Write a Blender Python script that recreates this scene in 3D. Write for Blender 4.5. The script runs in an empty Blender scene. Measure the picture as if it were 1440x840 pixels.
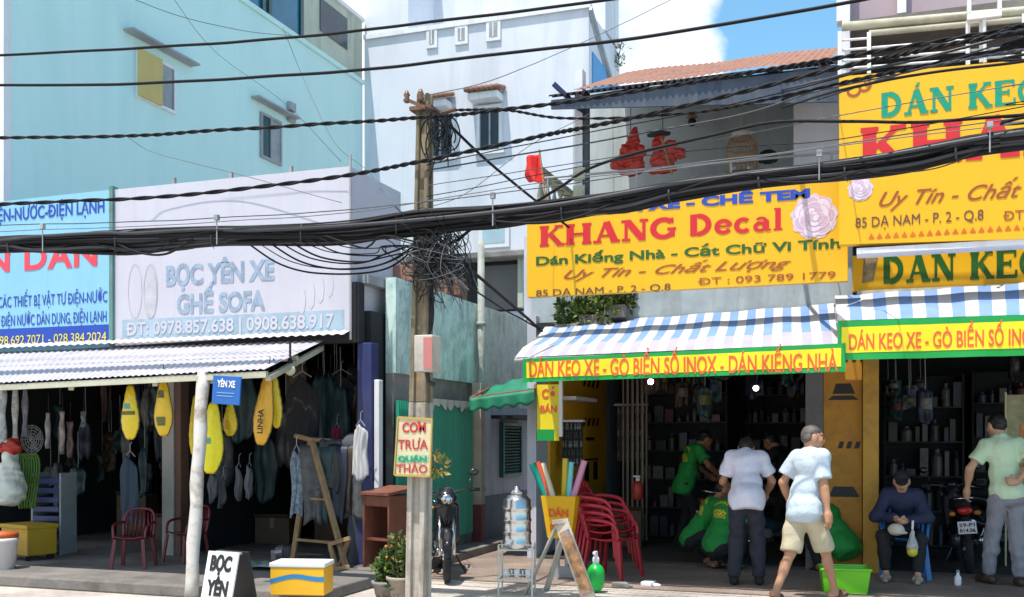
import bpy, math, random
import numpy as np
from mathutils import Vector, Matrix, Quaternion, noise as mnoise
from math import sin, cos, pi, radians as R
random.seed(7)
SC = bpy.context.scene
COL = SC.collection
# ------------------------------------------------------------------ camera, light, exposure
YAW, FPX, HOR, EYE = R(19.5), 1450.0, 615.0, 1.55
cam_d = bpy.data.cameras.new('camera'); cam = bpy.data.objects.new('camera', cam_d); COL.objects.link(cam)
cam_d.sensor_width = 36.0; cam_d.lens = FPX / 1440 * 36; cam_d.shift_y = (HOR - 420) / 1440
cam_d.clip_end = 3000; cam_d.clip_start = .05
cam.location = (0, 0, EYE); cam.rotation_euler = (R(90), 0, YAW)
SC.camera = cam
SUN = Vector((-.10, -.32, 1.0)).normalized()
sun_d = bpy.data.lights.new('sun', 'SUN'); sun_d.energy = 4.2; sun_d.angle = R(.53); sun_d.color = (1, .95, .88)
sun = bpy.data.objects.new('sun', sun_d); COL.objects.link(sun); sun.location = (0, 0, 40)
sun.rotation_mode = 'QUATERNION'; sun.rotation_quaternion = SUN.to_track_quat('Z', 'Y')
W = bpy.data.worlds.new('World'); SC.world = W; W.use_nodes = True
nt = W.node_tree; nt.nodes.clear()
out = nt.nodes.new('ShaderNodeOutputWorld'); bg = nt.nodes.new('ShaderNodeBackground')
sky = nt.nodes.new('ShaderNodeTexSky'); sky.sky_type = 'NISHITA'; sky.sun_disc = False
sky.sun_elevation = math.asin(SUN.z); sky.sun_rotation = math.atan2(SUN.x, SUN.y)
sky.air_density = 1.0; sky.dust_density = .6; sky.ozone_density = .7
bg.inputs['Strength'].default_value = .15
tc = nt.nodes.new('ShaderNodeTexCoord')
mp = nt.nodes.new('ShaderNodeMapping'); mp.inputs['Scale'].default_value = (1, 1, 1.3); mp.inputs['Location'].default_value = (.62, .1, .33)
dp = nt.nodes.new('ShaderNodeVectorMath'); dp.operation = 'DOT_PRODUCT'; dp.inputs[1].default_value = (-cos(R(9.3)), sin(-R(9.3)) * -1 * -1, 0)
bias = nt.nodes.new('ShaderNodeMapRange'); bias.inputs['From Min'].default_value = -.03; bias.inputs['From Max'].default_value = .02; bias.inputs['To Min'].default_value = -.16; bias.inputs['To Max'].default_value = .12
sm = nt.nodes.new('ShaderNodeMath'); sm.operation = 'ADD'
n1 = nt.nodes.new('ShaderNodeTexNoise'); n1.inputs['Scale'].default_value = 6.5; n1.inputs['Detail'].default_value = 9; n1.inputs['Roughness'].default_value = .52
ramp = nt.nodes.new('ShaderNodeValToRGB'); ramp.color_ramp.elements[0].position = .46; ramp.color_ramp.elements[1].position = .60
mix = nt.nodes.new('ShaderNodeMix'); mix.data_type = 'RGBA'
L = nt.links.new
n2 = nt.nodes.new('ShaderNodeTexNoise'); n2.inputs['Scale'].default_value = 9; n2.inputs['Detail'].default_value = 8
cr = nt.nodes.new('ShaderNodeValToRGB'); cr.color_ramp.elements[0].position = .35; cr.color_ramp.elements[0].color = (4.2, 4.7, 5.4, 1); cr.color_ramp.elements[1].position = .62; cr.color_ramp.elements[1].color = (6.6, 6.7, 6.9, 1)
L(mp.outputs['Vector'], n2.inputs['Vector']); L(n2.outputs['Fac'], cr.inputs['Fac']); L(cr.outputs['Color'], mix.inputs['B'])
L(tc.outputs['Generated'], mp.inputs['Vector']); L(mp.outputs['Vector'], n1.inputs['Vector']); L(tc.outputs['Generated'], dp.inputs[0]); L(dp.outputs['Value'], bias.inputs['Value']); L(n1.outputs['Fac'], sm.inputs[0]); L(bias.outputs['Result'], sm.inputs[1]); L(sm.outputs['Value'], ramp.inputs['Fac'])
L(ramp.outputs['Color'], mix.inputs['Factor']); tint = nt.nodes.new('ShaderNodeMix'); tint.data_type = 'RGBA'; tint.blend_type = 'MULTIPLY'; tint.inputs['Factor'].default_value = 1; tint.inputs['B'].default_value = (.80, 1.16, 1.16, 1)
L(sky.outputs['Color'], tint.inputs['A']); L(tint.outputs['Result'], mix.inputs['A']); L(mix.outputs['Result'], bg.inputs['Color'])
L(bg.outputs['Background'], out.inputs['Surface'])
vs = SC.view_settings; vs.view_transform = 'Standard'; vs.look = 'None'; vs.exposure = .50; vs.gamma = 1; vs.use_curve_mapping = False
SC.cycles.max_bounces = 8; SC.cycles.transparent_max_bounces = 8
# ------------------------------------------------------------------ placing: a pixel of the 1440x840 photo to a point on a real plane
CY, SY = cos(YAW), sin(YAW)
def _ray(px, py):
    r = (px - 720) / FPX; u = (HOR - py) / FPX
    return Vector((CY * r - SY, CY + SY * r, u))
def PY(px, py, Y):
    v = _ray(px, py); t = Y / v.y; return Vector((v.x * t, Y, EYE + v.z * t))
def PXX(px, py, X):
    v = _ray(px, py); t = X / v.x; return Vector((X, v.y * t, EYE + v.z * t))
def PG(px, py, z=0.0):
    v = _ray(px, py); t = (z - EYE) / v.z; return Vector((v.x * t, v.y * t, z))
# ------------------------------------------------------------------ materials
def srgb(r, g, b):
    f = lambda c: (c / 12.92 if c <= .04045 else ((c + .055) / 1.055) ** 2.4)
    return (f(r / 255), f(g / 255), f(b / 255))
MATS = {}
def M(name, col, rough=.6, metal=0., var=.12, scale=2.5, bump=.15, bscale=60., streak=0., dirt=0., dcol=(.05, .045, .04), dscale=1.2, emit=0., alpha=None, spec=.5, bdist=.01, streaky=(6, 6, .5)):
    if name in MATS: return MATS[name]
    m = bpy.data.materials.new(name); m.use_nodes = True; t = m.node_tree; N = t.nodes; l = t.links.new
    p = N['Principled BSDF']; p.inputs['Roughness'].default_value = rough; p.inputs['Metallic'].default_value = metal
    p.inputs['Specular IOR Level'].default_value = spec
    c = N.new('ShaderNodeTexCoord')
    a = N.new('ShaderNodeTexNoise'); a.inputs['Scale'].default_value = scale; a.inputs['Detail'].default_value = 8; a.inputs['Roughness'].default_value = .62
    l(c.outputs['Object'], a.inputs['Vector'])
    mr = N.new('ShaderNodeMapRange'); mr.inputs['From Min'].default_value = .3; mr.inputs['From Max'].default_value = .7
    mr.inputs['To Min'].default_value = 1 - var; mr.inputs['To Max'].default_value = 1 + var * .6
    l(a.outputs['Fac'], mr.inputs['Value'])
    mu = N.new('ShaderNodeMix'); mu.data_type = 'RGBA'; mu.blend_type = 'MULTIPLY'; mu.inputs['Factor'].default_value = 1
    mu.inputs['A'].default_value = (*col, 1); l(mr.outputs['Result'], mu.inputs['B'])
    cur = mu.outputs['Result']
    def blend(fac_socket, lo, hi, amt, colour):
        nonlocal cur
        q = N.new('ShaderNodeMapRange'); q.inputs['From Min'].default_value = lo; q.inputs['From Max'].default_value = hi
        q.inputs['To Max'].default_value = amt; l(fac_socket, q.inputs['Value'])
        b = N.new('ShaderNodeMix'); b.data_type = 'RGBA'; l(q.outputs['Result'], b.inputs['Factor']); l(cur, b.inputs['A'])
        b.inputs['B'].default_value = (*colour, 1); cur = b.outputs['Result']
    if streak > 0:
        mpp = N.new('ShaderNodeMapping'); mpp.inputs['Scale'].default_value = streaky; l(c.outputs['Object'], mpp.inputs['Vector'])
        s = N.new('ShaderNodeTexNoise'); s.inputs['Scale'].default_value = 1; s.inputs['Detail'].default_value = 8; s.inputs['Distortion'].default_value = .9; s.inputs['Roughness'].default_value = .62; l(mpp.outputs['Vector'], s.inputs['Vector'])
        blend(s.outputs['Fac'], .48, .66, streak, dcol)
    if dirt > 0:
        d = N.new('ShaderNodeTexNoise'); d.inputs['Scale'].default_value = dscale; d.inputs['Detail'].default_value = 10; d.inputs['Roughness'].default_value = .7
        l(c.outputs['Object'], d.inputs['Vector']); blend(d.outputs['Fac'], .48, .62, dirt, dcol)
    l(cur, p.inputs['Base Color'])
    rr = N.new('ShaderNodeMapRange'); rr.inputs['To Min'].default_value = max(.02, rough - .12); rr.inputs['To Max'].default_value = min(1, rough + .12)
    l(a.outputs['Fac'], rr.inputs['Value']); l(rr.outputs['Result'], p.inputs['Roughness'])
    if bump > 0:
        bn = N.new('ShaderNodeTexNoise'); bn.inputs['Scale'].default_value = bscale; bn.inputs['Detail'].default_value = 5; l(c.outputs['Object'], bn.inputs['Vector'])
        bu = N.new('ShaderNodeBump'); bu.inputs['Strength'].default_value = bump; bu.inputs['Distance'].default_value = bdist
        l(bn.outputs['Fac'], bu.inputs['Height']); l(bu.outputs['Normal'], p.inputs['Normal'])
    if emit:
        p.inputs['Emission Color'].default_value = (*col, 1); p.inputs['Emission Strength'].default_value = emit
    if alpha is not None:
        p.inputs['Transmission Weight'].default_value = alpha
    MATS[name] = m; return m
# ------------------------------------------------------------------ mesh building
class MB:
    def __init__(s): s.v = []; s.f = []; s.mi = []; s.cur = 0
    def add(s, vs, fs):
        o = len(s.v); s.v += [tuple(q) for q in vs]; s.f += [tuple(i + o for i in f) for f in fs]; s.mi += [s.cur] * len(fs); return s
    def box(s, x0, x1, y0, y1, z0, z1):
        v = [(x, y, z) for x in (x0, x1) for y in (y0, y1) for z in (z0, z1)]
        return s.add(v, [(0, 1, 3, 2), (4, 6, 7, 5), (0, 4, 5, 1), (2, 3, 7, 6), (0, 2, 6, 4), (1, 5, 7, 3)])
    def cbox(s, c, size, rot=None):
        c = Vector(c); h = Vector(size) / 2; rot = rot or Matrix.Identity(3)
        v = [c + rot @ Vector((x * h.x, y * h.y, z * h.z)) for x in (-1, 1) for y in (-1, 1) for z in (-1, 1)]
        return s.add(v, [(0, 1, 3, 2), (4, 6, 7, 5), (0, 4, 5, 1), (2, 3, 7, 6), (0, 2, 6, 4), (1, 5, 7, 3)])
    def bar(s, a, b, w, d, up=(0, 0, 1)):
        a = Vector(a); b = Vector(b); z = (b - a); ln = z.length; z.normalize(); u = Vector(up)
        if abs(z.dot(u)) > .95: u = Vector((0, 1, 0))
        x = z.cross(u).normalized(); y = z.cross(x)
        return s.cbox((a + b) / 2, (w, d, ln), Matrix((x, y, z)).transposed())
    def tube(s, pts, r, n=8, cap=True):
        pts = [Vector(p) for p in pts]; rr = r if isinstance(r, (list, tuple)) else [r] * len(pts)
        vs, fs = [], []; prev = None
        for i, p in enumerate(pts):
            t = (pts[min(i + 1, len(pts) - 1)] - pts[max(i - 1, 0)]).normalized()
            if prev is None:
                u = Vector((0, 0, 1)) if abs(t.z) < .9 else Vector((0, 1, 0)); x = t.cross(u).normalized()
            else:
                x = prev - t * prev.dot(t)
                x = x.normalized() if x.length > 1e-6 else t.orthogonal().normalized()
            prev = x; y = t.cross(x)
            for k in range(n):
                a = 2 * pi * k / n; vs.append(p + (x * cos(a) + y * sin(a)) * rr[i])
        for i in range(len(pts) - 1):
            for k in range(n):
                fs.append((i * n + k, i * n + (k + 1) % n, (i + 1) * n + (k + 1) % n, (i + 1) * n + k))
        if cap: fs.append(tuple(range(n - 1, -1, -1))); fs.append(tuple((len(pts) - 1) * n + k for k in range(n)))
        return s.add(vs, fs)
    def lathe(s, prof, c=(0, 0, 0), n=20, rot=None, cap=True):
        c = Vector(c); rot = rot or Matrix.Identity(3); vs, fs = [], []
        for (r, z) in prof:
            for k in range(n):
                a = 2 * pi * k / n; vs.append(c + rot @ Vector((r * cos(a), r * sin(a), z)))
        for i in range(len(prof) - 1):
            for k in range(n): fs.append((i * n + k, i * n + (k + 1) % n, (i + 1) * n + (k + 1) % n, (i + 1) * n + k))
        if cap: fs.append(tuple(range(n - 1, -1, -1))); fs.append(tuple((len(prof) - 1) * n + k for k in range(n)))
        return s.add(vs, fs)
    def prism(s, poly, fn, d):              # poly 2-D, fn(u, v, w) -> point, thickness d along w
        n = len(poly); vs = [fn(u, v, 0) for u, v in poly] + [fn(u, v, d) for u, v in poly]
        fs = [tuple(range(n - 1, -1, -1)), tuple(range(n, 2 * n))] + [(i, (i + 1) % n, n + (i + 1) % n, n + i) for i in range(n)]
        return s.add(vs, fs)
    def sheet(s, fn, nu, nv):
        vs = [fn(i / nu, j / nv) for j in range(nv + 1) for i in range(nu + 1)]
        fs = [(j * (nu + 1) + i, j * (nu + 1) + i + 1, (j + 1) * (nu + 1) + i + 1, (j + 1) * (nu + 1) + i) for j in range(nv) for i in range(nu)]
        return s.add(vs, fs)
    def ball(s, c, r, n=12, m=8):
        r = Vector((r, r, r)) if not hasattr(r, '__len__') else Vector(r); c = Vector(c)
        vs = [c + Vector((0, 0, -r.z))]
        for j in range(1, m):
            a = -pi / 2 + pi * j / m
            vs += [c + Vector((r.x * cos(a) * cos(2 * pi * k / n), r.y * cos(a) * sin(2 * pi * k / n), r.z * sin(a))) for k in range(n)]
        vs.append(c + Vector((0, 0, r.z))); fs = []
        for k in range(n):
            fs.append((0, 1 + (k + 1) % n, 1 + k)); b = 1 + (m - 2) * n; fs.append((b + k, b + (k + 1) % n, len(vs) - 1))
        for j in range(m - 2):
            for k in range(n): fs.append((1 + j * n + k, 1 + j * n + (k + 1) % n, 1 + (j + 1) * n + (k + 1) % n, 1 + (j + 1) * n + k))
        return s.add(vs, fs)
    def build(s, name, mats, parent=None, smooth=False, bevel=0., solid=0., loc=None, sub=0):
        me = bpy.data.meshes.new(name); v = s.v
        if loc is not None: v = [(q[0] - loc[0], q[1] - loc[1], q[2] - loc[2]) for q in v]
        me.from_pydata(v, [], s.f); me.validate()
        if not isinstance(mats, (list, tuple)): mats = [mats]
        for m in mats: me.materials.append(m)
        if len(mats) > 1 and len(me.polygons) == len(s.mi): me.polygons.foreach_set('material_index', s.mi)
        if smooth: me.polygons.foreach_set('use_smooth', [True] * len(me.polygons))
        o = bpy.data.objects.new(name, me); COL.objects.link(o)
        if loc is not None: o.location = loc
        if parent: o.parent = parent
        if solid:
            q = o.modifiers.new('solid', 'SOLIDIFY'); q.thickness = solid; q.offset = 0
        if bevel:
            q = o.modifiers.new('bevel', 'BEVEL'); q.width = bevel; q.segments = 2; q.limit_method = 'ANGLE'; q.angle_limit = R(40)
        if sub:
            q = o.modifiers.new('sub', 'SUBSURF'); q.levels = sub; q.render_levels = sub
        me.update(); return o
def tag(o, label=None, cat=None, group=None, kind=None):
    if label: o['label'] = label
    if cat: o['category'] = cat
    if group: o['group'] = group
    if kind: o['kind'] = kind
    return o
def thing(name, label, cat, loc=(0, 0, 0), rz=0., group=None):
    o = bpy.data.objects.new(name, None); COL.objects.link(o); o.empty_display_size = .1
    o.location = loc; o.rotation_euler = (0, 0, rz); return tag(o, label, cat, group)
def copy_tree(o, parent=None):
    c = o.copy(); COL.objects.link(c)
    if parent: c.parent = parent
    for ch in list(o.children): copy_tree(ch, c)
    return c
def spline(pts, n=10):
    pts = [Vector(p) for p in pts]; P = [pts[0] * 2 - pts[1]] + pts + [pts[-1] * 2 - pts[-2]]; res = []
    for i in range(1, len(P) - 2):
        p0, p1, p2, p3 = P[i - 1:i + 3]
        for k in range(n):
            t = k / n
            res.append(.5 * ((2 * p1) + (p2 - p0) * t + (2 * p0 - 5 * p1 + 4 * p2 - p3) * t * t + (3 * p1 - p0 - 3 * p2 + p3) * t ** 3))
    res.append(pts[-1]); return res
# ------------------------------------------------------------------ lettering
def _text_mesh(s, bold, shear, space):
    s = s.replace('Đ', 'Ð')
    cu = bpy.data.curves.new('t', 'FONT'); cu.body = s; cu.size = 1; cu.offset = bold; cu.shear = shear; cu.space_character = space
    cu.extrude = .012; cu.resolution_u = 4
    o = bpy.data.objects.new('t', cu); COL.objects.link(o)
    dg = bpy.context.evaluated_depsgraph_get(); me = bpy.data.meshes.new_from_object(o.evaluated_get(dg))
    bpy.data.objects.remove(o); bpy.data.curves.remove(cu); return me
CAP = .727
def text(s, mat, o, rt, up, width, cap, parent=None, bold=.02, shear=0., space=1., name='lettering', lift=.0):
    """o = left end of the base line; rt, up = unit vectors; the string is fitted to width and cap height"""
    me = _text_mesh(s, bold, shear, space); co = np.empty(len(me.vertices) * 3); me.vertices.foreach_get('co', co); co = co.reshape(-1, 3)
    rt = Vector(rt); up = Vector(up); nn = rt.cross(up); o = Vector(o) + nn * (.004 + lift)
    x0, x1 = co[:, 0].min(), co[:, 0].max(); sx = width / (x1 - x0); sy = cap / CAP
    zz = (co[:, 2] - co[:, 2].min()) * .1
    new = np.array(o)[None] + np.outer((co[:, 0] - x0) * sx, rt) + np.outer(co[:, 1] * sy, up) + np.outer(zz, nn)
    me.vertices.foreach_set('co', new.ravel()); me.materials.clear(); me.materials.append(mat); me.update()
    me.polygons.foreach_set('material_index', [0] * len(me.polygons))
    ob = bpy.data.objects.new(name, me); COL.objects.link(ob)
    if parent: ob.parent = parent; ob.matrix_parent_inverse = Matrix.Translation(-Vector(parent.location))
    return ob
def text_on(s, mat, box, Y, parent=None, **k):
    """box = (left px, right px, cap top py, base py at the middle) on a plane facing the street at depth Y"""
    l, r, t, b = box; m = (l + r) / 2
    A = PY(l, b, Y); B = PY(r, b, Y); z0 = PY(m, b, Y).z; z1 = PY(m, t, Y).z
    return text(s, mat, (A.x, Y, z0), (1, 0, 0), (0, 0, 1), B.x - A.x, z1 - z0, parent, **k)
# slab-serif signwriter's alphabet: strokes in a unit cap box, each piece a hair in front of the last
def arc(cx, cy, rx, ry, a0, a1, n=14): return [(cx + rx * cos(R(a0 + (a1 - a0) * i / n)), cy + ry * sin(R(a0 + (a1 - a0) * i / n))) for i in range(n + 1)]
def _glyph(ch):
    T, S = .26, .125                    # stem and hairline weights
    sf = lambda x, y, w=.34: ([(x - w / 2, y), (x + w / 2, y)], S)
    st = lambda x, y0=0, y1=1: ([(x, y0), (x, y1)], T)
    g = {'K': (.95, [st(.2), sf(.2, .05), sf(.2, .95), ([(.25, .42), (.72, .95)], .1), ([(.42, .58), (.78, .05)], .2), sf(.74, .95, .3), sf(.8, .05, .3)]),
         'H': (1., [st(.2), st(.8), ([(.2, .5), (.8, .5)], .12), sf(.2, .05), sf(.2, .95), sf(.8, .05), sf(.8, .95)]),
         'A': (1., [([(.2, .05), (.48, 1.)], .11), ([(.5, 1.), (.8, .05)], .26), ([(.3, .33), (.68, .33)], .1), sf(.18, .05, .3), sf(.82, .05, .34)]),
         'N': (1., [([(.2, 0), (.2, 1)], .11), ([(.24, .97), (.78, .04)], .25), ([(.82, 0), (.82, 1)], .11), sf(.2, .05, .3), sf(.18, .95, .3), sf(.82, .95, .3)]),
         'G': (.98, [(arc(.5, .5, .36, .42, 40, 320), .22), ([(.8, .08), (.8, .46)], .17), sf(.78, .45, .3), ([(.8, .72), (.8, .98)], .08)]),
         'D': (.95, [st(.2), (arc(.36, .5, .40, .43, 90, -90), .22), ([(.1, .95), (.4, .95)], S), ([(.1, .05), (.4, .05)], S)]),
         'O': (1., [(arc(.5, .5, .38, .43, 0, 360, 24), .17)]),
         'E': (.9, [st(.22), ([(.08, .95), (.8, .95)], S), ([(.08, .05), (.84, .05)], S), ([(.2, .52), (.62, .52)], S), ([(.78, .74), (.78, .98)], .09), ([(.82, .02), (.82, .28)], .09), ([(.6, .4), (.6, .64)], .08)]),
         'X': (.95, [([(.2, .95), (.75, .05)], .2), ([(.76, .95), (.2, .05)], .1), sf(.2, .95, .32), sf(.78, .95, .28), sf(.18, .05, .28), sf(.8, .05, .32)]),
         'e': (.72, [(arc(.36, .34, .25, .28, 8, 330), .18), ([(.14, .36), (.62, .36)], .09)]),
         'c': (.68, [(arc(.36, .34, .24, .28, 45, 320), .19)]),
         'a': (.74, [(arc(.3, .22, .18, .17, 0, 360), .15), ([(.52, .04), (.52, .52)], .2), (arc(.34, .46, .18, .17, 10, 150), .11), ([(.5, .05), (.7, .05)], .09)]),
         'l': (.4, [([(.2, .03), (.2, 1.04)], .2), ([(.06, 1.0), (.2, 1.0)], .08), ([(.04, .05), (.36, .05)], .09)]),
         'Á': None, 'Ê': None, ' ': (.5, [])}
    if ch == 'Á': w, p = _glyph('A'); return w, p + [([(.48, 1.1), (.62, 1.28)], .1)]
    if ch == 'Ê': w, p = _glyph('E'); return w, p + [([(.28, 1.1), (.48, 1.24), (.68, 1.1)], .08)]
    return g[ch]
def slab_text(s, mat, o, width, cap, parent=None, name='lettering'):
    tot = sum(_glyph(c)[0] for c in s); mb = MB(); x = 0.; k = 0; sx = width / tot
    for c in s:
        w, pcs = _glyph(c)
        for pl, t in pcs:
            k += 1; dy = -.004 - .0004 * (k % 12)
            n = len(pl); ring_l, ring_r = [], []
            for i, (px, py) in enumerate(pl):
                a = pl[max(i - 1, 0)]; b = pl[min(i + 1, n - 1)]; dx, dz = b[0] - a[0], b[1] - a[1]; ln = math.hypot(dx, dz) or 1
                nx, nz = -dz / ln * t / 2, dx / ln * t / 2
                ring_l.append((x + px + nx, py + nz)); ring_r.append((x + px - nx, py - nz))
            P = [(o[0] + u * sx, o[1] + dy, o[2] + v * cap) for u, v in ring_l + ring_r]
            mb.add(P, [(i, i + 1, n + i + 1, n + i) for i in range(n - 1)])
        x += w
    if parent:
        off = Vector(parent.location); mb.v = [(q[0] - off.x, q[1] - off.y, q[2] - off.z) for q in mb.v]
    return mb.build(name, mat, parent)
def slab_on(s, mat, box, Y, parent=None):
    l, r, t, b = box; m = (l + r) / 2; A = PY(l, b, Y); B = PY(r, b, Y); z0 = PY(m, b, Y).z
    return slab_text(s, mat, (A.x, Y, z0), B.x - A.x, PY(m, t, Y).z - z0, parent)
# ------------------------------------------------------------------ palette
m_street = M('street concrete', (.50, .45, .40), .9, var=.18, scale=.8, bump=.5, bscale=35, dirt=.35, dcol=(.25, .22, .2), dscale=.7)
m_teal = M('teal paint', (.57, .79, .77), .75, var=.05, scale=.35, bump=.12, bscale=14, streak=.4, dcol=(.45, .68, .66), streaky=(1.6, 1.6, .16), dirt=.18, dscale=.35)
m_white = M('white lilac render', (.66, .68, .74), .8, var=.07, scale=.5, bump=.15, bscale=18, streak=.4, dcol=(.42, .45, .5), streaky=(1.6, 1.6, .16))
m_trim = M('white trim', (.74, .74, .76), .6, var=.06, bump=.08, streak=.25, dcol=(.4, .38, .36))
m_panel = M('faded sign sheet', (.55, .54, .61), .45, var=.06, scale=1.2, bump=.05, bscale=9, streak=.3, dcol=(.47, .46, .52), streaky=(5, 5, .35))
m_cream = M('cream parapet', (.50, .52, .42), .8, var=.12, streak=.5, dcol=(.24, .25, .22), streaky=(2, 2, .2))
m_glassd = M('dark glass', (.03, .05, .07), .12, var=.3, scale=1, bump=0, spec=.6)
m_glassb = M('blue glass', (.01, .16, .27), .15, var=.3, scale=1.5, bump=.03, bscale=2)
m_green_glass = M('green glass', (.01, .07, .08), .15, var=.2, bump=0)
m_grey = M('grey metal', (.33, .34, .36), .5, var=.2, bump=.1, dirt=.3)
m_mustard = M('mustard shutter', (.55, .42, .14), .6, var=.1, bump=.05)
m_terra = M('terracotta tile', (.27, .13, .09), .8, var=.3, scale=5, bump=.3, dirt=.3, dcol=(.3, .17, .12))
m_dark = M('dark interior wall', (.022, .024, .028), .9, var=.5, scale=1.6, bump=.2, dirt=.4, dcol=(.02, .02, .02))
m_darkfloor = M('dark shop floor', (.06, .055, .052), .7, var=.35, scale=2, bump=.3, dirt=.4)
m_navy = M('navy paint', (.02, .03, .13), .6, var=.2, bump=.1, dirt=.25, dcol=(.08, .08, .1))
m_black = M('black', (.012, .012, .014), .55, var=.3, bump=.1)
m_rust = M('rusty iron', (.16, .085, .05), .8, var=.4, scale=9, bump=.3)
m_wpost = M('flaking white paint', (.55, .52, .48), .65, var=.1, scale=6, bump=.25, bscale=30, dirt=.8, dcol=(.22, .13, .08), dscale=3.2)
m_dirtyteal = M('mouldy teal wall', (.66, .84, .79), .9, var=.2, scale=3, bump=.4, bscale=12, streak=.6, dcol=(.17, .28, .25), streaky=(4, 4, 1.3), dirt=.45, dscale=3.5)
m_dirtygreen = M('mouldy pale wall', (.76, .80, .72), .9, var=.2, scale=3, bump=.4, bscale=12, streak=.55, dcol=(.34, .35, .24), streaky=(4, 4, 1.3), dirt=.45, dscale=2.)
m_lilac = M('lilac alley wall', (.60, .61, .70), .85, var=.12, scale=1.5, bump=.2, streak=.4, dcol=(.25, .26, .3), streaky=(3, 3, .4))
m_greyblue = M('grey blue plinth paint', (.20, .22, .27), .85, var=.2, scale=2, bump=.25, dirt=.4)
m_conc = M('worn concrete', (.28, .26, .24), .9, var=.3, scale=3, bump=.6, bscale=25, dirt=.5)
m_gsheet = M('green sheet metal', (.012, .30, .18), .45, var=.15, bump=.05, streak=.3, dcol=(.02, .1, .07))
m_galv = M('bleached roofing sheet', (.47, .45, .49), .6, metal=.1, var=.12, scale=2, bump=.05, streak=.5, dcol=(.33, .30, .33), streaky=(9, .6, 2), dirt=.25)
m_yellow = M('sign yellow', (.78, .42, .003), .45, var=.04, scale=.8, bump=.04, bscale=6, streak=.12, dcol=(.62, .33, .01))
m_yellowd = M('wall yellow', (.88, .45, .02), .6, var=.1, bump=.08, dirt=.25, dcol=(.3, .14, .02))
m_red = M('sign red', (.58, .012, .02), .45, var=.06, bump=.03)
m_green = M('sign green', (.0, .17, .05), .45, var=.06, bump=.03)
m_tealt = M('sign teal green', (.0, .27, .15), .45, var=.06, bump=.03)
m_blue = M('sign blue', (.012, .06, .40), .45, var=.06, bump=.03)
m_brown = M('sign brown script', (.34, .07, .015), .45, var=.06, bump=.03)
m_olive = M('sign dark letters', (.14, .055, .035), .45, var=.06, bump=.03)
m_white2 = M('white vinyl', (.78, .76, .78), .5, var=.05, bump=.03)
m_greenwall = M('grey green balcony wall', (.46, .51, .52), .85, var=.12, scale=1.2, bump=.15, streak=.4, dcol=(.2, .24, .23), streaky=(2, 2, .3))
m_mauve = M('mauve panel', (.40, .31, .35), .7, var=.1, bump=.1, streak=.3, dcol=(.27, .22, .24))
m_pipe = M('cream pipe', (.52, .50, .38), .5, var=.15, bump=.08, dirt=.4)

def tile_mat(name, c1, c2, mortar, sx, rough=.75):
    m = M(name, c1, rough, var=.2, bump=.2); t = m.node_tree; N = t.nodes; l = t.links.new; p = N['Principled BSDF']
    c = N.new('ShaderNodeTexCoord'); b = N.new('ShaderNodeTexBrick'); b.inputs['Scale'].default_value = sx
    b.inputs['Color1'].default_value = (*c1, 1); b.inputs['Color2'].default_value = (*c2, 1); b.inputs['Mortar'].default_value = (*mortar, 1)
    b.inputs['Mortar Size'].default_value = .012; b.inputs['Brick Width'].default_value = .5; b.inputs['Row Height'].default_value = .25
    old = p.inputs['Base Color'].links[0].from_socket
    l(c.outputs['Object'], b.inputs['Vector'])
    x = N.new('ShaderNodeMix'); x.data_type = 'RGBA'; x.blend_type = 'MULTIPLY'; x.inputs['Factor'].default_value = .8
    g = N.new('ShaderNodeTexNoise'); g.inputs['Scale'].default_value = 1.3; g.inputs['Detail'].default_value = 9; l(c.outputs['Object'], g.inputs['Vector'])
    gm = N.new('ShaderNodeMapRange'); gm.inputs['From Min'].default_value = .3; gm.inputs['From Max'].default_value = .7; gm.inputs['To Min'].default_value = .5; gm.inputs['To Max'].default_value = 1.15
    l(g.outputs['Fac'], gm.inputs['Value']); l(b.outputs['Color'], x.inputs['A']); l(gm.outputs['Result'], x.inputs['B']); l(x.outputs['Result'], p.inputs['Base Color'])
    return m
m_brick = tile_mat('clay pavers', (.27, .20, .165), (.33, .25, .20), (.17, .14, .12), 3.)
m_pave = tile_mat('pale pavers', (.52, .46, .40), (.58, .51, .44), (.3, .27, .24), 3.)
# ------------------------------------------------------------------ ground
tag(MB().box(-400, 400, -200, 600, -.3, -.12).build('street', m_street), kind='structure')
tag(MB().box(-60, 60, 7.2, 24, -.119, -.004).build('pavement', m_pave), kind='structure')
tag(MB().box(-5.05, 9, 10.35, 17, -.003, .004).build('clay_paving', m_brick), kind='structure')
tag(MB().box(-60, 60, 7.0, 7.195, -.119, .0).build('kerb', m_conc, bevel=.02), kind='structure')
tag(MB().box(-16, -4.9, 8.35, 14.8, -.002, .11).build('raised_shop_floor', M('oily concrete', (.20, .18, .165), .85, var=.3, scale=2, bump=.5, bscale=25, dirt=.6, dcol=(.06, .055, .05)), bevel=.015), kind='structure')

def win_x(parent, X, px0, px1, yt, yb, kind, mf=m_trim):
    """window in a wall facing +X: px0/px1 with top/bottom py at px0, real rectangle"""
    a = PXX(px0, yt, X); b = PXX(px1, yt, X); z1 = a.z; z0 = PXX(px0, yb, X).z; y0, y1 = a.y, b.y; t = .05
    f = MB(); f.box(X, X + .05, y0, y1, z1 - t, z1); f.box(X, X + .05, y0, y1, z0, z0 + t); f.box(X, X + .05, y0, y0 + t, z0 + t, z1 - t); f.box(X, X + .05, y1 - t, y1, z0 + t, z1 - t)
    ym = (y0 + y1) / 2; f.box(X, X + .045, ym - .03, ym + .03, z0 + t, z1 - t)
    w = f.build('window', mf, parent)
    return w, y0, y1, z0, z1, ym
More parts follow.
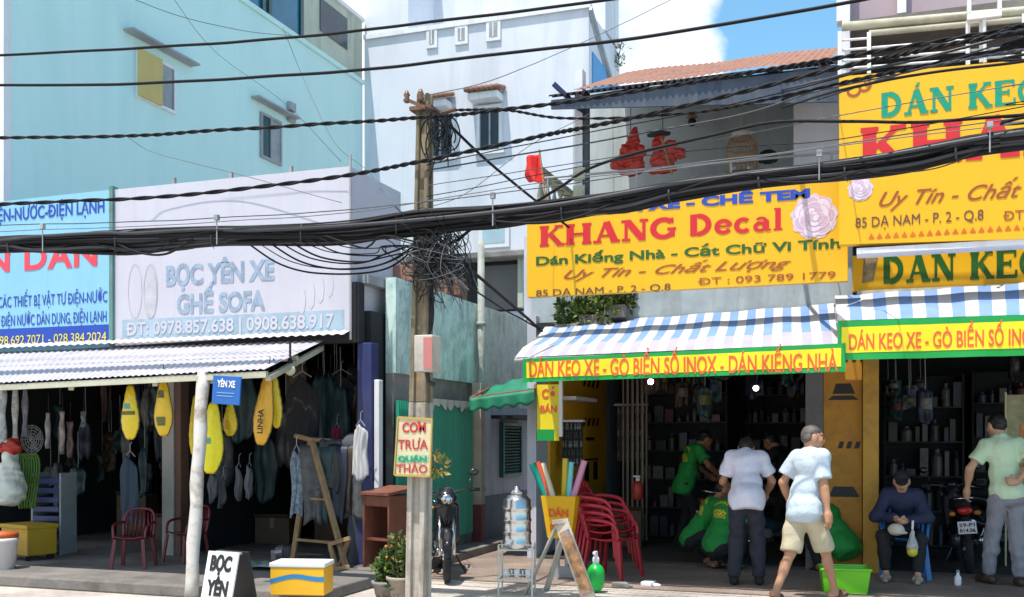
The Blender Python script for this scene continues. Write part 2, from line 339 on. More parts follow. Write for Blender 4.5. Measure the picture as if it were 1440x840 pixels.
# ------------------------------------------------------------------ teal building
XT = -11.23
tb = thing('apartment_building', 'tall pale teal building with a mustard shutter on its blank side wall', 'building', (XT, 11, 0))
def rel(mb, name, mat, parent, **k):
    o = mb.build(name, mat, parent, **k); o.matrix_parent_inverse = Matrix.Translation(-Vector(parent.location)); return o
class PB(MB):
    """mesh builder whose coordinates are in the world and whose parent is an unrotated Empty"""
    def part(s, name, mat, parent, **k):
        root = parent; off = Vector((0, 0, 0))
        while root is not None: off += Vector(root.location); root = root.parent
        s.v = [(q[0] - off.x, q[1] - off.y, q[2] - off.z) for q in s.v]
        return s.build(name, mat, parent, **k)
PB().box(-19, XT, 11, 21.35, 0, 9.7).part('wall', m_teal, tb)
PB().box(XT - .42, XT + .012, 10.93, 11.06, 0, 14.0).part('corner_trim', m_trim, tb)
PB().box(-19, XT - .43, 10.95, 10.998, 2.5, 14.0).part('front_wall', m_grey, tb)
PB().box(-19, XT + .05, 10.9, 21.35, 9.702, 9.80).part('roof_slab', m_teal, tb)
# windows with wood canopies
for (p0, p1, yt, yb, k) in ((191, 245, 68, 137, 0), (365, 394, 157, 221, 1)):
    a = PXX(p0, yt, XT); b = PXX(p1, yt, XT); z1, z0, y0, y1 = a.z, PXX(p0, yb, XT).z, a.y, b.y; t = .05
    f = PB()
    for q in ((y0, y1, z1 - t, z1), (y0, y1, z0, z0 + t), (y0, y0 + t, z0 + t, z1 - t), (y1 - t, y1, z0 + t, z1 - t)): f.box(XT, XT + .05, *q)
    ym = y0 + (y1 - y0) * (.56 if k == 0 else .5)
    f.box(XT, XT + .048, ym - .03, ym + .03, z0 + t, z1 - t)
    w = f.part('window', m_trim if k == 0 else m_grey, tb)
    if k == 0:
        PB().box(XT + .052, XT + .085, y0 - .02, ym + .02, z0 + .02, z1 - .0).part('shutter', m_mustard, w, bevel=.006)
        PB().box(XT + .004, XT + .02, ym + .03, ym + .36, z0 + t, z1 - t).part('curtain', m_grey, w)
        PB().box(XT + .004, XT + .024, ym + .36, y1 - t, z0 + t, z1 - t).part('pane', m_green_glass, w)
    else:
        PB().box(XT + .004, XT + .02, y0 + t, ym - .03, z0 + t, z1 - t).part('pane', m_green_glass, w)
        PB().box(XT + .004, XT + .03, ym + .03, y1 - t, z0 + t, z1 - t).part('shutter', m_grey, w)
    c = PB(); c.box(XT, XT + .2, y0 - .3, y1 + .45, z1 + .17, z1 + .21); c.part('canopy', m_grey, w, bevel=.01)
for yy in (151, 166):
    v = PXX(407, yy, XT); PB().box(XT, XT + .1, v.y - .11, v.y + .11, v.z - .09, v.z + .09).part('vent', m_grey, tb, bevel=.02)
# upper storey: blue glazed railing and cream stair head
ys = [PXX(p, 0, XT).y for p in (300, 372, 381, 425, 428, 512)]
PB().box(XT - .1, XT - .05, ys[0], ys[1], 9.81, 11.6).part('glazing', m_glassb, tb)
g = PB()
for i in (1, 2): g.box(XT - .14, XT - .0, ys[i] - .06, ys[i] + .05, 9.81, 11.6)
g.box(XT - .14, XT + .0, ys[3] - .05, ys[3] + .05, 9.81, 12.6); g.part('railing_frame', m_green_glass, tb)
PB().box(XT - .1, XT - .04, ys[2] + .06, ys[3] - .06, 9.81, 12.4).part('glazing', m_glassb, tb)
PB().box(XT - 3, XT - .01, ys[4], 21.35, 9.81, 11.15).part('stair_head', m_cream, tb)
PB().box(XT - 3.1, XT + .05, ys[4] + .02, 21.36, 11.152, 11.24).part('coping', m_trim, tb)
wv = [PXX(p, 0, XT).y for p in (450, 488)]
PB().box(XT - .008, XT + .012, wv[0], wv[1], 10.25, 10.95).part('window', m_glassd, tb)
# ------------------------------------------------------------------ white building
YW = 21.4; XW0, XW1 = XT + .02, -5.83
wb = thing('terraced_house', 'tall whitish lilac house with small tiled canopies over its windows', 'building', (XW0, YW, 0))
PB().box(XW0, XW1, YW, 24.2, 0, 10.75).part('wall', m_white, wb)
q = PB(); q.box(XW0, XW1 + .05, YW - .06, YW + .12, 10.752, 10.86); q.part('coping', m_trim, wb)
PB().box(XW0, PY(574, 0, YW).x, YW + .004, 23.4, 10.87, 14).part('stair_tower', m_white, wb)
PB().box(PY(574, 0, 23).x + .3, XW1 - .02, 22.9, 24.2, 10.87, 14).part('upper_wall', m_white, wb)
wx = [PY(p, 0, 22.9) for p in (578, 606)]
w = PB().box(wx[0].x, wx[1].x, 22.83, 22.89, 11.2, 12.4).part('window', m_trim, wb)
PB().box(wx[0].x + .06, wx[1].x - .06, 22.81, 22.828, 11.26, 12.34).part('pane', m_glassd, w)
PB().box(XW1 + .002, XW1 + .03, YW + .25, 23.9, 7.2, 9.9).part('side_cladding', M('sky blue cladding', (.10, .33, .62), .6, var=.1, bump=.05, streak=.3, dcol=(.06, .2, .45)), wb)
gt = PB(); gt.bar((XW1 + .07, YW - .1, 10.7), (XW1 + .07, 24.2, 9.2), .06, .1); gt.part('gutter', m_grey, wb)
for (l, r, t, b) in ((602, 614, 40, 68), (642, 657, 36, 63), (686, 703, 28, 58)):
    a = PY(l, b, YW); c = PY(r, t, YW)
    w = PB().box(a.x - .03, c.x + .03, YW - .05, YW - .001, a.z - .03, c.z + .03).part('vent_window', m_trim, wb, bevel=.01)
    PB().box(a.x + .05, c.x - .04, YW - .056, YW - .051, a.z + .06, c.z - .06).part('pane', m_grey, w)
    PB().box((a.x + c.x) / 2 - .012, (a.x + c.x) / 2 + .012, YW - .064, YW - .057, a.z + .06, c.z - .06).part('mullion', m_trim, w)
for (l, r, t, b, tl, tr, tt) in ((603, 637, 163, 222, 600, 640, 131), (676, 703, 152, 213, 663, 712, 122)):
    a = PY(l, b, YW); c = PY(r, t, YW)
    f = PB()
    for s in ((a.x - .07, a.x, a.z, c.z), (c.x, c.x + .07, a.z, c.z), (a.x - .07, c.x + .07, c.z + .001, c.z + .07), (a.x - .12, c.x + .12, a.z - .09, a.z - .001)): f.box(s[0], s[1], YW - .08, YW - .001, s[2], s[3])
    w = f.part('window', m_trim, wb)
    PB().box(a.x, c.x, YW - .02, YW - .002, a.z, c.z).part('pane', m_glassd, w)
    m_ = (a.x + c.x) / 2; PB().box(m_ - .02, m_ + .02, YW - .05, YW - .021, a.z, c.z).part('mullion', m_grey, w)
    ca = PY(tl, t, YW); cb = PY(tr, tt, YW); zb, zt = c.z + .12, cb.z
    PB().box(ca.x + .06, cb.x - .06, YW - .4, YW - .001, zb, zb + .16).part('canopy', m_trim, w, bevel=.02)
    tl_ = PB(); n = 7
    for i in range(n):
        x = ca.x + (cb.x - ca.x) * (i + .5) / n
        tl_.tube([(x, YW - .48, zb + .2), (x, YW - .02, zt - .02)], (cb.x - ca.x) / n * .52, 8)
    tl_.part('canopy_tiles', m_terra, w, smooth=True)
a = PY(678, 346, YW); c = PY(713, 320, YW)
w = PB().box(a.x - .07, c.x + .07, YW - .06, YW - .001, a.z - .07, c.z + .07).part('window', m_trim, wb, bevel=.01)
PB().box(a.x + .03, c.x - .03, YW - .066, YW - .061, a.z + .03, c.z - .03).part('pane', M('frosted pane', (.38, .52, .58), .3, bump=0), w)
# open storey below: slab, black sheet painting the bay's shade and roller blind
a = PY(565, 420, YW); c = PY(742, 358, YW)
s_ = PB().box(a.x, c.x, YW - .012, YW - .001, a.z - .4, c.z - .1).part('bay_shade', m_black, wb)
b_ = PY(678, 418, YW); d_ = PY(733, 372, YW)
PB().box(b_.x, d_.x, YW - .05, YW - .014, b_.z - .3, d_.z).part('roller_blind', M('grey blind', (.19, .17, .16), .7), s_)
f = PB(); f.box(a.x, c.x + .1, YW - .55, YW - .02, c.z - .12, c.z + .02); f.part('slab_edge', m_conc, wb, bevel=.02)
f = PB(); f.box(d_.x + .02, d_.x + .14, YW - .3, YW - .02, b_.z - .3, d_.z + .1); f.part('bay_post', m_cream, wb)
# ------------------------------------------------------------------ alley house with mouldy walls
XA = -5.3
ah = thing('alley_house', 'low mouldy alley house with streaked pale teal walls and a rusty drain pipe', 'house', (XA, 11.9, 0))
PB().box(XA - .13, XA, 10.9, 13.42, 2.3, 3.42).part('upper_wall', m_dirtyteal, ah)
PB().box(XA - .13, XA + .004, 13.43, 18.2, 2.0, 3.42).part('rear_wall', m_dirtygreen, ah)
PB().box(XA - .13, XA, 13.25, 18.2, .7, 1.998).part('side_wall', m_lilac, ah)
PB().box(XA - .13, XA + .02, 13.25, 18.2, 0, .698).part('plinth', m_greyblue, ah)
PB().box(XA - .13, XA - .03, 10.9, 13.24, 0, 2.298).part('lower_wall', m_conc, ah)
dp = PB(); dp.tube([(XA + .09, 13.42, .2), (XA + .09, 13.42, 4.3)], .05, 10)
for z in (.8, 2., 3.1): dp.tube([(XA + .09, 13.42, z), (XA + .09, 13.42, z + .06)], .065, 10)
dp.part('drain_pipe', M('weathered pipe', (.33, .36, .33), .7, var=.3, dirt=.6, dcol=(.12, .13, .1), dscale=6), ah, smooth=True)
PB().box(-8.8, XA - .131, 14.76, 18.2, 0, 3.41).part('house_block', m_conc, ah)
bb = PB(); random.seed(3)
for i in range(9):
    x = XA - .1 - random.random() * .25; y = 11.5 + i * .2
    bb.cbox((x, y, 3.49 + random.random() * .12), (.3, .2, .12 + .2 * random.random()))
bb.part('loose_bricks', m_terra, ah, bevel=.01)
# louvred shutter on the lilac wall
y0, y1 = PXX(702, 650, XA).y, PXX(729, 650, XA).y
f = PB(); z0, z1 = 1.0, 1.72
for s in ((y0, y0 + .05, z0, z1), (y1 - .05, y1, z0, z1), (y0, y1, z1, z1 + .05), (y0, y1, z0 - .05, z0)): f.box(XA + .001, XA + .07, *s)
m_shut = M('bottle green shutter', (.01, .11, .09), .5, var=.2, bump=.1)
w = f.part('window', m_shut, ah)
sl = PB()
for i in range(16):
    z = z0 + .02 + (z1 - z0 - .03) * i / 15; sl.cbox((XA + .035, (y0 + y1) / 2, z), (.06, y1 - y0 - .1, .012), Matrix.Rotation(R(38), 3, 'Y'))
sl.part('louvres', m_shut, w)
PB().box(XA, XA + .55, y0 - .35, y1 + .9, z1 + .1, z1 + .15).part('canopy', m_black, w)
# corrugated green hoarding
gh = thing('sheet_fence', 'dark green corrugated sheet fence behind the utility pole', 'fence', (XA, 12, 0))
YH0, YH1 = 10.72, 13.2
def corr(fn, n, amp, k): return fn
s_ = PB(); n = 150
s_.sheet(lambda u, v: (XA + .06 + .016 * (1 if (int(u * n) // 2) % 2 else -1), YH0 + .08 + (YH1 - YH0 - .14) * u, .24 + 1.74 * v), n, 1)
s_.part('sheet', m_gsheet, gh)
s_ = PB(); s_.box(XA + .005, XA + .04, YH0, YH1, 0, .23); s_.part('base', m_conc, gh)
s_ = PB(); s_.box(-5.36, -5.295, 10.46, 10.56, .11, 2.2); s_.part('post', m_trim, gh, bevel=.01)
s_ = PB(); s_.box(XA + .03, XA + .17, 13.21, 13.36, .62, 2.3); s_.part('post', M('beige paint', (.50, .43, .33), .7, dirt=.3), gh, bevel=.01)
s_ = PB(); s_.box(XA + .02, XA + .18, 13.205, 13.37, 0, .618); s_.part('post_base', M('maroon paint', (.18, .03, .03), .6, dirt=.3), gh, bevel=.01)
t_ = PB(); random.seed(5)
t_.sheet(lambda u, v: (XA + .11 + .01 * sin(u * 40), YH0 + .9 + 1.4 * u, 2.03 - v * (.06 + .09 * abs(sin(u * 9 + 1)) * abs(sin(u * 23)))), 40, 2)
t_.part('torn_tarp', M('torn white tarp', (.6, .58, .5), .8), gh, solid=.004)
# green alley awning
m_tarp = M('green tarpaulin', (.01, .20, .11), .6, var=.2, scale=3, bump=.3, bscale=7, streak=.3, dcol=(.01, .09, .06))
ga = thing('alley_awning', 'small sagging dark green tarpaulin awning over the alley', 'awning', (-4.7, 12.6, 0))
fa, fb = PY(661, 560, 12.1), PY(752, 548, 12.1); ba, bb_ = PY(690, 545, 13.6), PY(756, 524, 13.6)
def awn(u, v):
    p = (fa.lerp(fb, u)).lerp(ba.lerp(bb_, u), v); return (p.x, p.y, p.z - .05 * sin(pi * v) + .015 * sin(u * 17))
s_ = PB(); s_.sheet(awn, 14, 8); s_.part('canopy', m_tarp, ga, smooth=True, solid=.006)
s_ = PB(); s_.sheet(lambda u, v: (lambda p: (p.x, p.y - .02 - .02 * sin(u * 25) * v, p.z - .004 - v * (.17 + .02 * sin(u * 30))))(fa.lerp(fb, u)), 30, 4); s_.part('valance', m_tarp, ga, smooth=True, solid=.005)
s_ = PB(); s_.tube([fa, fb], .018); s_.tube([fa, ba], .018); s_.tube([fb, bb_], .018); s_.part('frame', m_rust, ga)
# ------------------------------------------------------------------ left shop row
ls = thing('shop_row', 'low dark shop row with open fronts under the bleached metal roof', 'building', (-9, 10.6, 0))
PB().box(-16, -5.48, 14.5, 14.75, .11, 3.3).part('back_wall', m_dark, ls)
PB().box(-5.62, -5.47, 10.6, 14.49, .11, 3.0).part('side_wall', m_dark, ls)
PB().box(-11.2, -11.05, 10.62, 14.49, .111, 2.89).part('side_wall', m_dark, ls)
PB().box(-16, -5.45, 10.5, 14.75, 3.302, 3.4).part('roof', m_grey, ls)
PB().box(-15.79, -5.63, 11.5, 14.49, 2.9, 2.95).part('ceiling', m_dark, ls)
PB().box(-5.55, -5.37, 10.42, 10.598, .111, 2.618).part('corner_post', m_navy, ls, bevel=.01)
p_ = PY(243, 650, 10.5)
PB().box(p_.x - .1, p_.x + .07, 10.42, 10.6, .11, 2.62).part('pillar', M('grey post paint', (.35, .34, .32), .7, dirt=.3), ls, bevel=.01)
PB().box(p_.x + .072, p_.x + .16, 10.44, 10.6, .11, 2.62).part('pillar', M('brown post paint', (.14, .07, .05), .7, dirt=.3), ls, bevel=.01)
PB().box(p_.x + .0, p_.x + .08, 10.61, 14.49, .11, 2.88).part('partition', m_dark, ls)
PB().box(-15.8, -5.5, 10.36, 10.5, 2.62, 3.3).part('lintel', m_dark, ls)
# corrugated lean-to roof in front
lr = thing('metal_awning', 'long bleached corrugated metal awning under the two left signs', 'awning', (-8, 9.4, 2.4))
FL, FR = PY(-150, 546, 8.45), PY(373, 519, 8.45); BL, BR = PY(-150, 500, 10.3), PY(456, 479, 10.3)
nc = 420
def lro(u, v, dz=0):
    p = FL.lerp(FR, u).lerp(BL.lerp(BR, u), v); return (p.x, p.y, p.z + .0055 * sin(u * 2 * pi * 66) + dz)
s_ = PB(); s_.sheet(lro, nc * 2, 3); s_.part('roofing_sheet', m_galv, lr, smooth=True)
s_ = PB(); s_.bar(FL + Vector((0, .03, -.05)), FR + Vector((0, .03, -.05)), .04, .06); s_.bar(FL.lerp(BL, .5) - Vector((0, 0, .05)), FR.lerp(BR, .5) - Vector((0, 0, .05)), .05, .05)
s_.part('purlin', m_pipe, lr)
s_ = PB()
for u in (.3, .5, .72, .86, .995): s_.bar(FL.lerp(FR, u) - Vector((0, -.08, .085)), BL.lerp(BR, u) - Vector((0, 0, .085)), .05, .05)
s_.part('rafter', m_pipe, lr)
s_ = PB()
def flash(u, v):
    p = BL.lerp(BR + Vector((.35, 0, .02)), u); return (p.x, p.y - .02 - .16 * v, p.z + .085 - .06 * v + .007 * sin(u * 2 * pi * 60))
s_.sheet(flash, 600, 2); s_.part('flashing', M('white flashing', (.55, .53, .52), .5, dirt=.3, dcol=(.25, .24, .22)), lr, smooth=True)
# post that carries its front
po = thing('awning_post', 'rusty flaking white post leaning under the metal awning', 'post', PG(269, 848))
a = PG(268, 846, .0); b = PY(286, 524, 8.5); b.z = min(b.z, 2.2)
n_ = 12; s_ = MB(); s_.tube([(Vector((0, 0, 0))).lerp(b - a, i / n_) + Vector((.008 * sin(i * 1.7), 0, 0)) for i in range(n_ + 1)], [.062 + .004 * sin(i * 2.3) for i in range(n_ + 1)], 12)
po.location = a; s_.build('shaft', m_wpost, po, smooth=True)
s_ = MB(); s_.box(-.11, .11, -.11, .11, -.004, .03); s_.build('base_plate', m_rust, po)
# ------------------------------------------------------------------ the two left signs
YS = 10.3
def signbox(name, label, l, r, tl, tr, bl, br, Y, depth, mat, rim=None):
    a, b = PY(l, tl, Y), PY(r, tr, Y); c, d = PY(l, bl, Y), PY(r, br, Y)
    t = thing(name, label, 'sign', (a.x, Y, (c.z + d.z) / 2))
    s = PB(); v = [(c.x, Y, c.z), (d.x, Y, d.z), (b.x, Y, b.z), (a.x, Y, a.z)]
    s.add(v + [(x, Y + depth, z) for x, _, z in v], [(0, 1, 2, 3), (7, 6, 5, 4), (0, 4, 5, 1), (1, 5, 6, 2), (2, 6, 7, 3), (3, 7, 4, 0)])
    s.part('panel', mat, t)
    return t, v
m_fade = M('faded blue letters', (.29, .38, .50), .6, var=.35, scale=9, bump=.03)
m_fade2 = M('faded blue band', (.33, .45, .56), .6, var=.22, scale=3, bump=.03, streak=.4, dcol=(.52, .56, .62))
m_fade3 = M('faded grey print', (.50, .49, .54), .6, var=.2, scale=5, bump=.03)
sb, v = signbox('signboard', 'large faded white signboard with pale blue upholstery lettering', 160, 491, 267, 234, 487, 466, YS, .06, m_panel)
text_on('BỌC YÊN XE', m_fade, (234, 386, 369, 397), YS, sb, bold=.035)
text_on('GHẾ SOFA', m_fade, (249, 373, 411, 438), YS, sb, bold=.035)
def strip_on(name, mat, l, r, t, b, Y, parent, lift=.003, tilt=None):
    m = (l + r) / 2; A, B = PY(l, t, Y), PY(r, t, Y); z1, z0 = PY(m, t, Y).z, PY(m, b, Y).z
    return PB().box(A.x, B.x, Y - lift, Y - .0006, z0, z1).part(name, mat, parent)
strip_on('band', m_fade2, 172, 484, 443, 474, YS, sb)
text_on('ĐT: 0978.857.638 | 0908.638.917', m_panel, (178, 470, 447, 466), YS, sb, bold=.02, lift=.003)
# ghosted print of a saddle on the panel
s_ = PB()
for (cx, w0) in ((190, 12), (212, 12)):
    o = PY(cx, 410, YS); s_.tube([(o.x + .1 * cos(a_) , YS - .0045, o.z + .33 * sin(a_)) for a_ in [2 * pi * k / 24 for k in range(25)]], .004, 4)
s_.v = [(x, YS - .004 - (.001 if y < YS - .0045 else 0), z) for x, y, z in s_.v]
s_.part('ghost_print', m_fade3, sb)
s_ = PB(); o = PY(212, 412, YS); s_.prism([(.09 * cos(k / 12 * pi), .31 * sin(k / 12 * pi)) for k in range(24)], lambda u, v, w: (o.x + u, YS - .006 + w, o.z + v), .005); s_.part('ghost_print', m_fade3, sb)
s_ = PB(); o = PY(442, 400, YS)
for k in range(4): s_.prism([(.2 + .05 * cos(i / 8 * 2 * pi) - k * .12, .16 * sin(i / 8 * 2 * pi) - .06 * k) for i in range(16)][:8], lambda u, v, w: (o.x + u, YS - .004 - k * .0006 + w, o.z + v), .003)
s_.part('ghost_print', m_panel, sb)
# boxed return on its right side
XR = v[1][0] + .004
ret = PB(); ret.add([(XR, YS, v[1][2] + .02), (XR, 11.62, v[1][2] - .0), (XR, 11.62, v[2][2]), (XR, YS, v[2][2])] + [(XR - .05, YS + .07, v[1][2] + .02), (XR - .05, 11.62, v[1][2]), (XR - .05, 11.62, v[2][2]), (XR - .05, YS + .07, v[2][2])], [(0, 1, 2, 3), (7, 6, 5, 4), (0, 4, 5, 1), (1, 5, 6, 2), (2, 6, 7, 3), (3, 7, 4, 0)])
ret.part('return_panel', m_panel, sb)
fr = PB(); fr.tube([(XR + .03, YS - .03, v[1][2] - .1), (XR + .03, YS - .03, v[2][2] + .12)], .016, 8)
for x_ in (.25, .5, .75): fr.bar((v[0][0] + (v[1][0] - v[0][0]) * x_, YS + .1, v[0][2]), (v[0][0] + (v[1][0] - v[0][0]) * x_, YS + .1, v[3][2] + .1), .04, .04)
fr.part('frame', m_grey, sb)
m_skysign = M('sky blue sign', (.25, .52, .70), .45, var=.06, scale=1.2, bump=.04, streak=.2, dcol=(.14, .42, .6))
m_pink = M('coral letters', (.75, .06, .09), .45, var=.08, bump=.03)
m_yl = M('yellow letters', (.70, .60, .10), .45, bump=.03)
nb, v = signbox('signboard', 'sky blue electrical and plumbing signboard with red and blue lettering', -150, 155, 300, 267, 508, 488, YS - .02, .08, m_skysign)
text_on('ĐIỆN-NƯỚC-ĐIỆN LẠNH', m_blue, (-18, 147, 288, 306), YS - .02, nb, bold=.015)
text_on('VĂN DÂN', m_pink, (-80, 137, 346, 380), YS - .02, nb, bold=.03, space=1.1)
text_on('CÁC THIẾT BỊ VẬT TƯ ĐIỆN-NƯỚC', m_blue, (-2, 151, 413, 429), YS - .02, nb, bold=.0)
text_on('ĐIỆN NƯỚC DÂN DỤNG, ĐIỆN LẠNH', m_blue, (2, 150, 440, 456), YS - .02, nb, bold=.0)
strip_on('band', m_blue, -148, 153, 463, 487, YS - .02, nb)
text_on('ĐT: 098.692.7071 - 028.384.2024', m_yl, (-30, 150, 470, 483), YS - .02, nb, bold=.0, lift=.003)
s_ = PB(); s_.box(v[1][0] + .0, v[1][0] + .05, YS - .04, YS + .06, v[1][2] - .05, v[2][2] + .04); s_.part('frame', M('oxidised frame', (.12, .25, .22), .6, dirt=.5), nb)
# ------------------------------------------------------------------ decal shop building
XK0, XK1 = -4.1, -.32
kb = thing('shop_house', 'narrow two storey shop with a grey green balcony under a terracotta roof', 'building', (-2.2, 12.6, 0))
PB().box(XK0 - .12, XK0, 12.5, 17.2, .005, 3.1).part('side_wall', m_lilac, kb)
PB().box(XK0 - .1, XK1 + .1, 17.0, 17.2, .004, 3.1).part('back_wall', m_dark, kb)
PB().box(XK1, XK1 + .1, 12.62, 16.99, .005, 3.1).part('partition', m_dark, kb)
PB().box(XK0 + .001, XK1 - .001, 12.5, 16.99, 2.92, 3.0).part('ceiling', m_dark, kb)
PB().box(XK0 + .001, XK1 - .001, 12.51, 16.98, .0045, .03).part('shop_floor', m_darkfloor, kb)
PB().box(XK0 - .1, XK1 + .05, 12.62, 12.9, 3.02, 4.2).part('front_wall', M('pale blue fascia', (.40, .48, .52), .8, var=.2, dirt=.4, streak=.4, dcol=(.2, .22, .22)), kb)
PB().box(XK0 - .1, XK1 + .05, 12.45, 15.0, 4.202, 4.33).part('balcony_slab', m_conc, kb)
PB().box(XK0 - .12, XK1 + .05, 14.6, 17.2, 4.33, 6.58).part('upper_wall', m_greenwall, kb)
PB().box(XK0 - .3, XK1 + .05, 12.9, 17.2, 3.1, 4.2).part('upper_floor_wall', m_lilac, kb)
a = PY(1116, 200, 12.9); PB().box(a.x, XK1 + .12, 12.9, 14.59, 4.33, 6.0).part('end_wall', m_white, kb)
a = PY(812, 200, 12.6); b = PY(829, 200, 12.6)
PB().box(a.x - .02, b.x - .08, 12.55, 12.72, 4.33, 6.2).part('corner_column', m_white, kb)
PB().box(b.x - .06, b.x + .0, 12.56, 12.62, 4.33, 5.9).part('roof_post', M('dull post', (.05, .07, .09), .7, dirt=.4), kb)
s_ = PB(); s_.bar((b.x - .02, 12.6, 5.6), (b.x - .4, 12.35, 5.98), .05, .05); s_.part('roof_brace', m_navy, kb)
# balustrade on the left end, carved look
s_ = PB()
for i in range(6):
    y = 12.75 + i * .3; s_.lathe([(.05, 0), (.02, .1), (.06, .3), (.02, .5), (.05, .6)], (XK0 - .02, y, 4.34), 8)
s_.box(XK0 - .08, XK0 + .06, 12.6, 14.55, 4.95, 5.02)
for i in range(3): s_.box(a.x - .03, a.x + .12, 12.51, 12.548, 4.35 + i * .22, 4.5 + i * .22)
s_.part('balustrade', M('mossy cream balusters', (.45, .45, .34), .8, var=.3, dirt=.7, dcol=(.15, .17, .08), dscale=5), kb)
s_ = PB()
for z in (4.5, 4.85): s_.tube([(XK0, 12.52, z), (XK1, 12.52, z)], .016, 8)
for i in range(4): x = XK0 + .15 + i * 1.15; s_.tube([(x, 12.52, 4.33), (x, 12.52, 4.85)], .012, 6)
s_.part('railing', m_grey, kb)
# roof: dark eave board doubling as painted underside shade, metal sheet and terracotta covering
E0, E1 = PY(771, 136, 12.0), PY(1177, 88, 12.0)
K0, K1 = E0 + Vector((.34, 2.7, .95)), E1 + Vector((.1, 2.7, .95))
s_ = PB(); s_.sheet(lambda u, v: (lambda p: (p.x, p.y, p.z + .02 * sin(u * 2 * pi * 44)))(E0.lerp(E1, u).lerp(K0.lerp(K1, u), v)), 530, 2); rf = s_.part('roof', M('dark roofing sheet', (.03, .032, .042), .9, var=.2, dirt=.3, spec=.05), kb, smooth=True)
T0, T1 = E0.lerp(E1, .07).lerp(K0.lerp(K1, .07), .07) + Vector((0, 0, -.01)), E0.lerp(E1, .975).lerp(K0.lerp(K1, .975), .07) + Vector((0, 0, -.01)); U0, U1 = T0 + Vector((.25, 1.8, .79)), T1 + Vector((.05, 1.8, .79))
s_ = PB(); s_.sheet(lambda u, v: (lambda p: (p.x, p.y, p.z + .05 + .009 * sin(u * 2 * pi * 34) + .012 * sin(u * 11)))(T0.lerp(T1, u).lerp(U0.lerp(U1, u), v)), 340, 8); s_.part('terracotta_cover', m_terra, rf, smooth=True)
s_ = PB(); s_.add([E0 + Vector((.02, .05, -.14)), E1 + Vector((0, .05, -.42)), E1 + Vector((0, .05, -.03)), E0 + Vector((.02, .05, -.03)), E0 + Vector((.02, .08, -.14)), E1 + Vector((0, .08, -.42)), E1 + Vector((0, .08, -.03)), E0 + Vector((.02, .08, -.03))], [(0, 1, 2, 3), (7, 6, 5, 4), (0, 4, 5, 1), (1, 5, 6, 2), (2, 6, 7, 3), (3, 7, 4, 0)])
s_.part('fascia', M('fascia and underside shade', (.03, .05, .09), .6, var=.3, dirt=.3, streak=.4, dcol=(.12, .14, .16)), rf)
s_ = PB()
for u in (.1, .3, .5, .7, .9): s_.bar(E0.lerp(E1, u) - Vector((0, -.1, .06)), K0.lerp(K1, u) - Vector((0, 0, .06)), .06, .08)
s_.part('rafter', m_navy, rf)
# yellow decorated walls and pillar inside
PB().box(XK0 + .001, XK0 + .03, 13.0, 16.0, .6, 2.6).part('poster_wall', m_yellowd, kb)
s_ = PB()
for z in (2.3, 1.72):
    for i in range(4): y = 14.6 + i * .25; s_.add([(XK0 + .032, y, z), (XK0 + .032, y + .12, z), (XK0 + .032, y + .2, z + .12), (XK0 + .032, y + .08, z + .12)], [(0, 1, 2, 3)])
for (y, z, w, h) in ((14.7, 1.2, .8, .03), (14.75, 1.5, .5, .05), (14.7, .9, .25, .28), (15.2, .9, .25, .28)): s_.add([(XK0 + .0325, y, z), (XK0 + .0325, y + w, z), (XK0 + .0325, y + w, z + h), (XK0 + .0325, y, z + h)], [(0, 1, 2, 3)])
s_.part('stencilled_marks', m_black, kb)
s_ = PB(); s_.box(XK0 + .03, XK0 + .3, 13.3, 14.4, 2.05, 2.1); s_.part('shelf', m_trim, kb)
s_ = PB()
for i in range(10): x = XK0 + .72 + i * .035; s_.box(x, x + .02, 14.2 + (i % 2) * .08, 14.22 + (i % 2) * .12, .1, 2.9)
s_.part('folding_shutter', M('shutter brown grey', (.22, .17, .13), .6, var=.3, dirt=.4), kb)
pp = thing('shop_pillar', 'yellow decorated pillar standing between the two striped awning shops', 'pillar', (-.35, 12.55, 0))
a, b = PY(1158, 650, 12.5), PY(1212, 650, 12.5)
PB().box(a.x, b.x, 12.5, 12.61, .005, 3.0).part('panel', M('golden brown panel', (.48, .22, .015), .6, var=.2, dirt=.45, dcol=(.2, .08, .02), dscale=3.), pp)
PB().box(PY(1133, 0, 12.5).x, a.x - .004, 12.48, 12.6, .005, 3.0).part('column', M('grey column', (.15, .15, .155), .8, dirt=.4), pp)
s_ = PB(); s_.box(b.x + .01, PY(1236, 0, 12.4).x, 12.36, 12.5, .005, 3.2); s_.part('pole', M('amber pole', (.52, .28, .02), .5, var=.2, dirt=.4), pp, bevel=.01)
s_ = PB()
for k in range(5):
    x = a.x + .04 + k * .09; z = 2.42; s_.add([(x, 12.496, z), (x + .045, 12.496, z), (x + .075, 12.496, z + .1), (x + .03, 12.496, z + .1)], [(0, 1, 2, 3)])
for k in range(3): x = a.x + .16 + k * .09; s_.add([(x, 12.496, 1.42), (x + .05, 12.496, 1.42), (x + .07, 12.496, 1.5), (x + .02, 12.496, 1.5)], [(0, 1, 2, 3)])
for (u, z, w, h) in ((.05, 1.98, .34, .05), (.1, 2.05, .25, .12), (.06, .86, .34, .12)): s_.add([(a.x + u, 12.4955, z), (a.x + u + w, 12.4955, z), (a.x + u + w * .8, 12.4955, z + h), (a.x + u + w * .15, 12.4955, z + h)], [(0, 1, 2, 3)])
s_.part('stencilled_marks', m_black, pp)
for z in (.5, 1.1, 1.6, 2.2): pass
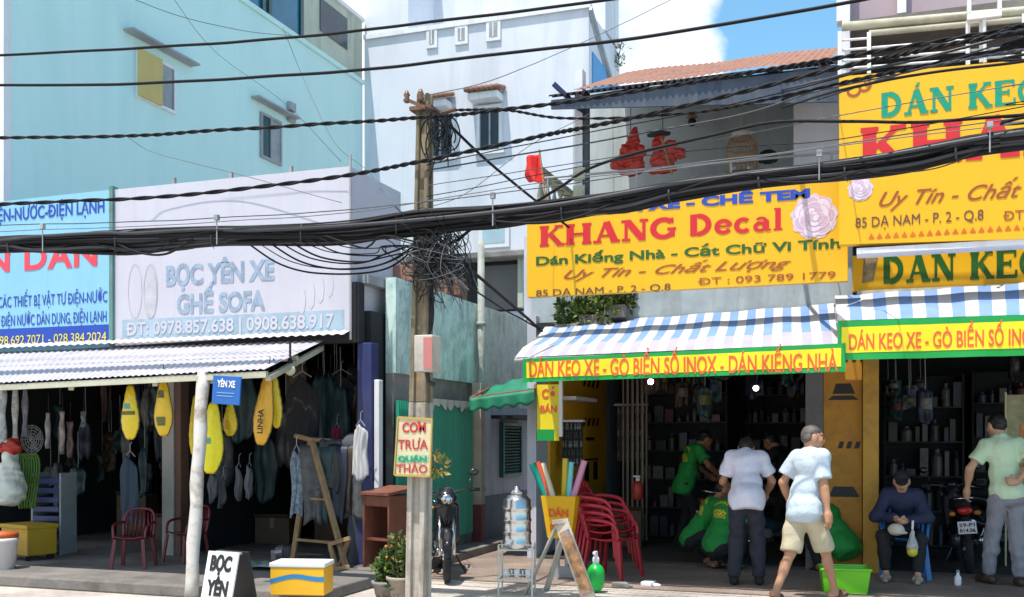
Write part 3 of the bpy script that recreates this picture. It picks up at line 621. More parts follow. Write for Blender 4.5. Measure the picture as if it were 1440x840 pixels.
# ------------------------------------------------------------------ right building
XRb = -.28
rb = thing('shop_house', 'grey shop house with a railed balcony above the big yellow signs', 'building', (1.5, 12.9, 0))
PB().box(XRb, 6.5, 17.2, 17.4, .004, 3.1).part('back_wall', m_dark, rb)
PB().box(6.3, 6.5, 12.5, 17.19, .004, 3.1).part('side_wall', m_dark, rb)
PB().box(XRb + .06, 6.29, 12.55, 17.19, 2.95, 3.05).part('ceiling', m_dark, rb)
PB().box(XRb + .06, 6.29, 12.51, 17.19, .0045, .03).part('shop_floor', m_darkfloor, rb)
PB().box(XRb, 6.5, 12.9, 13.1, 3.06, 8.0).part('front_wall', M('shaded balcony wall', (.035, .035, .042), .8, var=.3, dirt=.3), rb)  # near-black wall colour carries the shade behind the railing
a = PY(1180, 30, 11.8); z = a.z
PB().box(XRb + .02, 6.5, 11.72, 12.88, PY(1190, 44, 11.8).z, PY(1190, 34, 11.8).z).part('balcony_slab', M('stained concrete lip', (.20, .18, .16), .85, var=.3, dirt=.5), rb)
PB().box(PY(1190, 0, 12.1).x, 6.5, 12.1, 12.2, PY(1190, 33, 12.1).z, 9.2).part('parapet_panel', m_mauve, rb)
s_ = PB()
for px, w in ((1186, .07), (1268, .045)): x = PY(px, 0, 11.95).x; s_.box(x - w, x + w, 11.9, 12.09, PY(1190, 33, 12.0).z, 9.2)
s_.part('pilaster', m_trim, rb)
PB().box(XRb - .08, XRb + .0, 11.8, 17.4, 4.3, 9.2).part('side_wall', m_white, rb)
def tilt_tube(s, px0, py0, px1, py1, Y, r):
    s.tube([PY(px0, py0, Y), PY(px1, py1, Y)], r, 8)
for (q, r) in (((1184, 38, 1600, 2), .05), ((1222, 47, 1600, 12), .035)):
    s_ = PB(); tilt_tube(s_, *q, 11.68, r); s_.part('balcony_pipe', m_pipe, rb, smooth=True)
s_ = PB()
for q in ((1183, 71, 1600, 36), (1183, 86, 1600, 52), (1183, 97, 1600, 66), (1183, 57, 1222, 54)): tilt_tube(s_, *q, 11.55, .014)
for px, t, b in ((1181, 45, 108), (1222, 46, 104), (1361, 30, 92), (1380, 28, 88), (1440, 20, 84)):
    A, B = PY(px, t, 11.5), PY(px, b, 11.5); B.x = A.x; s_.bar(A, B, .04, .04)
s_.part('railing', m_trim, rb, smooth=False)
ac = thing('floodlight_bracket', 'white square bracket frame fixed on the cream balcony pipe', 'bracket', PY(1384, 18, 11.4))
s_ = MB(); s_.box(-.16, .16, -.04, .04, -.07, .0); s_.box(-.16, -.12, -.04, .04, 0, .15); s_.box(.12, .16, -.04, .04, 0, .15); s_.box(-.16, .16, -.04, .04, .15, .18); s_.build('frame', m_trim, ac, bevel=.008)
s_ = MB(); s_.tube([(0, 0, -.07), (.01, .02, -.5)], .018, 8); s_.tube([(-.02, 0, -.52), (.0, 0, -.75)], .018, 8); s_.build('stem', m_trim, ac)
# ------------------------------------------------------------------ yellow signs
YK, YR, YL = 11.45, 11.0, 12.3
ks, v = signbox('signboard', 'yellow sign with red slab lettering and a pale rose above the left striped awning', 741, 1192, 292, 243, 418, 395, YK, .12, m_yellow)
text_on('DÁN XE - CHẾ TEM', m_blue, (832, 1139, 277, 290), YK, ks, bold=.05)
slab_on('KHANG', m_red, (758, 953, 312, 341), YK, ks)
slab_on('Decal', m_red, (968, 1102, 298, 328), YK, ks)
m_dgreen = M('dark green letters', (.012, .10, .012), .45, bump=.03)
text_on('Dán Kiếng Nhà - Cắt Chữ Vi Tính', m_dgreen, (754, 1182, 348, 361), YK, ks, bold=.026)
text_on('Uy Tín - Chất Lượng', m_brown, (793, 1113, 371, 384), YK, ks, bold=.005, shear=.55)
text_on('85 DẠ NAM - P. 2 - Q.8', m_olive, (754, 943, 403, 413), YK, ks, bold=.0)
text_on('ĐT : 093 789 1779', m_brown, (982, 1175, 386, 396), YK, ks, bold=.0)
def rose(px, py, R0, Y, parent):
    o = PY(px, py, Y); s = PB(); random.seed(11)
    n = 60
    s.prism([(R0 * (1 + .05 * sin(9 * a) + .03 * sin(17 * a + 1)) * cos(a), R0 * (1 + .05 * sin(9 * a) + .03 * sin(17 * a + 1)) * sin(a)) for a in [2 * pi * k / n for k in range(n)]], lambda u, v, w: (o.x + u, Y - .004 + w, o.z + v), .0035)
    d = s.part('rose_print', M('pale rose print', (.66, .52, .60), .5, var=.1, scale=6), parent)
    tones = [(.74, .62, .70), (.58, .42, .53), (.68, .53, .62), (.50, .33, .46)]
    z_ = 0
    for rg, (rad, n_, sz) in enumerate(((.68, 7, .34), (.46, 6, .30), (.27, 5, .24), (.1, 3, .18))):
        for q in range(n_):
            a = 2 * pi * q / n_ + rg * .5; cx, cy = rad * R0 * cos(a), rad * R0 * sin(a); z_ += 1
            for lay, (f, tone) in enumerate(((1., (q + rg) % 2 + (2 if rg > 1 else 0)), (.82, (q + rg + 1) % 2 + (0 if rg > 1 else 0)))):
                s = PB(); y_ = Y - .0046 - .00028 * (2 * z_ + lay); m_ = [(cx + sz * R0 * f * (1.15 * sin(t) * -sin(a) + .8 * cos(t) * cos(a)), cy + sz * R0 * f * (1.15 * sin(t) * cos(a) + .8 * cos(t) * sin(a))) for t in [2 * pi * j / 18 for j in range(18)]]
                s.add([(o.x + u, y_, o.z + v) for u, v in m_], [tuple(range(18))])
                PET.setdefault((id(d), tone), []).append(s)
    for (dd, tone), L_ in list(PET.items()):
        if dd == id(d):
            s = PB()
            for q in L_: s.add(q.v, q.f)
            s.part('petal', M('rose tone %d' % tone, tones[tone], .5, var=.12, scale=30), d)
PET = {}
rose(1145, 305, .235, YK, ks)
rs, v = signbox('signboard', 'tall yellow sign with green and red lettering on the right balcony', 1180, 1640, 108, 66, 344, 330, YR, .14, m_yellow)
slab_on('DÁN KEO XE', m_tealt, (1237, 1560, 115, 150), YR, rs)
slab_on('KHANG', m_red, (1208, 1600, 163, 222), YR, rs)
text_on('Uy Tín - Chất Lượng', m_brown, (1236, 1545, 258, 280), YR, rs, bold=.005, shear=.5)
text_on('85 DẠ NAM - P. 2 - Q.8', m_olive, (1203, 1383, 300, 315), YR, rs, bold=.0)
text_on('ĐT : 093 789 1779', m_brown, (1411, 1580, 291, 305), YR, rs, bold=.0)
rose(1210, 266, .12, YR, rs)
s_ = PB(); o = PY(1208, 126, YR)
for (cx, cz, r, a0, a1) in ((-.05, .0, .06, 160, 400), (.05, .04, .06, -120, 120), (.09, .06, .035, 60, 330)):
    pts = [(cx + r * cos(R(a0 + (a1 - a0) * i / 14)), cz + r * sin(R(a0 + (a1 - a0) * i / 14))) for i in range(15)]
    A = [(o.x + cx + (x - cx) * .8, YR - .0045 - r * .01, o.z + cz + (z - cz) * .8) for x, z in pts]; B = [(o.x + cx + (x - cx) * 1.2, YR - .0045 - r * .01, o.z + cz + (z - cz) * 1.2) for x, z in pts]
    s_.add(A + B, [(j, j + 1, 15 + j + 1, 15 + j) for j in range(14)])
s_.part('swirl_emblem', m_brown, rs)
s_ = PB(); A = PY(1215, 334, YR); n = 40
for k in range(n):
    x = A.x + .04 + k * .078; s_.add([(x, YR - .0045, A.z - .02), (x + .06, YR - .0045, A.z - .02), (x + .03, YR - .0045, A.z + .035)], [(0, 1, 2)])
s_.part('dashed_border', M('orange border', (.62, .12, .01), .5), rs)
s_ = PB(); a = PY(1190, 348, YR); s_.box(a.x + .1, 3.6, YR + .02, YR + .3, a.z - .07, a.z - .012); s_.part('bottom_frame', m_trim, rs)
rs2, v = signbox('signboard', 'low shaded amber sign reading in dark green letters under the tall yellow sign', 1199, 1640, 360, 336, 410, 400, YL, .1, m_yellow)
slab_on('DÁN KEO', m_dgreen, (1240, 1470, 355, 394), YL, rs2)
s_ = PB(); q0 = PY(1205, 408, YL - .1); s_.box(q0.x, 3.6, YL - .12, YL - .01, q0.z - .09, q0.z - .01); s_.part('bottom_frame', m_pipe, rs2)
s_ = PB(); o = PY(1228, 378, YL); s_.add([(o.x - .12, YL - .005, o.z - .16), (o.x + .0, YL - .005, o.z - .14), (o.x + .05, YL - .005, o.z + .12), (o.x - .1, YL - .005, o.z + .12)], [(0, 1, 2, 3)]); s_.part('print', M('faded portrait print', (.25, .20, .10), .6, var=.6, scale=14), rs2)
# ------------------------------------------------------------------ striped awnings with banners
m_cw = M('awning white canvas', (.58, .56, .58), .8, var=.08, scale=3, bump=.1, streak=.3, dcol=(.5, .45, .44), streaky=(4, 1, 1))
m_cb = M('awning blue canvas', (.16, .28, .56), .8, var=.12, scale=3, bump=.1, streak=.3, dcol=(.25, .33, .5), streaky=(4, 1, 1))
m_cw2 = M('bleached canvas', (.52, .47, .48), .85, var=.1, scale=3, bump=.1, streak=.4, dcol=(.5, .42, .42), streaky=(5, 1, 1))
m_cb2 = M('bleached grey canvas', (.36, .34, .41), .85, var=.1, scale=3, bump=.1, streak=.4, dcol=(.42, .38, .4), streaky=(5, 1, 1))
m_gband = M('green band', (.0, .30, .05), .5, var=.08, bump=.06, bscale=9)
m_banner = M('lemon banner', (.82, .66, .01), .45, var=.06, scale=3, bump=.1, bscale=5)
m_rbanner = M('banner red letters', (.75, .10, .03), .45, var=.1, scale=20, bump=.03)
def striped(label, f0, f1, b0, b1, ns, drop, bleached):
    t = thing('striped_awning', label, 'awning', (f0 + f1) / 2)
    m0 = f0.lerp(b0, .22) + Vector((0, 0, .02)); m1 = f1.lerp(b1, .22) + Vector((0, 0, .02))
    def P(u, v):
        p = m0.lerp(m1, u).lerp(b0.lerp(b1, u), v); return (p.x, p.y, p.z - .04 * sin(pi * v) + .006 * sin(u * 31 + v * 3) + .012 * sin(u * 9 * pi) ** 2 * (1 - v))
    s = PB(); sub = 4
    for k in range(ns):
        s.cur = k % 2; s.sheet(lambda u, v: P((k + u) / ns, v), sub, 10)
    s.part('canopy', [m_cw, m_cb], t, smooth=True)
    s = PB()
    for k in range(ns):
        s.cur = k % 2
        s.sheet(lambda u, v: (lambda w, a, b: (a.lerp(b, v) + Vector((0, 0, (.012 * sin(w * 9 * pi) ** 2 + .006 * sin(w * 31)) * (1 - v)))))((k + u) / ns, m0.lerp(m1, (k + u) / ns), f0.lerp(f1, (k + u) / ns)), sub, 5)
    s.part('front_flap', [m_cw2, m_cb2] if bleached else [m_cw, m_cb], t, smooth=True)
    s = PB()
    for A, B in ((f0, f1), (m0, m1)): s.tube([A - Vector((0, 0, .03)), B - Vector((0, 0, .03))], .02, 8)
    for u in (0, .25, .5, .75, 1): s.tube([f0.lerp(f1, u) - Vector((0, -.02, .03)), m0.lerp(m1, u) - Vector((0, 0, .03)), b0.lerp(b1, u) - Vector((0, 0, .1))], .016, 8)
    s.part('frame', m_grey, t)
    return t
YF = 10.0
f0, f1 = PY(724, 503, YF), PY(1186, 483, YF); b0, b1 = PY(768, 458, 12.6), PY(1176, 427, 12.6)
striped('faded blue and white striped awning with bleached front flap over the green shirt workers', f0, f1, b0, b1, 35, .2, True)
g0, g1 = PY(1178, 451, YF), PY(1700, 434, YF); c0, c1 = PY(1174, 416, 12.2), PY(1700, 380, 12.2)
striped('fresh blue and white striped awning half shaded by the tall yellow sign', g0, g1, c0, c1, 27, .2, False)
def banner(label, l, r, tl, tr, bl, br, txt, tx, Y):
    A, B, C, D = PY(l, tl, Y), PY(r, tr, Y), PY(l, bl, Y), PY(r, br, Y)
    t = thing('banner', label, 'banner', (A + D) / 2)
    rip = lambda u, v: .014 * sin(u * 23 + v * 2) * v + .008 * sin(u * 57)
    s = PB(); s.sheet(lambda u, v: (lambda p: (p.x, p.y - .02 + rip(u, v), p.z))(A.lerp(B, u).lerp(C.lerp(D, u), v)), 90, 6); bk = s.part('border', m_gband, t, smooth=True)
    w0 = .012; s = PB(); s.sheet(lambda u, v: (lambda U, V: (lambda p: (p.x, p.y - .024 + rip(U, V), p.z))(A.lerp(B, U).lerp(C.lerp(D, U), V)))(w0 + u * (1 - 2 * w0), .16 + .66 * v), 90, 6); s.part('field', m_banner, bk, smooth=True)
    o = text_on(txt, m_rbanner, tx, Y - .024, t, bold=.012, lift=.0)
    for q in o.data.vertices:
        U = (q.co.x - A.x) / (B.x - A.x); m0_ = A.lerp(B, U); m1_ = C.lerp(D, U); q.co.y = Y - .0275 + rip(U, (m0_.z - q.co.z) / max(m0_.z - m1_.z, 1e-3)) - .002 * (1 if q.co.y < Y - .0281 else 0)
    return t
banner('green edged lemon banner in red capitals hanging below the bleached awning', 736, 1189, 505, 483, 538, 523, 'DÁN KEO XE - GÒ BIỂN SỐ INOX - DÁN KIẾNG NHÀ', (744, 1178, 501, 526), YF - .03)
banner('green edged lemon banner in red capitals hanging below the half shaded awning', 1178, 1700, 452, 434, 507, 494, 'DÁN KEO XE - GÒ BIỂN SỐ INOX - DÁN KIẾNG NHÀ', (1194, 1640, 462, 486), YF - .03)
# ------------------------------------------------------------------ soft bodies: blended solids meshed on a grid
def _pts(lo, hi, h):
    ax = [np.arange(lo[i], hi[i] + h, h) for i in range(3)]
    return ax
class Soft:
    """capsules (c), ellipsoids (e) in blend groups, cut planes, meshed by surface nets"""
    def __init__(s): s.g = []; s.cuts = []; s.holes = []
    def group(s, k): s.g.append((k, [])); return s
    def c(s, a, b, ra, rb=None): s.g[-1][1].append(('c', np.array(a, float), np.array(b, float), ra, ra if rb is None else rb)); return s
    def cf(s, a, b, ra, rb=None): s.c(a, b, ra, rb); s.g[-1][1][-1] += (True,); return s      # square-cut end
    def e(s, c, r, rot=None): s.g[-1][1].append(('e', np.array(c, float), np.array(r, float), np.array(rot if rot is not None else Matrix.Identity(3)))); return s
    def cut(s, p, n): s.cuts.append((np.array(p, float), np.array(Vector(n).normalized(), float))); return s
    vert = False
    def mesh(s, h, wr=0., seed=0, wfreq=14.):
        lo = np.full(3, 1e9); hi = -lo
        for k, pr in s.g:
            for p in pr:
                if p[0] == 'c': r = max(p[3], p[4]); a = np.minimum(p[1], p[2]) - r; b = np.maximum(p[1], p[2]) + r
                else: r = p[2].max(); a = p[1] - r; b = p[1] + r
                lo = np.minimum(lo, a); hi = np.maximum(hi, b)
        lo -= .05; hi += .05
        ax = [lo[i] + h * np.arange(int((hi[i] - lo[i]) / h) + 2) for i in range(3)]
        F = np.full([len(a) for a in ax], 1., np.float32)
        for k, pr in s.g:
            A = np.zeros(F.shape, np.float32)
            for p in pr:
                m = .02 + 5 * k
                if p[0] == 'c': r = max(p[3], p[4]) + m; a = np.minimum(p[1], p[2]) - r; b = np.maximum(p[1], p[2]) + r
                else: r = p[2].max() + m; a = p[1] - r; b = p[1] + r
                sl = tuple(slice(max(0, int((a[i] - lo[i]) / h)), min(len(ax[i]), int((b[i] - lo[i]) / h) + 2)) for i in range(3))
                X = np.stack(np.meshgrid(*[ax[i][sl[i]] for i in range(3)], indexing='ij'), -1)
                if p[0] == 'c':
                    d = p[2] - p[1]; t = np.clip(((X - p[1]) @ d) / max(d @ d, 1e-9), 0, 1)
                    D = np.linalg.norm(X - p[1] - t[..., None] * d, axis=-1) - (p[3] + (p[4] - p[3]) * t)
                    if len(p) > 5: D = np.maximum(D, ((X - p[2]) @ d) / max(np.sqrt(d @ d), 1e-6))
                else:
                    q = (X - p[1]) @ p[3]; k0 = np.linalg.norm(q / p[2], axis=-1); k1 = np.linalg.norm(q / p[2] ** 2, axis=-1)
                    D = k0 * (k0 - 1) / np.maximum(k1, 1e-6)
                A[sl] += np.exp(np.clip(-D / k, -30, 30)).astype(np.float32)
            with np.errstate(divide='ignore'): G = np.where(A > 1e-12, -k * np.log(np.maximum(A, 1e-12)), 1.)
            F = np.minimum(F, G)
        if wr or s.cuts:
            X = np.stack(np.meshgrid(*ax, indexing='ij'), -1)
            if wr:
                x, y, z = X[..., 0], X[..., 1], X[..., 2]; f = wfreq
                if s.vert: x, y, z = x * 1.9, y * 1.9, z * .22
                f = wfreq; o = seed * 1.7
                w = np.sin(f * (z * 1.5 + x * .8) + 3 * np.sin(f * .4 * (x - y) + o) + o) * np.sin(f * .55 * (x + y * 1.3 - z * .4) + 2 * o) + .6 * np.sin(f * 2.1 * (z + .5 * y - .3 * x) + 2.5 * np.sin(f * .7 * z + o) + o) + .35 * np.sin(f * 3.7 * (x * .7 + z * .3 - y) + 4 * np.sin(f * .8 * y + o))
                F = F + wr * w
            for p, n in s.cuts: F = np.maximum(F, (X - p) @ n)
        ins = F < 0; nx, ny, nz = F.shape
        corners = [(i, j, k) for i in (0, 1) for j in (0, 1) for k in (0, 1)]
        sub = lambda A, c: A[c[0]:nx - 1 + c[0], c[1]:ny - 1 + c[1], c[2]:nz - 1 + c[2]]
        cnt = sum(sub(ins, c).astype(np.int8) for c in corners); act = (cnt > 0) & (cnt < 8)
        idx = np.argwhere(act); ids = np.full(act.shape, -1, np.int64); ids[act] = np.arange(len(idx))
        acc = np.zeros((len(idx), 3)); num = np.zeros(len(idx))
        val = {c: F[idx[:, 0] + c[0], idx[:, 1] + c[1], idx[:, 2] + c[2]] for c in corners}
        for a in corners:
            for axs in range(3):
                if a[axs] == 0:
                    b = list(a); b[axs] = 1; b = tuple(b); va, vb = val[a], val[b]; m = (va < 0) != (vb < 0)
                    t = np.where(m, va / np.where(m, va - vb, 1), 0); pt = np.array(a)[None] + t[:, None] * (np.array(b) - np.array(a))[None]
                    acc[m] += pt[m]; num[m] += 1
        V = lo[None] + (idx + acc / num[:, None]) * h
        fs = []
        for axs in range(3):
            o1, o2 = [(1, 2), (2, 0), (0, 1)][axs]
            s0 = [slice(1, n - 1) for n in F.shape]; s0[axs] = slice(0, F.shape[axs] - 1); s1 = list(s0); s1[axs] = slice(1, F.shape[axs])
            A, B = ins[tuple(s0)], ins[tuple(s1)]; e = np.argwhere(A != B)
            if not len(e): continue
            off = np.array([s_.start for s_ in s0]); g = e + off
            def cell(d1, d2): q = g.copy(); q[:, o1] -= d1; q[:, o2] -= d2; return ids[q[:, 0], q[:, 1], q[:, 2]]
            Q = np.stack([cell(1, 1), cell(0, 1), cell(0, 0), cell(1, 0)], 1)
            fl = ~A[tuple((g - off).T)]; Q[fl] = Q[fl][:, ::-1]; fs.append(Q)
        return V, np.concatenate(fs)
    def build(s, name, mats, parent=None, h=.012, wr=0., seed=0, wfreq=14., paint=None, relax=1):
        V, Q = s.mesh(h, wr, seed, wfreq)
        me = bpy.data.meshes.new(name); me.vertices.add(len(V)); me.vertices.foreach_set('co', V.ravel())
        me.loops.add(Q.size); me.loops.foreach_set('vertex_index', Q.ravel().astype(np.int32)); me.polygons.add(len(Q))
        me.polygons.foreach_set('loop_start', np.arange(0, Q.size, 4, dtype=np.int32)); me.polygons.foreach_set('loop_total', np.full(len(Q), 4, np.int32))
        for m in (mats if isinstance(mats, (list, tuple)) else [mats]): me.materials.append(m)
        if paint is not None: me.polygons.foreach_set('material_index', paint(V[Q].mean(1)).astype(np.int32))
        me.polygons.foreach_set('use_smooth', np.ones(len(Q), bool)); me.update(calc_edges=True); me.validate()
        o = bpy.data.objects.new(name, me); COL.objects.link(o)
        if parent: o.parent = parent
        if relax:
            q = o.modifiers.new('relax', 'SMOOTH'); q.factor = .5; q.iterations = relax
        return o
# ------------------------------------------------------------------ people
def skin_mat(n, c): return M(n, c, .55, var=.08, scale=9, bump=.06, bscale=120)
m_skin = skin_mat('warm skin', (.42, .21, .12)); m_skind = skin_mat('tanned skin', (.30, .14, .075)); m_skinp = skin_mat('pale skin', (.52, .29, .19))
m_eye = M('eye dark', (.02, .014, .012), .3, bump=0); m_lip = M('lips', (.28, .09, .07), .5, bump=0)
m_hair = M('black hair', (.012, .010, .010), .5, var=.4, scale=30, bump=.5, bscale=90); m_hairg = M('greying hair', (.11, .095, .085), .6, var=.75, scale=16, bump=.5, bscale=90)
def ik(a, b, l1, l2, pole):
    a, b, pole = Vector(a), Vector(b), Vector(pole); d = b - a; L_ = min(d.length, (l1 + l2) * .998); u = d.normalized()
    x = (l1 * l1 - l2 * l2 + L_ * L_) / (2 * L_); hh = math.sqrt(max(l1 * l1 - x * x, 0)); p = pole - u * pole.dot(u)
    p = p.normalized() if p.length > 1e-6 else u.orthogonal().normalized(); return a + u * x + p * hh, a + u * L_
def frame(up, fwd):
    up = Vector(up).normalized(); fwd = Vector(fwd); fwd = (fwd - up * fwd.dot(up)).normalized(); rt = fwd.cross(up)
    return Matrix((rt, fwd, up)).transposed()
def hand(S, wrist, d, palm, side, curl=.5, sc=1., spread=.12):
    """d: direction of the knuckles, palm: the way the palm faces, side: +1 thumb on d x palm, -1 the other way"""
    d = Vector(d).normalized(); palm = Vector(palm); palm = (palm - d * palm.dot(d)).normalized(); sd = d.cross(palm) * side
    w = Vector(wrist); S.group(.012 * sc)
    S.c(w - d * .03 * sc, w + d * .02 * sc, .024 * sc, .022 * sc)
    for t in (-.028, -.01, .009, .027): S.c(w + d * .015 * sc + sd * t * .6 * sc, w + d * .075 * sc + sd * t * sc, .017 * sc, .0125 * sc)
    for i, (t, ln) in enumerate(((.029, .072), (.0105, .082), (-.009, .076), (-.027, .058))):
        k = w + d * .078 * sc + sd * t * sc; c = curl * (1 + .12 * i); S.group(.0025)
        a1, a2, a3 = c * .55, c * 1.3, c * 1.9; q = k - d * .012 * sc; dv = d + sd * t * spread * 8
        for ang, fr, r0, r1 in ((a1, .45, .0098, .009), (a2, .32, .009, .0082), (a3, .25, .0082, .007)):
            v = (dv * cos(ang) + palm * sin(ang)).normalized(); n = q + v * (ln * fr + (.012 if fr == .45 else 0)) * sc; S.c(q, n, r0 * sc, r1 * sc); q = n
    S.group(.003); b = w + d * .022 * sc + sd * .028 * sc; m1 = b + (sd * .75 + d * .6 + palm * .35).normalized() * .04 * sc; m2 = m1 + (d * .85 + sd * .2 + palm * (.3 + .4 * curl)).normalized() * .032 * sc
    S.c(w + d * .015 * sc + sd * .012 * sc, b, .017 * sc, .0145 * sc).c(b, m1, .0135 * sc, .011 * sc).c(m1, m2, .011 * sc, .0085 * sc)
def person(label, loc, rz, pel, chest, head, face, sh, hands, feet, hips=.085, elp=((-1, -.3, -.3), (1, -.3, -.3)), knp=((0, 1, 0), (0, 1, 0)), toes=((0, 1, 0), (0, 1, 0)), hd=None, palms=None, curl=.5,
           skin=None, top=None, bottom=None, shoes=None, hair=None, cap=None, group=None, shw=.15, build=1., seed=1, mask=None, scale=1.):
    """everything in the person's own frame: facing +y, x to their right, ground at z = 0; 0 = left, 1 = right"""
    skin = skin or m_skin; P = thing('person', label, 'person', loc, rz, group); P.scale = (scale,) * 3
    pel, chest, head = Vector(pel), Vector(chest), Vector(head); up = (chest - pel).normalized()
    rt = Vector(sh).normalized() if sh is not None else Vector((1, 0, 0)); fwd = up.cross(rt).normalized(); rt = fwd.cross(up)
    T = Matrix((rt, fwd, up)).transposed(); shp = [chest + up * .07 - rt * shw, chest + up * .07 + rt * shw]
    prt = (rt * .5 + Vector((1, 0, 0)) * .5).normalized(); hp = [pel - prt * hips - up * .02, pel + prt * hips - up * .02]
    UA, FA, TH, CA = .275, .245, .41, .40
    el, wr, kn, an = [], [], [], []
    for i in (0, 1):
        e, w = ik(shp[i], hands[i], UA, FA, elp[i]); el.append(e); wr.append(w); k, a = ik(hp[i], feet[i], TH, CA, knp[i]); kn.append(k); an.append(a)
    face = Vector(face).normalized(); neckb = chest + up * .12; hu = (head - neckb).normalized(); hup = (hu * .5 + Vector((0, 0, 1)) * .5 + up * .15).normalized()
    if abs(hup.dot(face)) > .9: hup = up
    Hm = frame(hup, face); H = lambda x, y, z: head + Hm @ Vector((x, y, z)); b = build
    # body
    b *= .86; S = Soft().group(.012)
    S.e(pel, (.15 * b, .11 * b, .115), T).e(pel.lerp(chest, .45), (.13 * b, .098 * b, .15), T).e(chest, (.155 * b, .105 * b, .16), T).c(shp[0], shp[1], .044, .044)
    S.c(neckb - up * .05, neckb.lerp(head, .75), .056, .05)
    for i in (0, 1):
        S.c(shp[i], el[i], .044, .035).c(el[i], wr[i], .034, .024).e(el[i].lerp(wr[i], .3), (.034, .034, .075), frame(wr[i] - el[i], fwd if abs((wr[i] - el[i]).normalized().dot(fwd)) < .9 else rt))
        S.c(hp[i], kn[i], .078 * b, .048).c(kn[i], an[i], .046, .034); bk = kn[i].lerp(an[i], .3) - Vector(knp[i]).normalized() * .018; S.c(bk, kn[i].lerp(an[i], .5), .042, .036)
        tv = Vector(toes[i]).normalized(); an_ = an[i]; S.c(an_ - tv * .045 - Vector((0, 0, .035)), an_ + tv * .05 - Vector((0, 0, .038)), .034, .032).c(an_ + tv * .05 - Vector((0, 0, .038)), an_ + tv * .145 - Vector((0, 0, .05)), .034, .024)
    S.group(.010)
    S.e(H(0, -.012, .02), (.074, .092, .088), Hm).e(H(0, .02, -.045), (.058, .066, .066), Hm).c(H(-.02, .05, -.088), H(.02, .05, -.088), .022)
    S.c(H(0, .082, .012), H(0, .102, -.024), .009, .014).c(H(-.03, .076, .024), H(.03, .076, .024), .010).c(H(-.016, .085, -.055), H(.016, .085, -.055), .0085)
    for sx in (-1, 1): S.e(H(sx * .077, -.005, -.012), (.011, .022, .034), Hm).e(H(sx * .04, .058, -.02), (.025, .022, .022), Hm)
    S.c(neckb, H(0, -.025, -.05), .05, .052)
    for i in (0, 1):
        d = (wr[i] - el[i]).normalized() if not hd or hd[i] is None else Vector(hd[i])
        pm = Vector(palms[i]) if palms and palms[i] is not None else (rt if i == 0 else -rt)
        dd = d.normalized(); pmn = (pm - dd * pm.dot(dd)).normalized(); side = 1
        inn = fwd + Vector((0, 0, .3))                                     # thumb towards the front
        side = 1 if dd.cross(pmn).dot(inn) > 0 else -1
        hand(S, wr[i], d, pm, side, curl)
    ey = [np.array(H(sx * .032, .078, .004)) for sx in (-1, 1)]; lp = np.array(H(0, .09, -.054)); bw = [np.array(H(sx * .034, .085, .028)) for sx in (-1, 1)]
    def paint(C):
        o = np.zeros(len(C), int)
        Hn = np.array(Hm)
        for q, rx, rz_, v in ((ey[0], .016, .0075, 1), (ey[1], .016, .0075, 1), (bw[0], .022, .006, 1), (bw[1], .022, .006, 1), (lp, .024, .008, 2)):
            l_ = (C - q) @ Hn; o[(np.abs(l_[:, 0]) < rx) & (np.abs(l_[:, 2]) < rz_) & (np.abs(l_[:, 1]) < .035)] = v
        return o
    S.build('body', [skin, m_eye, m_lip], P, h=.0085, paint=paint, relax=1)
    # upper garment
    if top:
        mat, sl, hem = top['mat'], top.get('sleeve', .62), top.get('hem', .06); f = top.get('fit', .018)
        S = Soft().group(.014)
        S.e(chest, (.155 * b + f, .107 * b + f, .165), T).e(pel.lerp(chest, .45), (.138 * b + f, .104 * b + f, .17), T).e(pel + up * .02, (.165 * b + f, .128 * b + f + top.get('seat', 0), .16), T).c(shp[0], shp[1], .05 + f * .7)
        if hem > .12: S.e(pel - up * (hem - .1), (.168 * b + f, .135 * b + f, .16), T)
        S.cut(pel - up * hem, -up)
        S.c(neckb - up * .03, neckb + up * .012, .066, .062) if top.get('collar') else S.c(neckb - up * .05, neckb - up * .015, .07, .06)
        for i in (0, 1):
            if sl >= 1: e2 = el[i].lerp(wr[i], min(sl - 1, .97)); S.c(shp[i], el[i], .046 + f, .038 + f).c(el[i], e2, .038 + f, .03 + f * .8)
            else:
                e2 = shp[i].lerp(el[i], sl); S.cf(shp[i], e2, .046 + f, .045 + f * 1.25)
        o = S.build('shirt', [mat] + ([top['mat2']] if top.get('mat2') else []), P, h=.0115, wr=top.get('wr', .0065), seed=seed, paint=top.get('paint') and top['paint'](T, chest, pel), relax=1)
        # the sleeve ends are cut square by a second garment pass
    if bottom:
        mat, ln, f = bottom['mat'], bottom.get('len', 1.9), bottom.get('fit', .012)
        S = Soft().group(.012); S.e(pel, (.150 * b + f * .6, .112 * b + f * .6, .12), T).e(pel - up * .05, (.145 * b + f, .11 * b + f, .10), T)
        for i in (0, 1):
            if ln <= 1: e2 = hp[i].lerp(kn[i], ln); S.cf(hp[i], e2, .082 * b + f, .06 + f * 1.5)
            else: e2 = kn[i].lerp(an[i], ln - 1); S.c(hp[i], kn[i], .083 * b + f, .058 + f).c(kn[i], kn[i].lerp(an[i], .4), .058 + f, .054 + f).c(kn[i].lerp(an[i], .4), e2, .054 + f, .044 + f * bottom.get('flare', 1.2))
        S.build('trousers' if ln > 1 else 'shorts', mat, P, h=.0115, wr=bottom.get('wr', .004), seed=seed + 3, wfreq=17, relax=1)
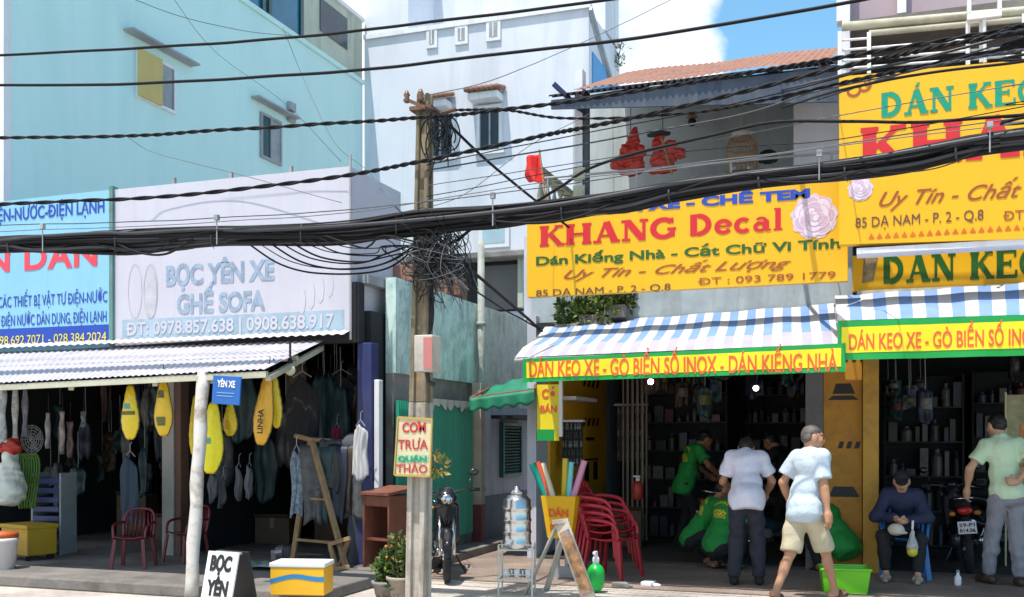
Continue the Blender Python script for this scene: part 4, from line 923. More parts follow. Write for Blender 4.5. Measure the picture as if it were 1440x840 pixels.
    if shoes:
        for i in (0, 1):
            tv = Vector(toes[i]).normalized(); a = an[i]; S = Soft().group(.012); z = Vector((0, 0, 1))
            if shoes.get('open'):
                S.c(a - tv * .05 - z * .064, a + tv * .14 - z * .066, .026, .03)
                S.c(a + tv * .04 - z * .03 + tv.cross(z) * .03, a + tv * .04 - z * .03 - tv.cross(z) * .03, .028)
                S.cut(a - z * .072 * 1.0, (0, 0, -1))
            else:
                S.c(a - tv * .055 - z * .04, a + tv * .05 - z * .042, .042, .042).c(a + tv * .05 - z * .044, a + tv * .15 - z * .052, .042, .032).c(a, a - z * .03, .043); S.cut(a - z * .078, (0, 0, -1))
            S.build('shoe', shoes['mat'], P, h=.010)
    if hair:
        S = Soft().group(.008); m = hair['mat']; ln = hair.get('len', 0)
        S.e(H(0, -.02, .034), (.079, .094, .084), Hm); 
        if ln: S.e(H(0, -.045, -.02), (.076, .07, .07 + ln), Hm)
        else: S.e(H(0, -.046, -.005), (.072, .066, .062), Hm)
        S.cut(H(0, .052 + hair.get('fr', 0), .045), Hm @ Vector((0, 1, -.55)))
        o = S.build('hair', m, P, h=.0085, wr=.003, seed=seed, wfreq=60)
    if cap:
        S = Soft().group(.008); S.e(H(0, -.012, .045), (.083, .1, .08), Hm); S.cut(H(0, 0, .03), Hm @ Vector((0, -.12, -1)))
        S.group(.004); S.e(H(0, .105, .04), (.066, .085, .015), Hm @ Matrix.Rotation(R(-14), 3, 'X')); S.build('cap', cap, P, h=.008)
    P['_w'] = [tuple(w) for w in wr][0]; del P['_w']
    return P, wr
m_khaki = M('khaki cotton', (.46, .40, .28), .85, var=.1, scale=4, bump=.4, bscale=11, bdist=.05)
m_wshirt = M('pale checked shirt', (.46, .54, .62), .8, var=.1, scale=5, bump=.4, bscale=11, bdist=.05)
m_wblue = M('light blue shirt panel', (.26, .42, .60), .8, var=.12, scale=8, bump=.15, bscale=160)
m_lav = M('white lavender shirt', (.70, .69, .82), .8, var=.06, scale=4, bump=.4, bscale=11, bdist=.05)
m_navyt = M('navy trousers', (.022, .025, .04), .85, var=.25, scale=5, bump=.4, bscale=11, bdist=.05)
m_mint = M('mint polo', (.56, .72, .50), .8, var=.06, scale=4, bump=.4, bscale=11, bdist=.05)
m_jeans = M('faded grey jeans', (.25, .25, .29), .85, var=.25, scale=5, bump=.4, bscale=11, bdist=.05)
m_gshirt = M('green work shirt', (.012, .26, .045), .75, var=.15, scale=5, bump=.4, bscale=11, bdist=.05)
m_gprint = M('yellow back print', (.62, .55, .02), .6, var=.4, scale=18)
m_nav = M('navy hooded jacket', (.02, .028, .075), .8, var=.3, scale=5, bump=.4, bscale=11, bdist=.05)
m_blk = M('black cloth', (.014, .014, .017), .85, var=.3, scale=5, bump=.4, bscale=11, bdist=.05)
m_sandal = M('teal white sandal', (.25, .42, .42), .6, var=.5, scale=12)
m_brn = M('brown leather shoe', (.06, .035, .025), .5)
def back_print(T, chest, pel):
    def f(C):
        l_ = (C - np.array(chest)) @ np.array(T); o = np.zeros(len(C), int)
        a = (l_[:, 1] < -.02) & (np.abs(l_[:, 2] - .03 - .05 * np.cos(l_[:, 0] * 14)) < .02) & (np.abs(l_[:, 0]) < .11) & (np.sin(l_[:, 0] * 190) > -.55)
        b = (l_[:, 1] < -.02) & (np.abs(l_[:, 2] + .075) < .05) & (np.abs(l_[:, 0]) < .085) & (np.sin(l_[:, 0] * 150) * np.sin(l_[:, 2] * 130) > -.3)
        o[a | b] = 1; return o
    return f
def two_tone(T, chest, pel):
    def f(C):
        l_ = (C - np.array(chest)) @ np.array(T); o = np.zeros(len(C), int)
        o[(l_[:, 0] > .135) & (l_[:, 2] > -.12)] = 1; return o
    return f
# walking man, seen from behind and to his left side, crossing towards the right
gp = lambda px, py: PG(px, py, .004)
p0 = PG(1132, 849)
person('person with greying hair walking past in pale shirt and khaki shorts', p0, R(-38), (0, 0, .89), (0, .05, 1.29), (.01, .10, 1.545), (.55, .83, -.12), (1, -.05, 0),
       ((-.27, .10, .90), (.26, .02, .80)), ((-.08, -.30, .125), (.1, .30, .085)), elp=((-.5, -1, 0), (.4, -1, 0)), toes=((-.05, .9, -.35), (.1, 1, .1)), skin=m_skin,
       top=dict(mat=m_wshirt, sleeve=.72, hem=.14, fit=.03, collar=True, wr=.006), bottom=dict(mat=m_khaki, len=.98, fit=.026, wr=.006), shoes=dict(mat=m_brn, open=True), hair=dict(mat=m_hairg), palms=((1, 0, 0), (-1, 0, 0)), seed=2, build=1.06)
# bending man in white
p0 = PG(1050, 823)
person('person in white shirt and dark trousers bending forward with back turned', p0, R(8), (0, -.04, .90), (0, .12, 1.265), (0, .30, 1.43), (0, .8, -.6), (1, 0, 0),
       ((-.15, .40, .98), (.21, .36, .92)), ((-.13, -.02, .085), (.13, .03, .085)), elp=((-.6, -.6, -.4), (.7, -.6, -.3)), top=dict(mat=m_lav, sleeve=.72, hem=.13, seat=.05, fit=.03, collar=True, wr=.0065), bottom=dict(mat=m_navyt, fit=.02, wr=.007), shoes=dict(mat=m_blk), hair=dict(mat=m_hair), seed=4, build=1.08)
# man in mint polo, one hand behind his back
p0 = PG(1416, 824)
person('person in mint polo and grey jeans with one hand held behind the back', p0, R(24), (0, 0, .91), (-.02, .05, 1.315), (-.03, .14, 1.575), (-.1, .9, -.3), (1, -.12, 0),
       ((-.30, .20, .93), (.0, -.165, 1.03)), ((-.11, .14, .085), (.1, -.06, .085)), elp=((-1, -.5, 0), (1, -.65, -.15)), hd=(None, (-1, -.05, .05)), palms=((1, 0, 0), (0, -1, .2)), toes=((-.2, 1, 0), (.3, 1, 0)),
       skin=m_skinp, top=dict(mat=m_mint, sleeve=.66, hem=.10, fit=.024, collar=True, wr=.005), bottom=dict(mat=m_jeans, fit=.016, wr=.007), shoes=dict(mat=m_brn), hair=dict(mat=m_hair), seed=6, build=1.06, scale=1.06)
# seated woman with drink on blue chair
p0 = PG(1270, 812)
WOM, WOMw = person('person in black cap and navy jacket sitting on the blue plastic chair', p0, R(176), (0, 0, .50), (0, .17, .86), (0, .30, 1.075), (-.05, .68, -.75), (1, 0, 0),
       ((-.05, .42, .66), (.055, .42, .68)), ((-.17, .50, .085), (.15, .46, .085)), hips=.1, elp=((-1, -.2, -.5), (1, -.2, -.5)), knp=((-.25, .6, 1), (.25, .6, 1)), hd=((.5, .6, -.2), (-.5, .6, -.2)), palms=((.3, -.2, 1), (-.3, -.2, 1)), curl=.9,
       skin=m_skinp, top=dict(mat=m_nav, sleeve=1.9, hem=.05, fit=.026, collar=True, wr=.006), bottom=dict(mat=m_blk, len=1.8, fit=.012), shoes=dict(mat=m_sandal, open=True), hair=dict(mat=m_hair, len=.03), cap=m_blk, seed=8)
# workers in green
p0 = PG(962, 772)
person('person in green shirt standing sideways over a motorbike inside the shop', p0, R(-62), (0, 0, .88), (0, .12, 1.27), (0, .30, 1.47), (0, .8, -.6), (1, 0, 0),
       ((-.18, .42, .98), (.2, .42, 1.0)), ((-.12, -.05, .085), (.12, .05, .085)), skin=m_skind, top=dict(mat=m_gshirt, mat2=m_gprint, paint=back_print, sleeve=.7, hem=.16, fit=.03), bottom=dict(mat=m_blk), shoes=dict(mat=m_blk), hair=dict(mat=m_hair), seed=11, group='workers in green shirts', scale=1.03)
p0 = PG(985, 797)
person('person in green shirt squatting in profile beside the bending white shirt', p0, R(-75), (0, -.12, .32), (0, .12, .69), (0, .28, .92), (0, .85, -.5), (1, .1, 0),
       ((-.16, .52, .50), (.18, .50, .46)), ((-.13, .12, .085), (.13, .14, .085)), hips=.1, knp=((-.3, 1, .8), (.3, 1, .8)), skin=m_skind, top=dict(mat=m_gshirt, mat2=m_gprint, paint=back_print, sleeve=.72, hem=.1, fit=.03), bottom=dict(mat=m_blk), shoes=dict(mat=m_blk, open=True), hair=dict(mat=m_hair), seed=13, group='workers in green shirts')
p0 = PG(1012, 803)
person('person in green shirt with yellow back print squatting low beside the dark trousers', p0, R(-22), (0, -.10, .30), (0, .12, .67), (0, .36, .80), (0, .8, -.6), (1, -.1, 0),
       ((-.16, .46, .40), (.18, .46, .38)), ((-.13, .12, .085), (.13, .14, .085)), hips=.1, knp=((-.3, 1, .8), (.3, 1, .8)), skin=m_skind, top=dict(mat=m_gshirt, mat2=m_gprint, paint=back_print, sleeve=.72, hem=.12, fit=.03), bottom=dict(mat=m_blk), shoes=dict(mat=m_blk, open=True), hair=dict(mat=m_hair), seed=15, group='workers in green shirts')
p0 = PG(1176, 806)
person('person in green shirt doubled over behind the lime green box', p0, R(38), (.06, -.05, .34), (.0, .20, .66), (-.05, .42, .74), (0, .7, -.7), (1, .1, 0),
       ((-.2, .50, .34), (.15, .52, .34)), ((-.13, .14, .085), (.15, .16, .085)), hips=.1, knp=((-.3, 1, .8), (.3, 1, .8)), skin=m_skind, top=dict(mat=m_gshirt, sleeve=.72, hem=.16, fit=.034), bottom=dict(mat=m_blk), shoes=dict(mat=m_blk, open=True), hair=dict(mat=m_hair), seed=17, group='workers in green shirts', build=1.1)
p0 = PG(1108, 770)
person('person with tilted dark hair looking down deep inside the shop', p0, R(70), (0, 0, .88), (0, .1, 1.27), (0, .27, 1.49), (0, .85, -.5), (1, 0, 0),
       ((-.18, .42, 1.0), (.2, .42, 1.0)), ((-.12, -.05, .085), (.12, .05, .085)), skin=m_skin, top=dict(mat=m_blk, sleeve=.7, hem=.1, fit=.024), bottom=dict(mat=m_blk), shoes=dict(mat=m_blk), hair=dict(mat=m_hair), seed=19)
# ------------------------------------------------------------------ utility pole and what hangs on it
up = thing('utility_pole', 'weathered concrete utility pole carrying the tangled black cables', 'pole', PG(588, 853))
base = Vector(up.location); top = PY(598, 134, 8.8); dv = top - base
def polepart(name, t0, t1, w0, w1, mat, groove=True):
    s = MB(); n = 8; rings = []
    for i in range(n + 1):
        t = t0 + (t1 - t0) * i / n; c = dv * t; w = (w0 + (w1 - w0) * i / n) / 2; g = w * .45 if groove else w
        pr = [(-w, -w), (-w * .45, -w), (-w * .35, -w * .55), (w * .35, -w * .55), (w * .45, -w), (w, -w), (w, -w * .4), (w * .6, -w * .3), (w * .6, w * .3), (w, w * .4), (w, w), (-w, w), (-w, w * .4), (-w * .6, w * .3), (-w * .6, -w * .3), (-w, -w * .4)]
        rings.append([(c.x + x, c.y + y, c.z) for x, y in pr])
    k = len(rings[0]); s.v = [p for r in rings for p in r]
    s.f = [(i * k + j, i * k + (j + 1) % k, (i + 1) * k + (j + 1) % k, (i + 1) * k + j) for i in range(n) for j in range(k)] + [tuple(range(k))[::-1], tuple(n * k + j for j in range(k))]
    s.mi = [0] * len(s.f)
    return s.build(name, mat, up, bevel=.006)
polepart('shaft', .395, 1., .17, .12, M('old concrete pole', (.24, .19, .12), .9, var=.3, scale=4, bump=.7, bscale=18, streak=.75, dcol=(.09, .08, .06), streaky=(14, 14, .8), dirt=.3))
polepart('painted_base', .0, .394, .185, .172, M('whitewashed pole', (.43, .385, .33), .9, var=.2, scale=4, bump=.7, bscale=18, streak=.85, dcol=(.20, .15, .11), streaky=(16, 16, 1.2), dirt=.6))
s = MB()
for t in (.965,): c = dv * t; s.box(c.x - .11, c.x + .11, c.y - .11, c.y + .11, c.z, c.z + .035)
s.bar(dv * .985 + Vector((-.16, -.1, .02)), dv * .965 + Vector((.12, -.1, -.02)), .03, .03); s.build('cross_arm', m_rust, up)
s = MB()
for dx in (-.14, .0): s.lathe([(.02, 0), (.035, .02), (.02, .05), (.032, .07), (.015, .11)], dv * .975 + Vector((dx, -.1, .03)), 10)
s.build('insulator', M('brown porcelain', (.2, .1, .06), .3), up, smooth=True)
c = PY(603, 498, base.y - .13)
mb_ = thing('meter_box', 'pale box with a pink faded face strapped to the utility pole', 'meter box', c)
s = MB(); s.box(-.105, .075, -.09, .09, -.165, .165); s.build('case', M('box cream', (.5, .46, .40), .7, dirt=.4), mb_, bevel=.01)
s = MB(); s.box(-.01, .074, -.096, -.0905, -.14, .14); s.build('face', M('pink face', (.5, .17, .15), .6, var=.2, dirt=.2), mb_)
s = MB(); s.tube([(-.02, 0, -.165), (-.0, 0, -.25), (.05, .02, -.28)], .022, 8); s.build('conduit', m_black, mb_)
cs = thing('paper_sign', 'cream rectangular lunch sign with red hand lettering tied to the utility pole', 'sign', PY(581, 630, base.y - .15))
YC = base.y - .15
a, b, c_, d_ = PY(560, 587, YC), PY(608, 590, YC), PY(555, 668, YC), PY(605, 670, YC)
s = PB(); s.add([c_, d_, b, a] + [p + Vector((0, .02, 0)) for p in (c_, d_, b, a)], [(0, 1, 2, 3), (7, 6, 5, 4), (0, 4, 5, 1), (1, 5, 6, 2), (2, 6, 7, 3), (3, 7, 4, 0)])
s.part('board', M('cream board', (.62, .53, .34), .7, var=.2, scale=6, dirt=.3, dcol=(.4, .38, .25)), cs)
s = PB()
for p, q in ((a, b), (c_, d_), (a, c_), (b, d_)): s.bar(p + Vector((0, -.004, 0)), q + Vector((0, -.004, 0)), .012, .02)
s.part('frame', M('ochre wood strip', (.45, .30, .08), .7), cs)
m_hand = M('hand painted red', (.50, .03, .03), .6, var=.2, scale=30)
text_on('COM', m_hand, (566, 599, 594, 608), YC, cs, bold=.028)
q_ = PY(587.5, 594.5, YC); s = PB(); s.box(q_.x, q_.x + .018, YC - .006, YC - .002, q_.z - .012, q_.z + .012); s.part('horn_mark', m_hand, cs)
text_on('TRƯA', m_hand, (560, 602, 618, 632), YC, cs, bold=.012)
strip_on('band', M('pale green strip', (.35, .52, .30), .6, var=.3, scale=20), 557, 603, 640, 650, YC, cs)
text_on('QUÁN', m_tealt, (560, 600, 641.5, 649), YC, cs, bold=.03, lift=.003)
text_on('THẢO', m_hand, (558, 601, 653, 665), YC, cs, bold=.012)
# wreath of yellowed leaves behind the sign
def leaf_ball(s, c, r, n, lw, ll, mats=1, flat=1.0, seed=0):
    rnd = random.Random(seed)
    for i in range(n):
        v = Vector((rnd.gauss(0, 1), rnd.gauss(0, 1), rnd.gauss(0, 1) * flat)).normalized() * r * (.35 + .65 * rnd.random() ** .5); p = Vector(c) + v
        d = (v.normalized() + Vector((rnd.uniform(-.6, .6), rnd.uniform(-.6, .6), rnd.uniform(-.2, .9)))).normalized(); q = d.orthogonal().normalized(); q = (Matrix.Rotation(rnd.uniform(0, 6.28), 3, d) @ q); nn = d.cross(q)
        l_, w_ = ll * rnd.uniform(.6, 1.3), lw * rnd.uniform(.6, 1.3); s.cur = rnd.randrange(mats)
        s.add([p, p + d * l_ * .45 + q * w_, p + d * l_ - nn * l_ * .25, p + d * l_ * .45 - q * w_], [(0, 1, 2, 3)])
m_lf = [M('leaf dark', (.03, .075, .015), .5, var=.3), M('leaf mid', (.055, .12, .02), .5, var=.3), M('leaf yellow green', (.12, .17, .025), .5, var=.3)]
s = PB(); leaf_ball(s, PY(613, 653, base.y + .02), .10, 90, .018, .07, 2, seed=4); o = s.part('dried_wreath', [M('dried leaf', (.40, .30, .08), .7, var=.3), m_lf[2]], None); tag(o, 'small bundle of yellowed dried leaves tucked behind the lunch sign', 'leaves')
o['kind'] = 'thing'
# ------------------------------------------------------------------ seat covers hanging under the metal awning
m_yel = M('glossy yellow vinyl', (.72, .52, .01), .3, var=.08, scale=6, bump=.1, bscale=12); m_yelb = M('lemon vinyl', (.80, .70, .01), .3, var=.06, scale=6, bump=.1, bscale=12); m_amb = M('amber vinyl', (.68, .35, .015), .3, var=.1, scale=6, bump=.1, bscale=12)
def cover(label, px, yt, yb, wpx, Y, mat, bands, tilt=0., motif=m_green):
    o = PY(px, (yt + yb) / 2, Y); d_ = Y / _ray(px, 600).y; W_, H_ = wpx / FPX * d_, (yb - yt) / FPX * d_
    t = thing('seat_cover', label, 'seat cover', o, 0, 'motorcycle seat covers hung under the metal awning'); t.rotation_euler = (0, tilt, R(random.uniform(-14, 14)))
    prof = lambda v: (sin(pi * min(max(v, 0.0), 1)) ** .42) * (.86 + .18 * sin(v * 5.2 + .4))
    s = MB(); nu, nv = 14, 22
    P = lambda u, v, k=1.: ((u - .5) * W_ * prof(.02 + .96 * v) * .97, -.05 * (1 - (2 * u - 1) ** 2) * sin(pi * v) ** .5 * k - .004 * sin(v * 40 + u * 9), (v - .5) * H_)
    s.sheet(lambda u, v: P(u, v), nu, nv); s.build('shell', mat, t, smooth=True, solid=.012)
    s = MB(); s.tube([P(.0, v / 20) for v in range(21)], .008, 6); s.tube([P(1., v / 20) for v in range(21)], .008, 6); s.build('piping', M('dark piping', (.12, .09, .02), .6), t, smooth=True)
    for (v0, v1, u0, u1, m) in bands:
        s = MB(); s.sheet(lambda u, v: (lambda q: (q[0], q[1] - .012, q[2]))(P(u0 + (u1 - u0) * u, v0 + (v1 - v0) * v)), 8, 3); s.build('printed_mark', m, t, smooth=True)
    s = MB(); s.tube([(0, 0, H_ * .47), (0, 0, H_ * .5 + .16)], .005, 5); s.build('hanger', m_black, t)
    return t
m_dprint = M('dark olive print', (.10, .11, .02), .5); m_gb = M('teal print', (.10, .33, .28), .5)
cover('yellow seat cover with a dark band across, leftmost of the hanging ones', 183.5, 542, 618, 33, 8.75, m_yel, [(.45, .52, .1, .9, m_dprint), (.56, .66, .3, .7, m_gb)], 0)
cover('amber yellow seat cover with two green round prints beside the grey pillar', 230, 535, 613, 32, 8.75, M('warm yellow vinyl', (.70, .44, .01), .3, var=.08), [(.68, .82, .25, .75, m_dprint), (.18, .34, .25, .75, m_dprint)], 0)
cover('big lemon yellow seat cover hanging half behind the leaning white post', 298, 566, 666, 38, 8.9, m_yelb, [(.42, .5, .1, .55, m_gb)], R(3))
cover('short yellow seat cover under the small blue sign', 324, 568, 613, 25, 9.1, m_yel, [(.2, .5, .3, .6, m_amb)], 0)
cover('narrow yellow seat cover peeking out left of the leaning white post', 274, 556, 640, 18, 9.2, m_yel, [], R(2))
cover('amber seat cover with vertical black letters at the awning end', 372, 524, 626, 32, 8.75, m_amb, [], R(7))
cover('slim amber seat cover turned sideways behind the lettered one', 388, 526, 602, 22, 8.95, m_yel, [], R(-4))
o = PY(368, 610, 8.66); text('LINHA', m_black, (o.x + .02, 8.655, o.z), (.06, 0, .998), (-.998, 0, .06), .24, .06, None, bold=.03, lift=.012)
bpy.data.objects[-1] if False else None
_l = [q for q in bpy.data.objects if q.type == 'MESH' and q.name.startswith('lettering')][-1]
_par = [q for q in bpy.data.objects if q.get('label', '').startswith('amber seat cover with vertical')][0]
bpy.context.view_layer.update()
for q in bpy.data.objects:
    if q.name.startswith('lettering') and q.parent is None: q.parent = _par; q.matrix_parent_inverse = _par.matrix_world.inverted()
bs = thing('shop_sign', 'small blue square sign with white words hanging at the awning edge', 'sign', PY(318, 549, 8.3)); bs.rotation_euler = (0, R(4), 0)
s = MB(); s.box(-.155, .155, 0, .02, -.135, .135); s.build('board', M('bright blue sign', (.01, .12, .42), .4, var=.1, dirt=.1), bs, bevel=.004)
text('YÊN XE', m_white2, (-.10, -.0, .03), (1, 0, 0), (0, 0, 1), .2, .065, bs, bold=.03).matrix_parent_inverse = Matrix.Identity(4)
s = MB(); s.box(-.1, .1, -.004, -.001, -.03, -.022); s.box(-.1, .08, -.004, -.001, -.06, -.052); s.build('small_print', M('pale blue', (.2, .35, .6), .5), bs)
bl = thing('light_bulb', 'pale round light bulb hanging under the metal awning end', 'light bulb', PY(408, 521, 9.2))
s = MB(); s.ball((0, 0, 0), .055, 16, 10); s.build('globe', M('opal bulb', (.55, .58, .40), .3, bump=0), bl, smooth=True)
s = MB(); s.lathe([(.025, .04), (.028, .1), (.012, .13), (.012, .3)], n=10); s.build('socket', m_black, bl)
# ------------------------------------------------------------------ plastic chairs
def chair(label, mat, loc, rz, group, proto=[None], tilt=0.):
    t = thing('plastic_chair', label, 'chair', loc, rz, group)
    s = MB(); s.sheet(lambda u, v: ((u - .5) * (.40 + .04 * v), -.2 + .4 * v, .42 + .03 * (2 * u - 1) ** 2 - .025 * sin(pi * v) + .02 * v ** 4), 10, 8); s.build('seat', mat, t, smooth=True, solid=.016)
    for sx in (-1, 1):
        for sy, (x0, y0) in ((1, (.2, .19)), (-1, (.2, -.19))):
            s = MB(); s.bar((sx * x0, y0, .425), (sx * (x0 + .045), y0 + sy * .05, 0), .055, .028); s.build('leg', mat, t, bevel=.006)
    bk = MB()
    n = 7
    for i in range(n): u = -1 + 2 * i / (n - 1); bk.tube([(u * .17, -.19 - .03 * (1 - u * u), .43), (u * .19, -.24 - .03 * (1 - u * u), .62), (u * .16, -.28 - .03 * (1 - u * u), .80 - .03 * u * u)], .014, 6)
    bk.tube(spline([(-.215, -.19, .43), (-.225, -.235, .62), (-.19, -.28, .78), (-.09, -.31, .83), (.09, -.31, .83), (.19, -.28, .78), (.225, -.235, .62), (.215, -.19, .43)], 5), .02, 8)
    bk.build('backrest', mat, t, smooth=True)
    for sx in (-1, 1):
        s = MB(); s.tube(spline([(sx * .22, -.23, .64), (sx * .255, -.08, .645), (sx * .25, .1, .62), (sx * .235, .17, .55), (sx * .225, .18, .43)], 5), .021, 8); s.build('armrest', mat, t, smooth=True)
    return t
m_pred = M('faded red plastic', (.42, .02, .035), .35, var=.12, scale=5, bump=.03); m_pmar = M('maroon plastic', (.12, .010, .018), .4, var=.12); m_pblue = M('blue plastic', (.015, .16, .48), .35, var=.1)
chair('faded red plastic armchair standing alone in the left shop', m_pmar, PG(188, 798, .11), R(200), 'plastic armchairs').scale = (.76,) * 3
chair('dark maroon plastic armchair behind the leaning white post', m_pmar, PG(262, 790, .11), R(165), 'plastic armchairs').scale = (.76,) * 3
# ------------------------------------------------------------------ left shop goods
def gz(px, py): return PG(px, py, .11)
yc = thing('storage_crate', 'amber yellow crate on small castors at the left frame edge', 'crate', gz(41, 786), R(-14))
s = MB(); s.box(-.27, .27, -.19, .19, .06, .40); s.build('body', M('dirty yellow crate', (.50, .29, .015), .55, dirt=.4), yc, bevel=.015)
s = MB(); s.box(-.285, .285, -.205, .205, .37, .42); s.build('lid', M('dirty yellow crate', (0, 0, 0)), yc, bevel=.012)
for sx in (-1, 1):
    for sy in (-1, 1): s = MB(); s.lathe([(.04, -.015), (.04, .015)], (sx * .2, sy * .14, .04), 12, Matrix.Rotation(R(90), 3, 'Y')); s.build('castor', m_black, yc)
bu = thing('bucket', 'white plastic bucket cut by the left frame edge', 'bucket', gz(3, 800))
s = MB(); s.lathe([(.13, 0), (.16, .3), (.17, .3), (.17, .34), (.15, .34), (.12, .02)], n=24); s.build('body', m_white2, bu, smooth=True)
s = MB(); s.lathe([(.165, .341), (.165, .40), (.0, .41)], n=24); s.build('contents', M('orange bundle', (.5, .1, .02), .6), bu, smooth=True)
wb_ = thing('hanging_bag', 'white translucent bag of goods under red ribbon, far left', 'bag', PY(14, 640, 9.6))
S = Soft().group(.02).c((0, 0, .04), (0, 0, -.42), .07, .19).c((0, 0, .0), (0, 0, .12), .03, .05); S.build('body', M('milky plastic', (.60, .64, .58), .4, var=.15, scale=4), wb_, h=.016, wr=.014, wfreq=24, seed=2)
S = Soft().group(.02).e((0, 0, .08), (.17, .1, .07)).e((.06, -.02, .12), (.07, .07, .09)); S.build('ribbon', M('red ribbon', (.4, .03, .02), .6, var=.3), wb_, h=.016, wr=.012, wfreq=40)
gb_ = thing('green_hose', 'green yellow hose coil hanging beside the white bag', 'hose', PY(33, 665, 9.8))
s = MB()
for k in range(7): s.tube([(.02 * k - .06 + .05 * cos(a), .02 * k + .03 * sin(2 * a), -.1 + .33 * sin(a)) for a in [2 * pi * i / 20 for i in range(21)]], .012, 6)
s.build('coil', M('hose green', (.10, .22, .03), .4, var=.3, scale=4), gb_, smooth=True)
random.seed(21)
for k, (px, yt, yb, w, col, lab) in enumerate(((4, 548, 625, 16, (.5, .55, .6), 'pale tool pack hanging at the far left frame edge'), (22, 545, 640, 12, (.55, .53, .52), 'long white packet hanging right of the pale tool pack'), (36, 545, 615, 11, (.22, .22, .28), 'grey patterned packet hanging third from the left'), (68, 580, 632, 9, (.35, .33, .36), 'small grey packet hanging over the blue trays'), (88, 578, 640, 10, (.42, .34, .33), 'pinkish packet hanging over the blue trays'), (99, 592, 645, 12, (.22, .13, .13), 'reddish brown packet hanging next to the pinkish one'), (118, 578, 602, 10, (.2, .23, .25), 'tiny metal fitting hanging high in the left shop'))):
    o = PY(px, (yt + yb) / 2, 10.4 + .1 * k); t = thing('hanging_packet', lab, 'packet', o, 0, 'packets hanging in the left shop'); h_ = (yb - yt) / FPX * 13; w_ = w / FPX * 13
    s = MB(); s.sheet(lambda u, v: ((u - .5) * w_ * (.8 + .2 * sin(v * 9 + k)), -.03 * sin(pi * u) * (1 + .5 * sin(v * 12)), (v - .5) * h_), 6, 10); s.build('bag', M('packet %d' % k, col, .35, var=.6, scale=14, bump=.3), t, smooth=True, solid=.02)
    s = MB(); s.tube([(0, 0, h_ * .5), (0, 0, h_ * .5 + .25)], .004, 5); s.build('string', m_black, t)
tr = thing('tray_shelf', 'rack of navy blue parts trays stacked in the left shop', 'rack', PG(76, 778, .11), R(6))
s = MB()
for x in (-.2, .2): s.box(x - .012, x + .012, -.15, .15, 0, 1.0)
s.build('frame', m_grey, tr)
for k in range(8): s = MB(); s.box(-.185, .185, -.16, .14, .06 + k * .115, .07 + k * .115); s.box(-.185, .185, -.16, -.15, .07 + k * .115, .13 + k * .115); s.box(-.185, -.178, -.15, .14, .07 + k * .115, .13 + k * .115); s.box(.178, .185, -.15, .14, .07 + k * .115, .13 + k * .115); s.build('tray', M('navy tray', (.03, .05, .16), .4, var=.2), tr, bevel=.004)
fd = thing('fan_guard', 'round grey fan guard hanging behind the far left packets', 'fan', PY(45, 618, 11.0))
s = MB()
for r in (.04, .08, .12, .16, .19): s.tube([(r * cos(2 * pi * i / 28), 0, r * sin(2 * pi * i / 28)) for i in range(29)], .006, 5)
for i in range(12): s.tube([(0, -.02, 0), (.19 * cos(pi * i / 6), 0, .19 * sin(pi * i / 6))], .004, 5)
s.build('guard', m_grey, fd); s = MB()
for i in range(3): a = 2 * pi * i / 3; s.add([(0, .03, 0), (.15 * cos(a), .02, .15 * sin(a)), (.16 * cos(a + .9), .05, .16 * sin(a + .9)), (.04 * cos(a + 1), .05, .04 * sin(a + 1))], [(0, 1, 2, 3)])
s.build('blade', M('fan blade grey', (.16, .2, .21), .4), fd)
def garment(name, label, cat, px, yt, yb, w, Y, mat, legs=False, seed=0, arms=False, zr=0., group=None):
    o = PY(px, yt, Y); d_ = Y / _ray(px, 600).y; h_ = (yb - yt) / FPX * d_; w_ = w / FPX * d_; t = thing(name, label, cat, o, R(random.uniform(-15, 15)), group); S = Soft().group(.012)
    if legs:
        for sx in (-1, 1): S.c((sx * w_ * .2, 0, -.06), (sx * w_ * .27, .02, -h_ + .05), .06 + w_ * .1, .05)
        S.c((-w_ * .25, 0, -.05), (w_ * .25, 0, -.05), .05)
    else:
        S.e((0, 0, -h_ * .5), (w_ * .46, .06, h_ * .52)).c((-w_ * .3, 0, -.05), (w_ * .3, 0, -.05), .05)
        if arms:
            for sx in (-1, 1): S.c((sx * w_ * .38, 0, -.06), (sx * w_ * .52, -.02, -h_ * .7), .055, .045)
    if legs or arms and False: S.vert = True; S.build('cloth', mat, t, h=.014, wr=.012, wfreq=20, seed=seed)
    else:
        q = MB(); ph = seed * 1.3
        if arms: pf = lambda v: np.interp(v, [0, .03, .1, .2, .75, .78, 1], [.35, .7, 1., 1.12, 1.05, .82, .86])
        elif name == 'hanging_saddle': pf = lambda v: np.interp(v, [0, .1, .35, .7, .9, 1], [.25, .6, .95, .9, .6, .15])
        else: pf = lambda v: np.interp(v, [0, .05, .15, .6, 1], [.4, .85, .95, .9, 1.05])
        q.sheet(lambda u, v: ((u - .5) * w_ * pf(v) + .01 * sin(v * 7 + ph), -.06 * sin(pi * u) + (.006 + .016 * v) * sin(u * 13 + 1.5 * sin(v * 3 + ph)) + .008 * sin(u * 29 + v * 5), -h_ * v + .03 * sin(u * 6 + ph) * v - .10 * h_ * abs(2 * u - 1) * (1 - v)), 24, 20); q.build('cloth', mat, t, smooth=True, solid=.012)
    s = MB(); s.tube([(-w_ * .3, 0, -.02), (0, 0, .05), (w_ * .3, 0, -.02)], .006, 5); s.tube([(0, 0, .05), (0, 0, .13), (.03, 0, .15)], .005, 5); s.build('hanger', m_grey, t); return t
m_denim = M('dark denim', (.03, .055, .085), .85, var=.3, scale=5, bump=.3); m_leather = M('charcoal leatherette', (.045, .045, .052), .45, var=.3, scale=4, bump=.3, bscale=30)
garment('hanging_jacket', 'dark teal jacket hanging under the leftmost yellow seat cover', 'jacket', 183, 640, 735, 34, 9.9, m_denim, seed=3, arms=True)
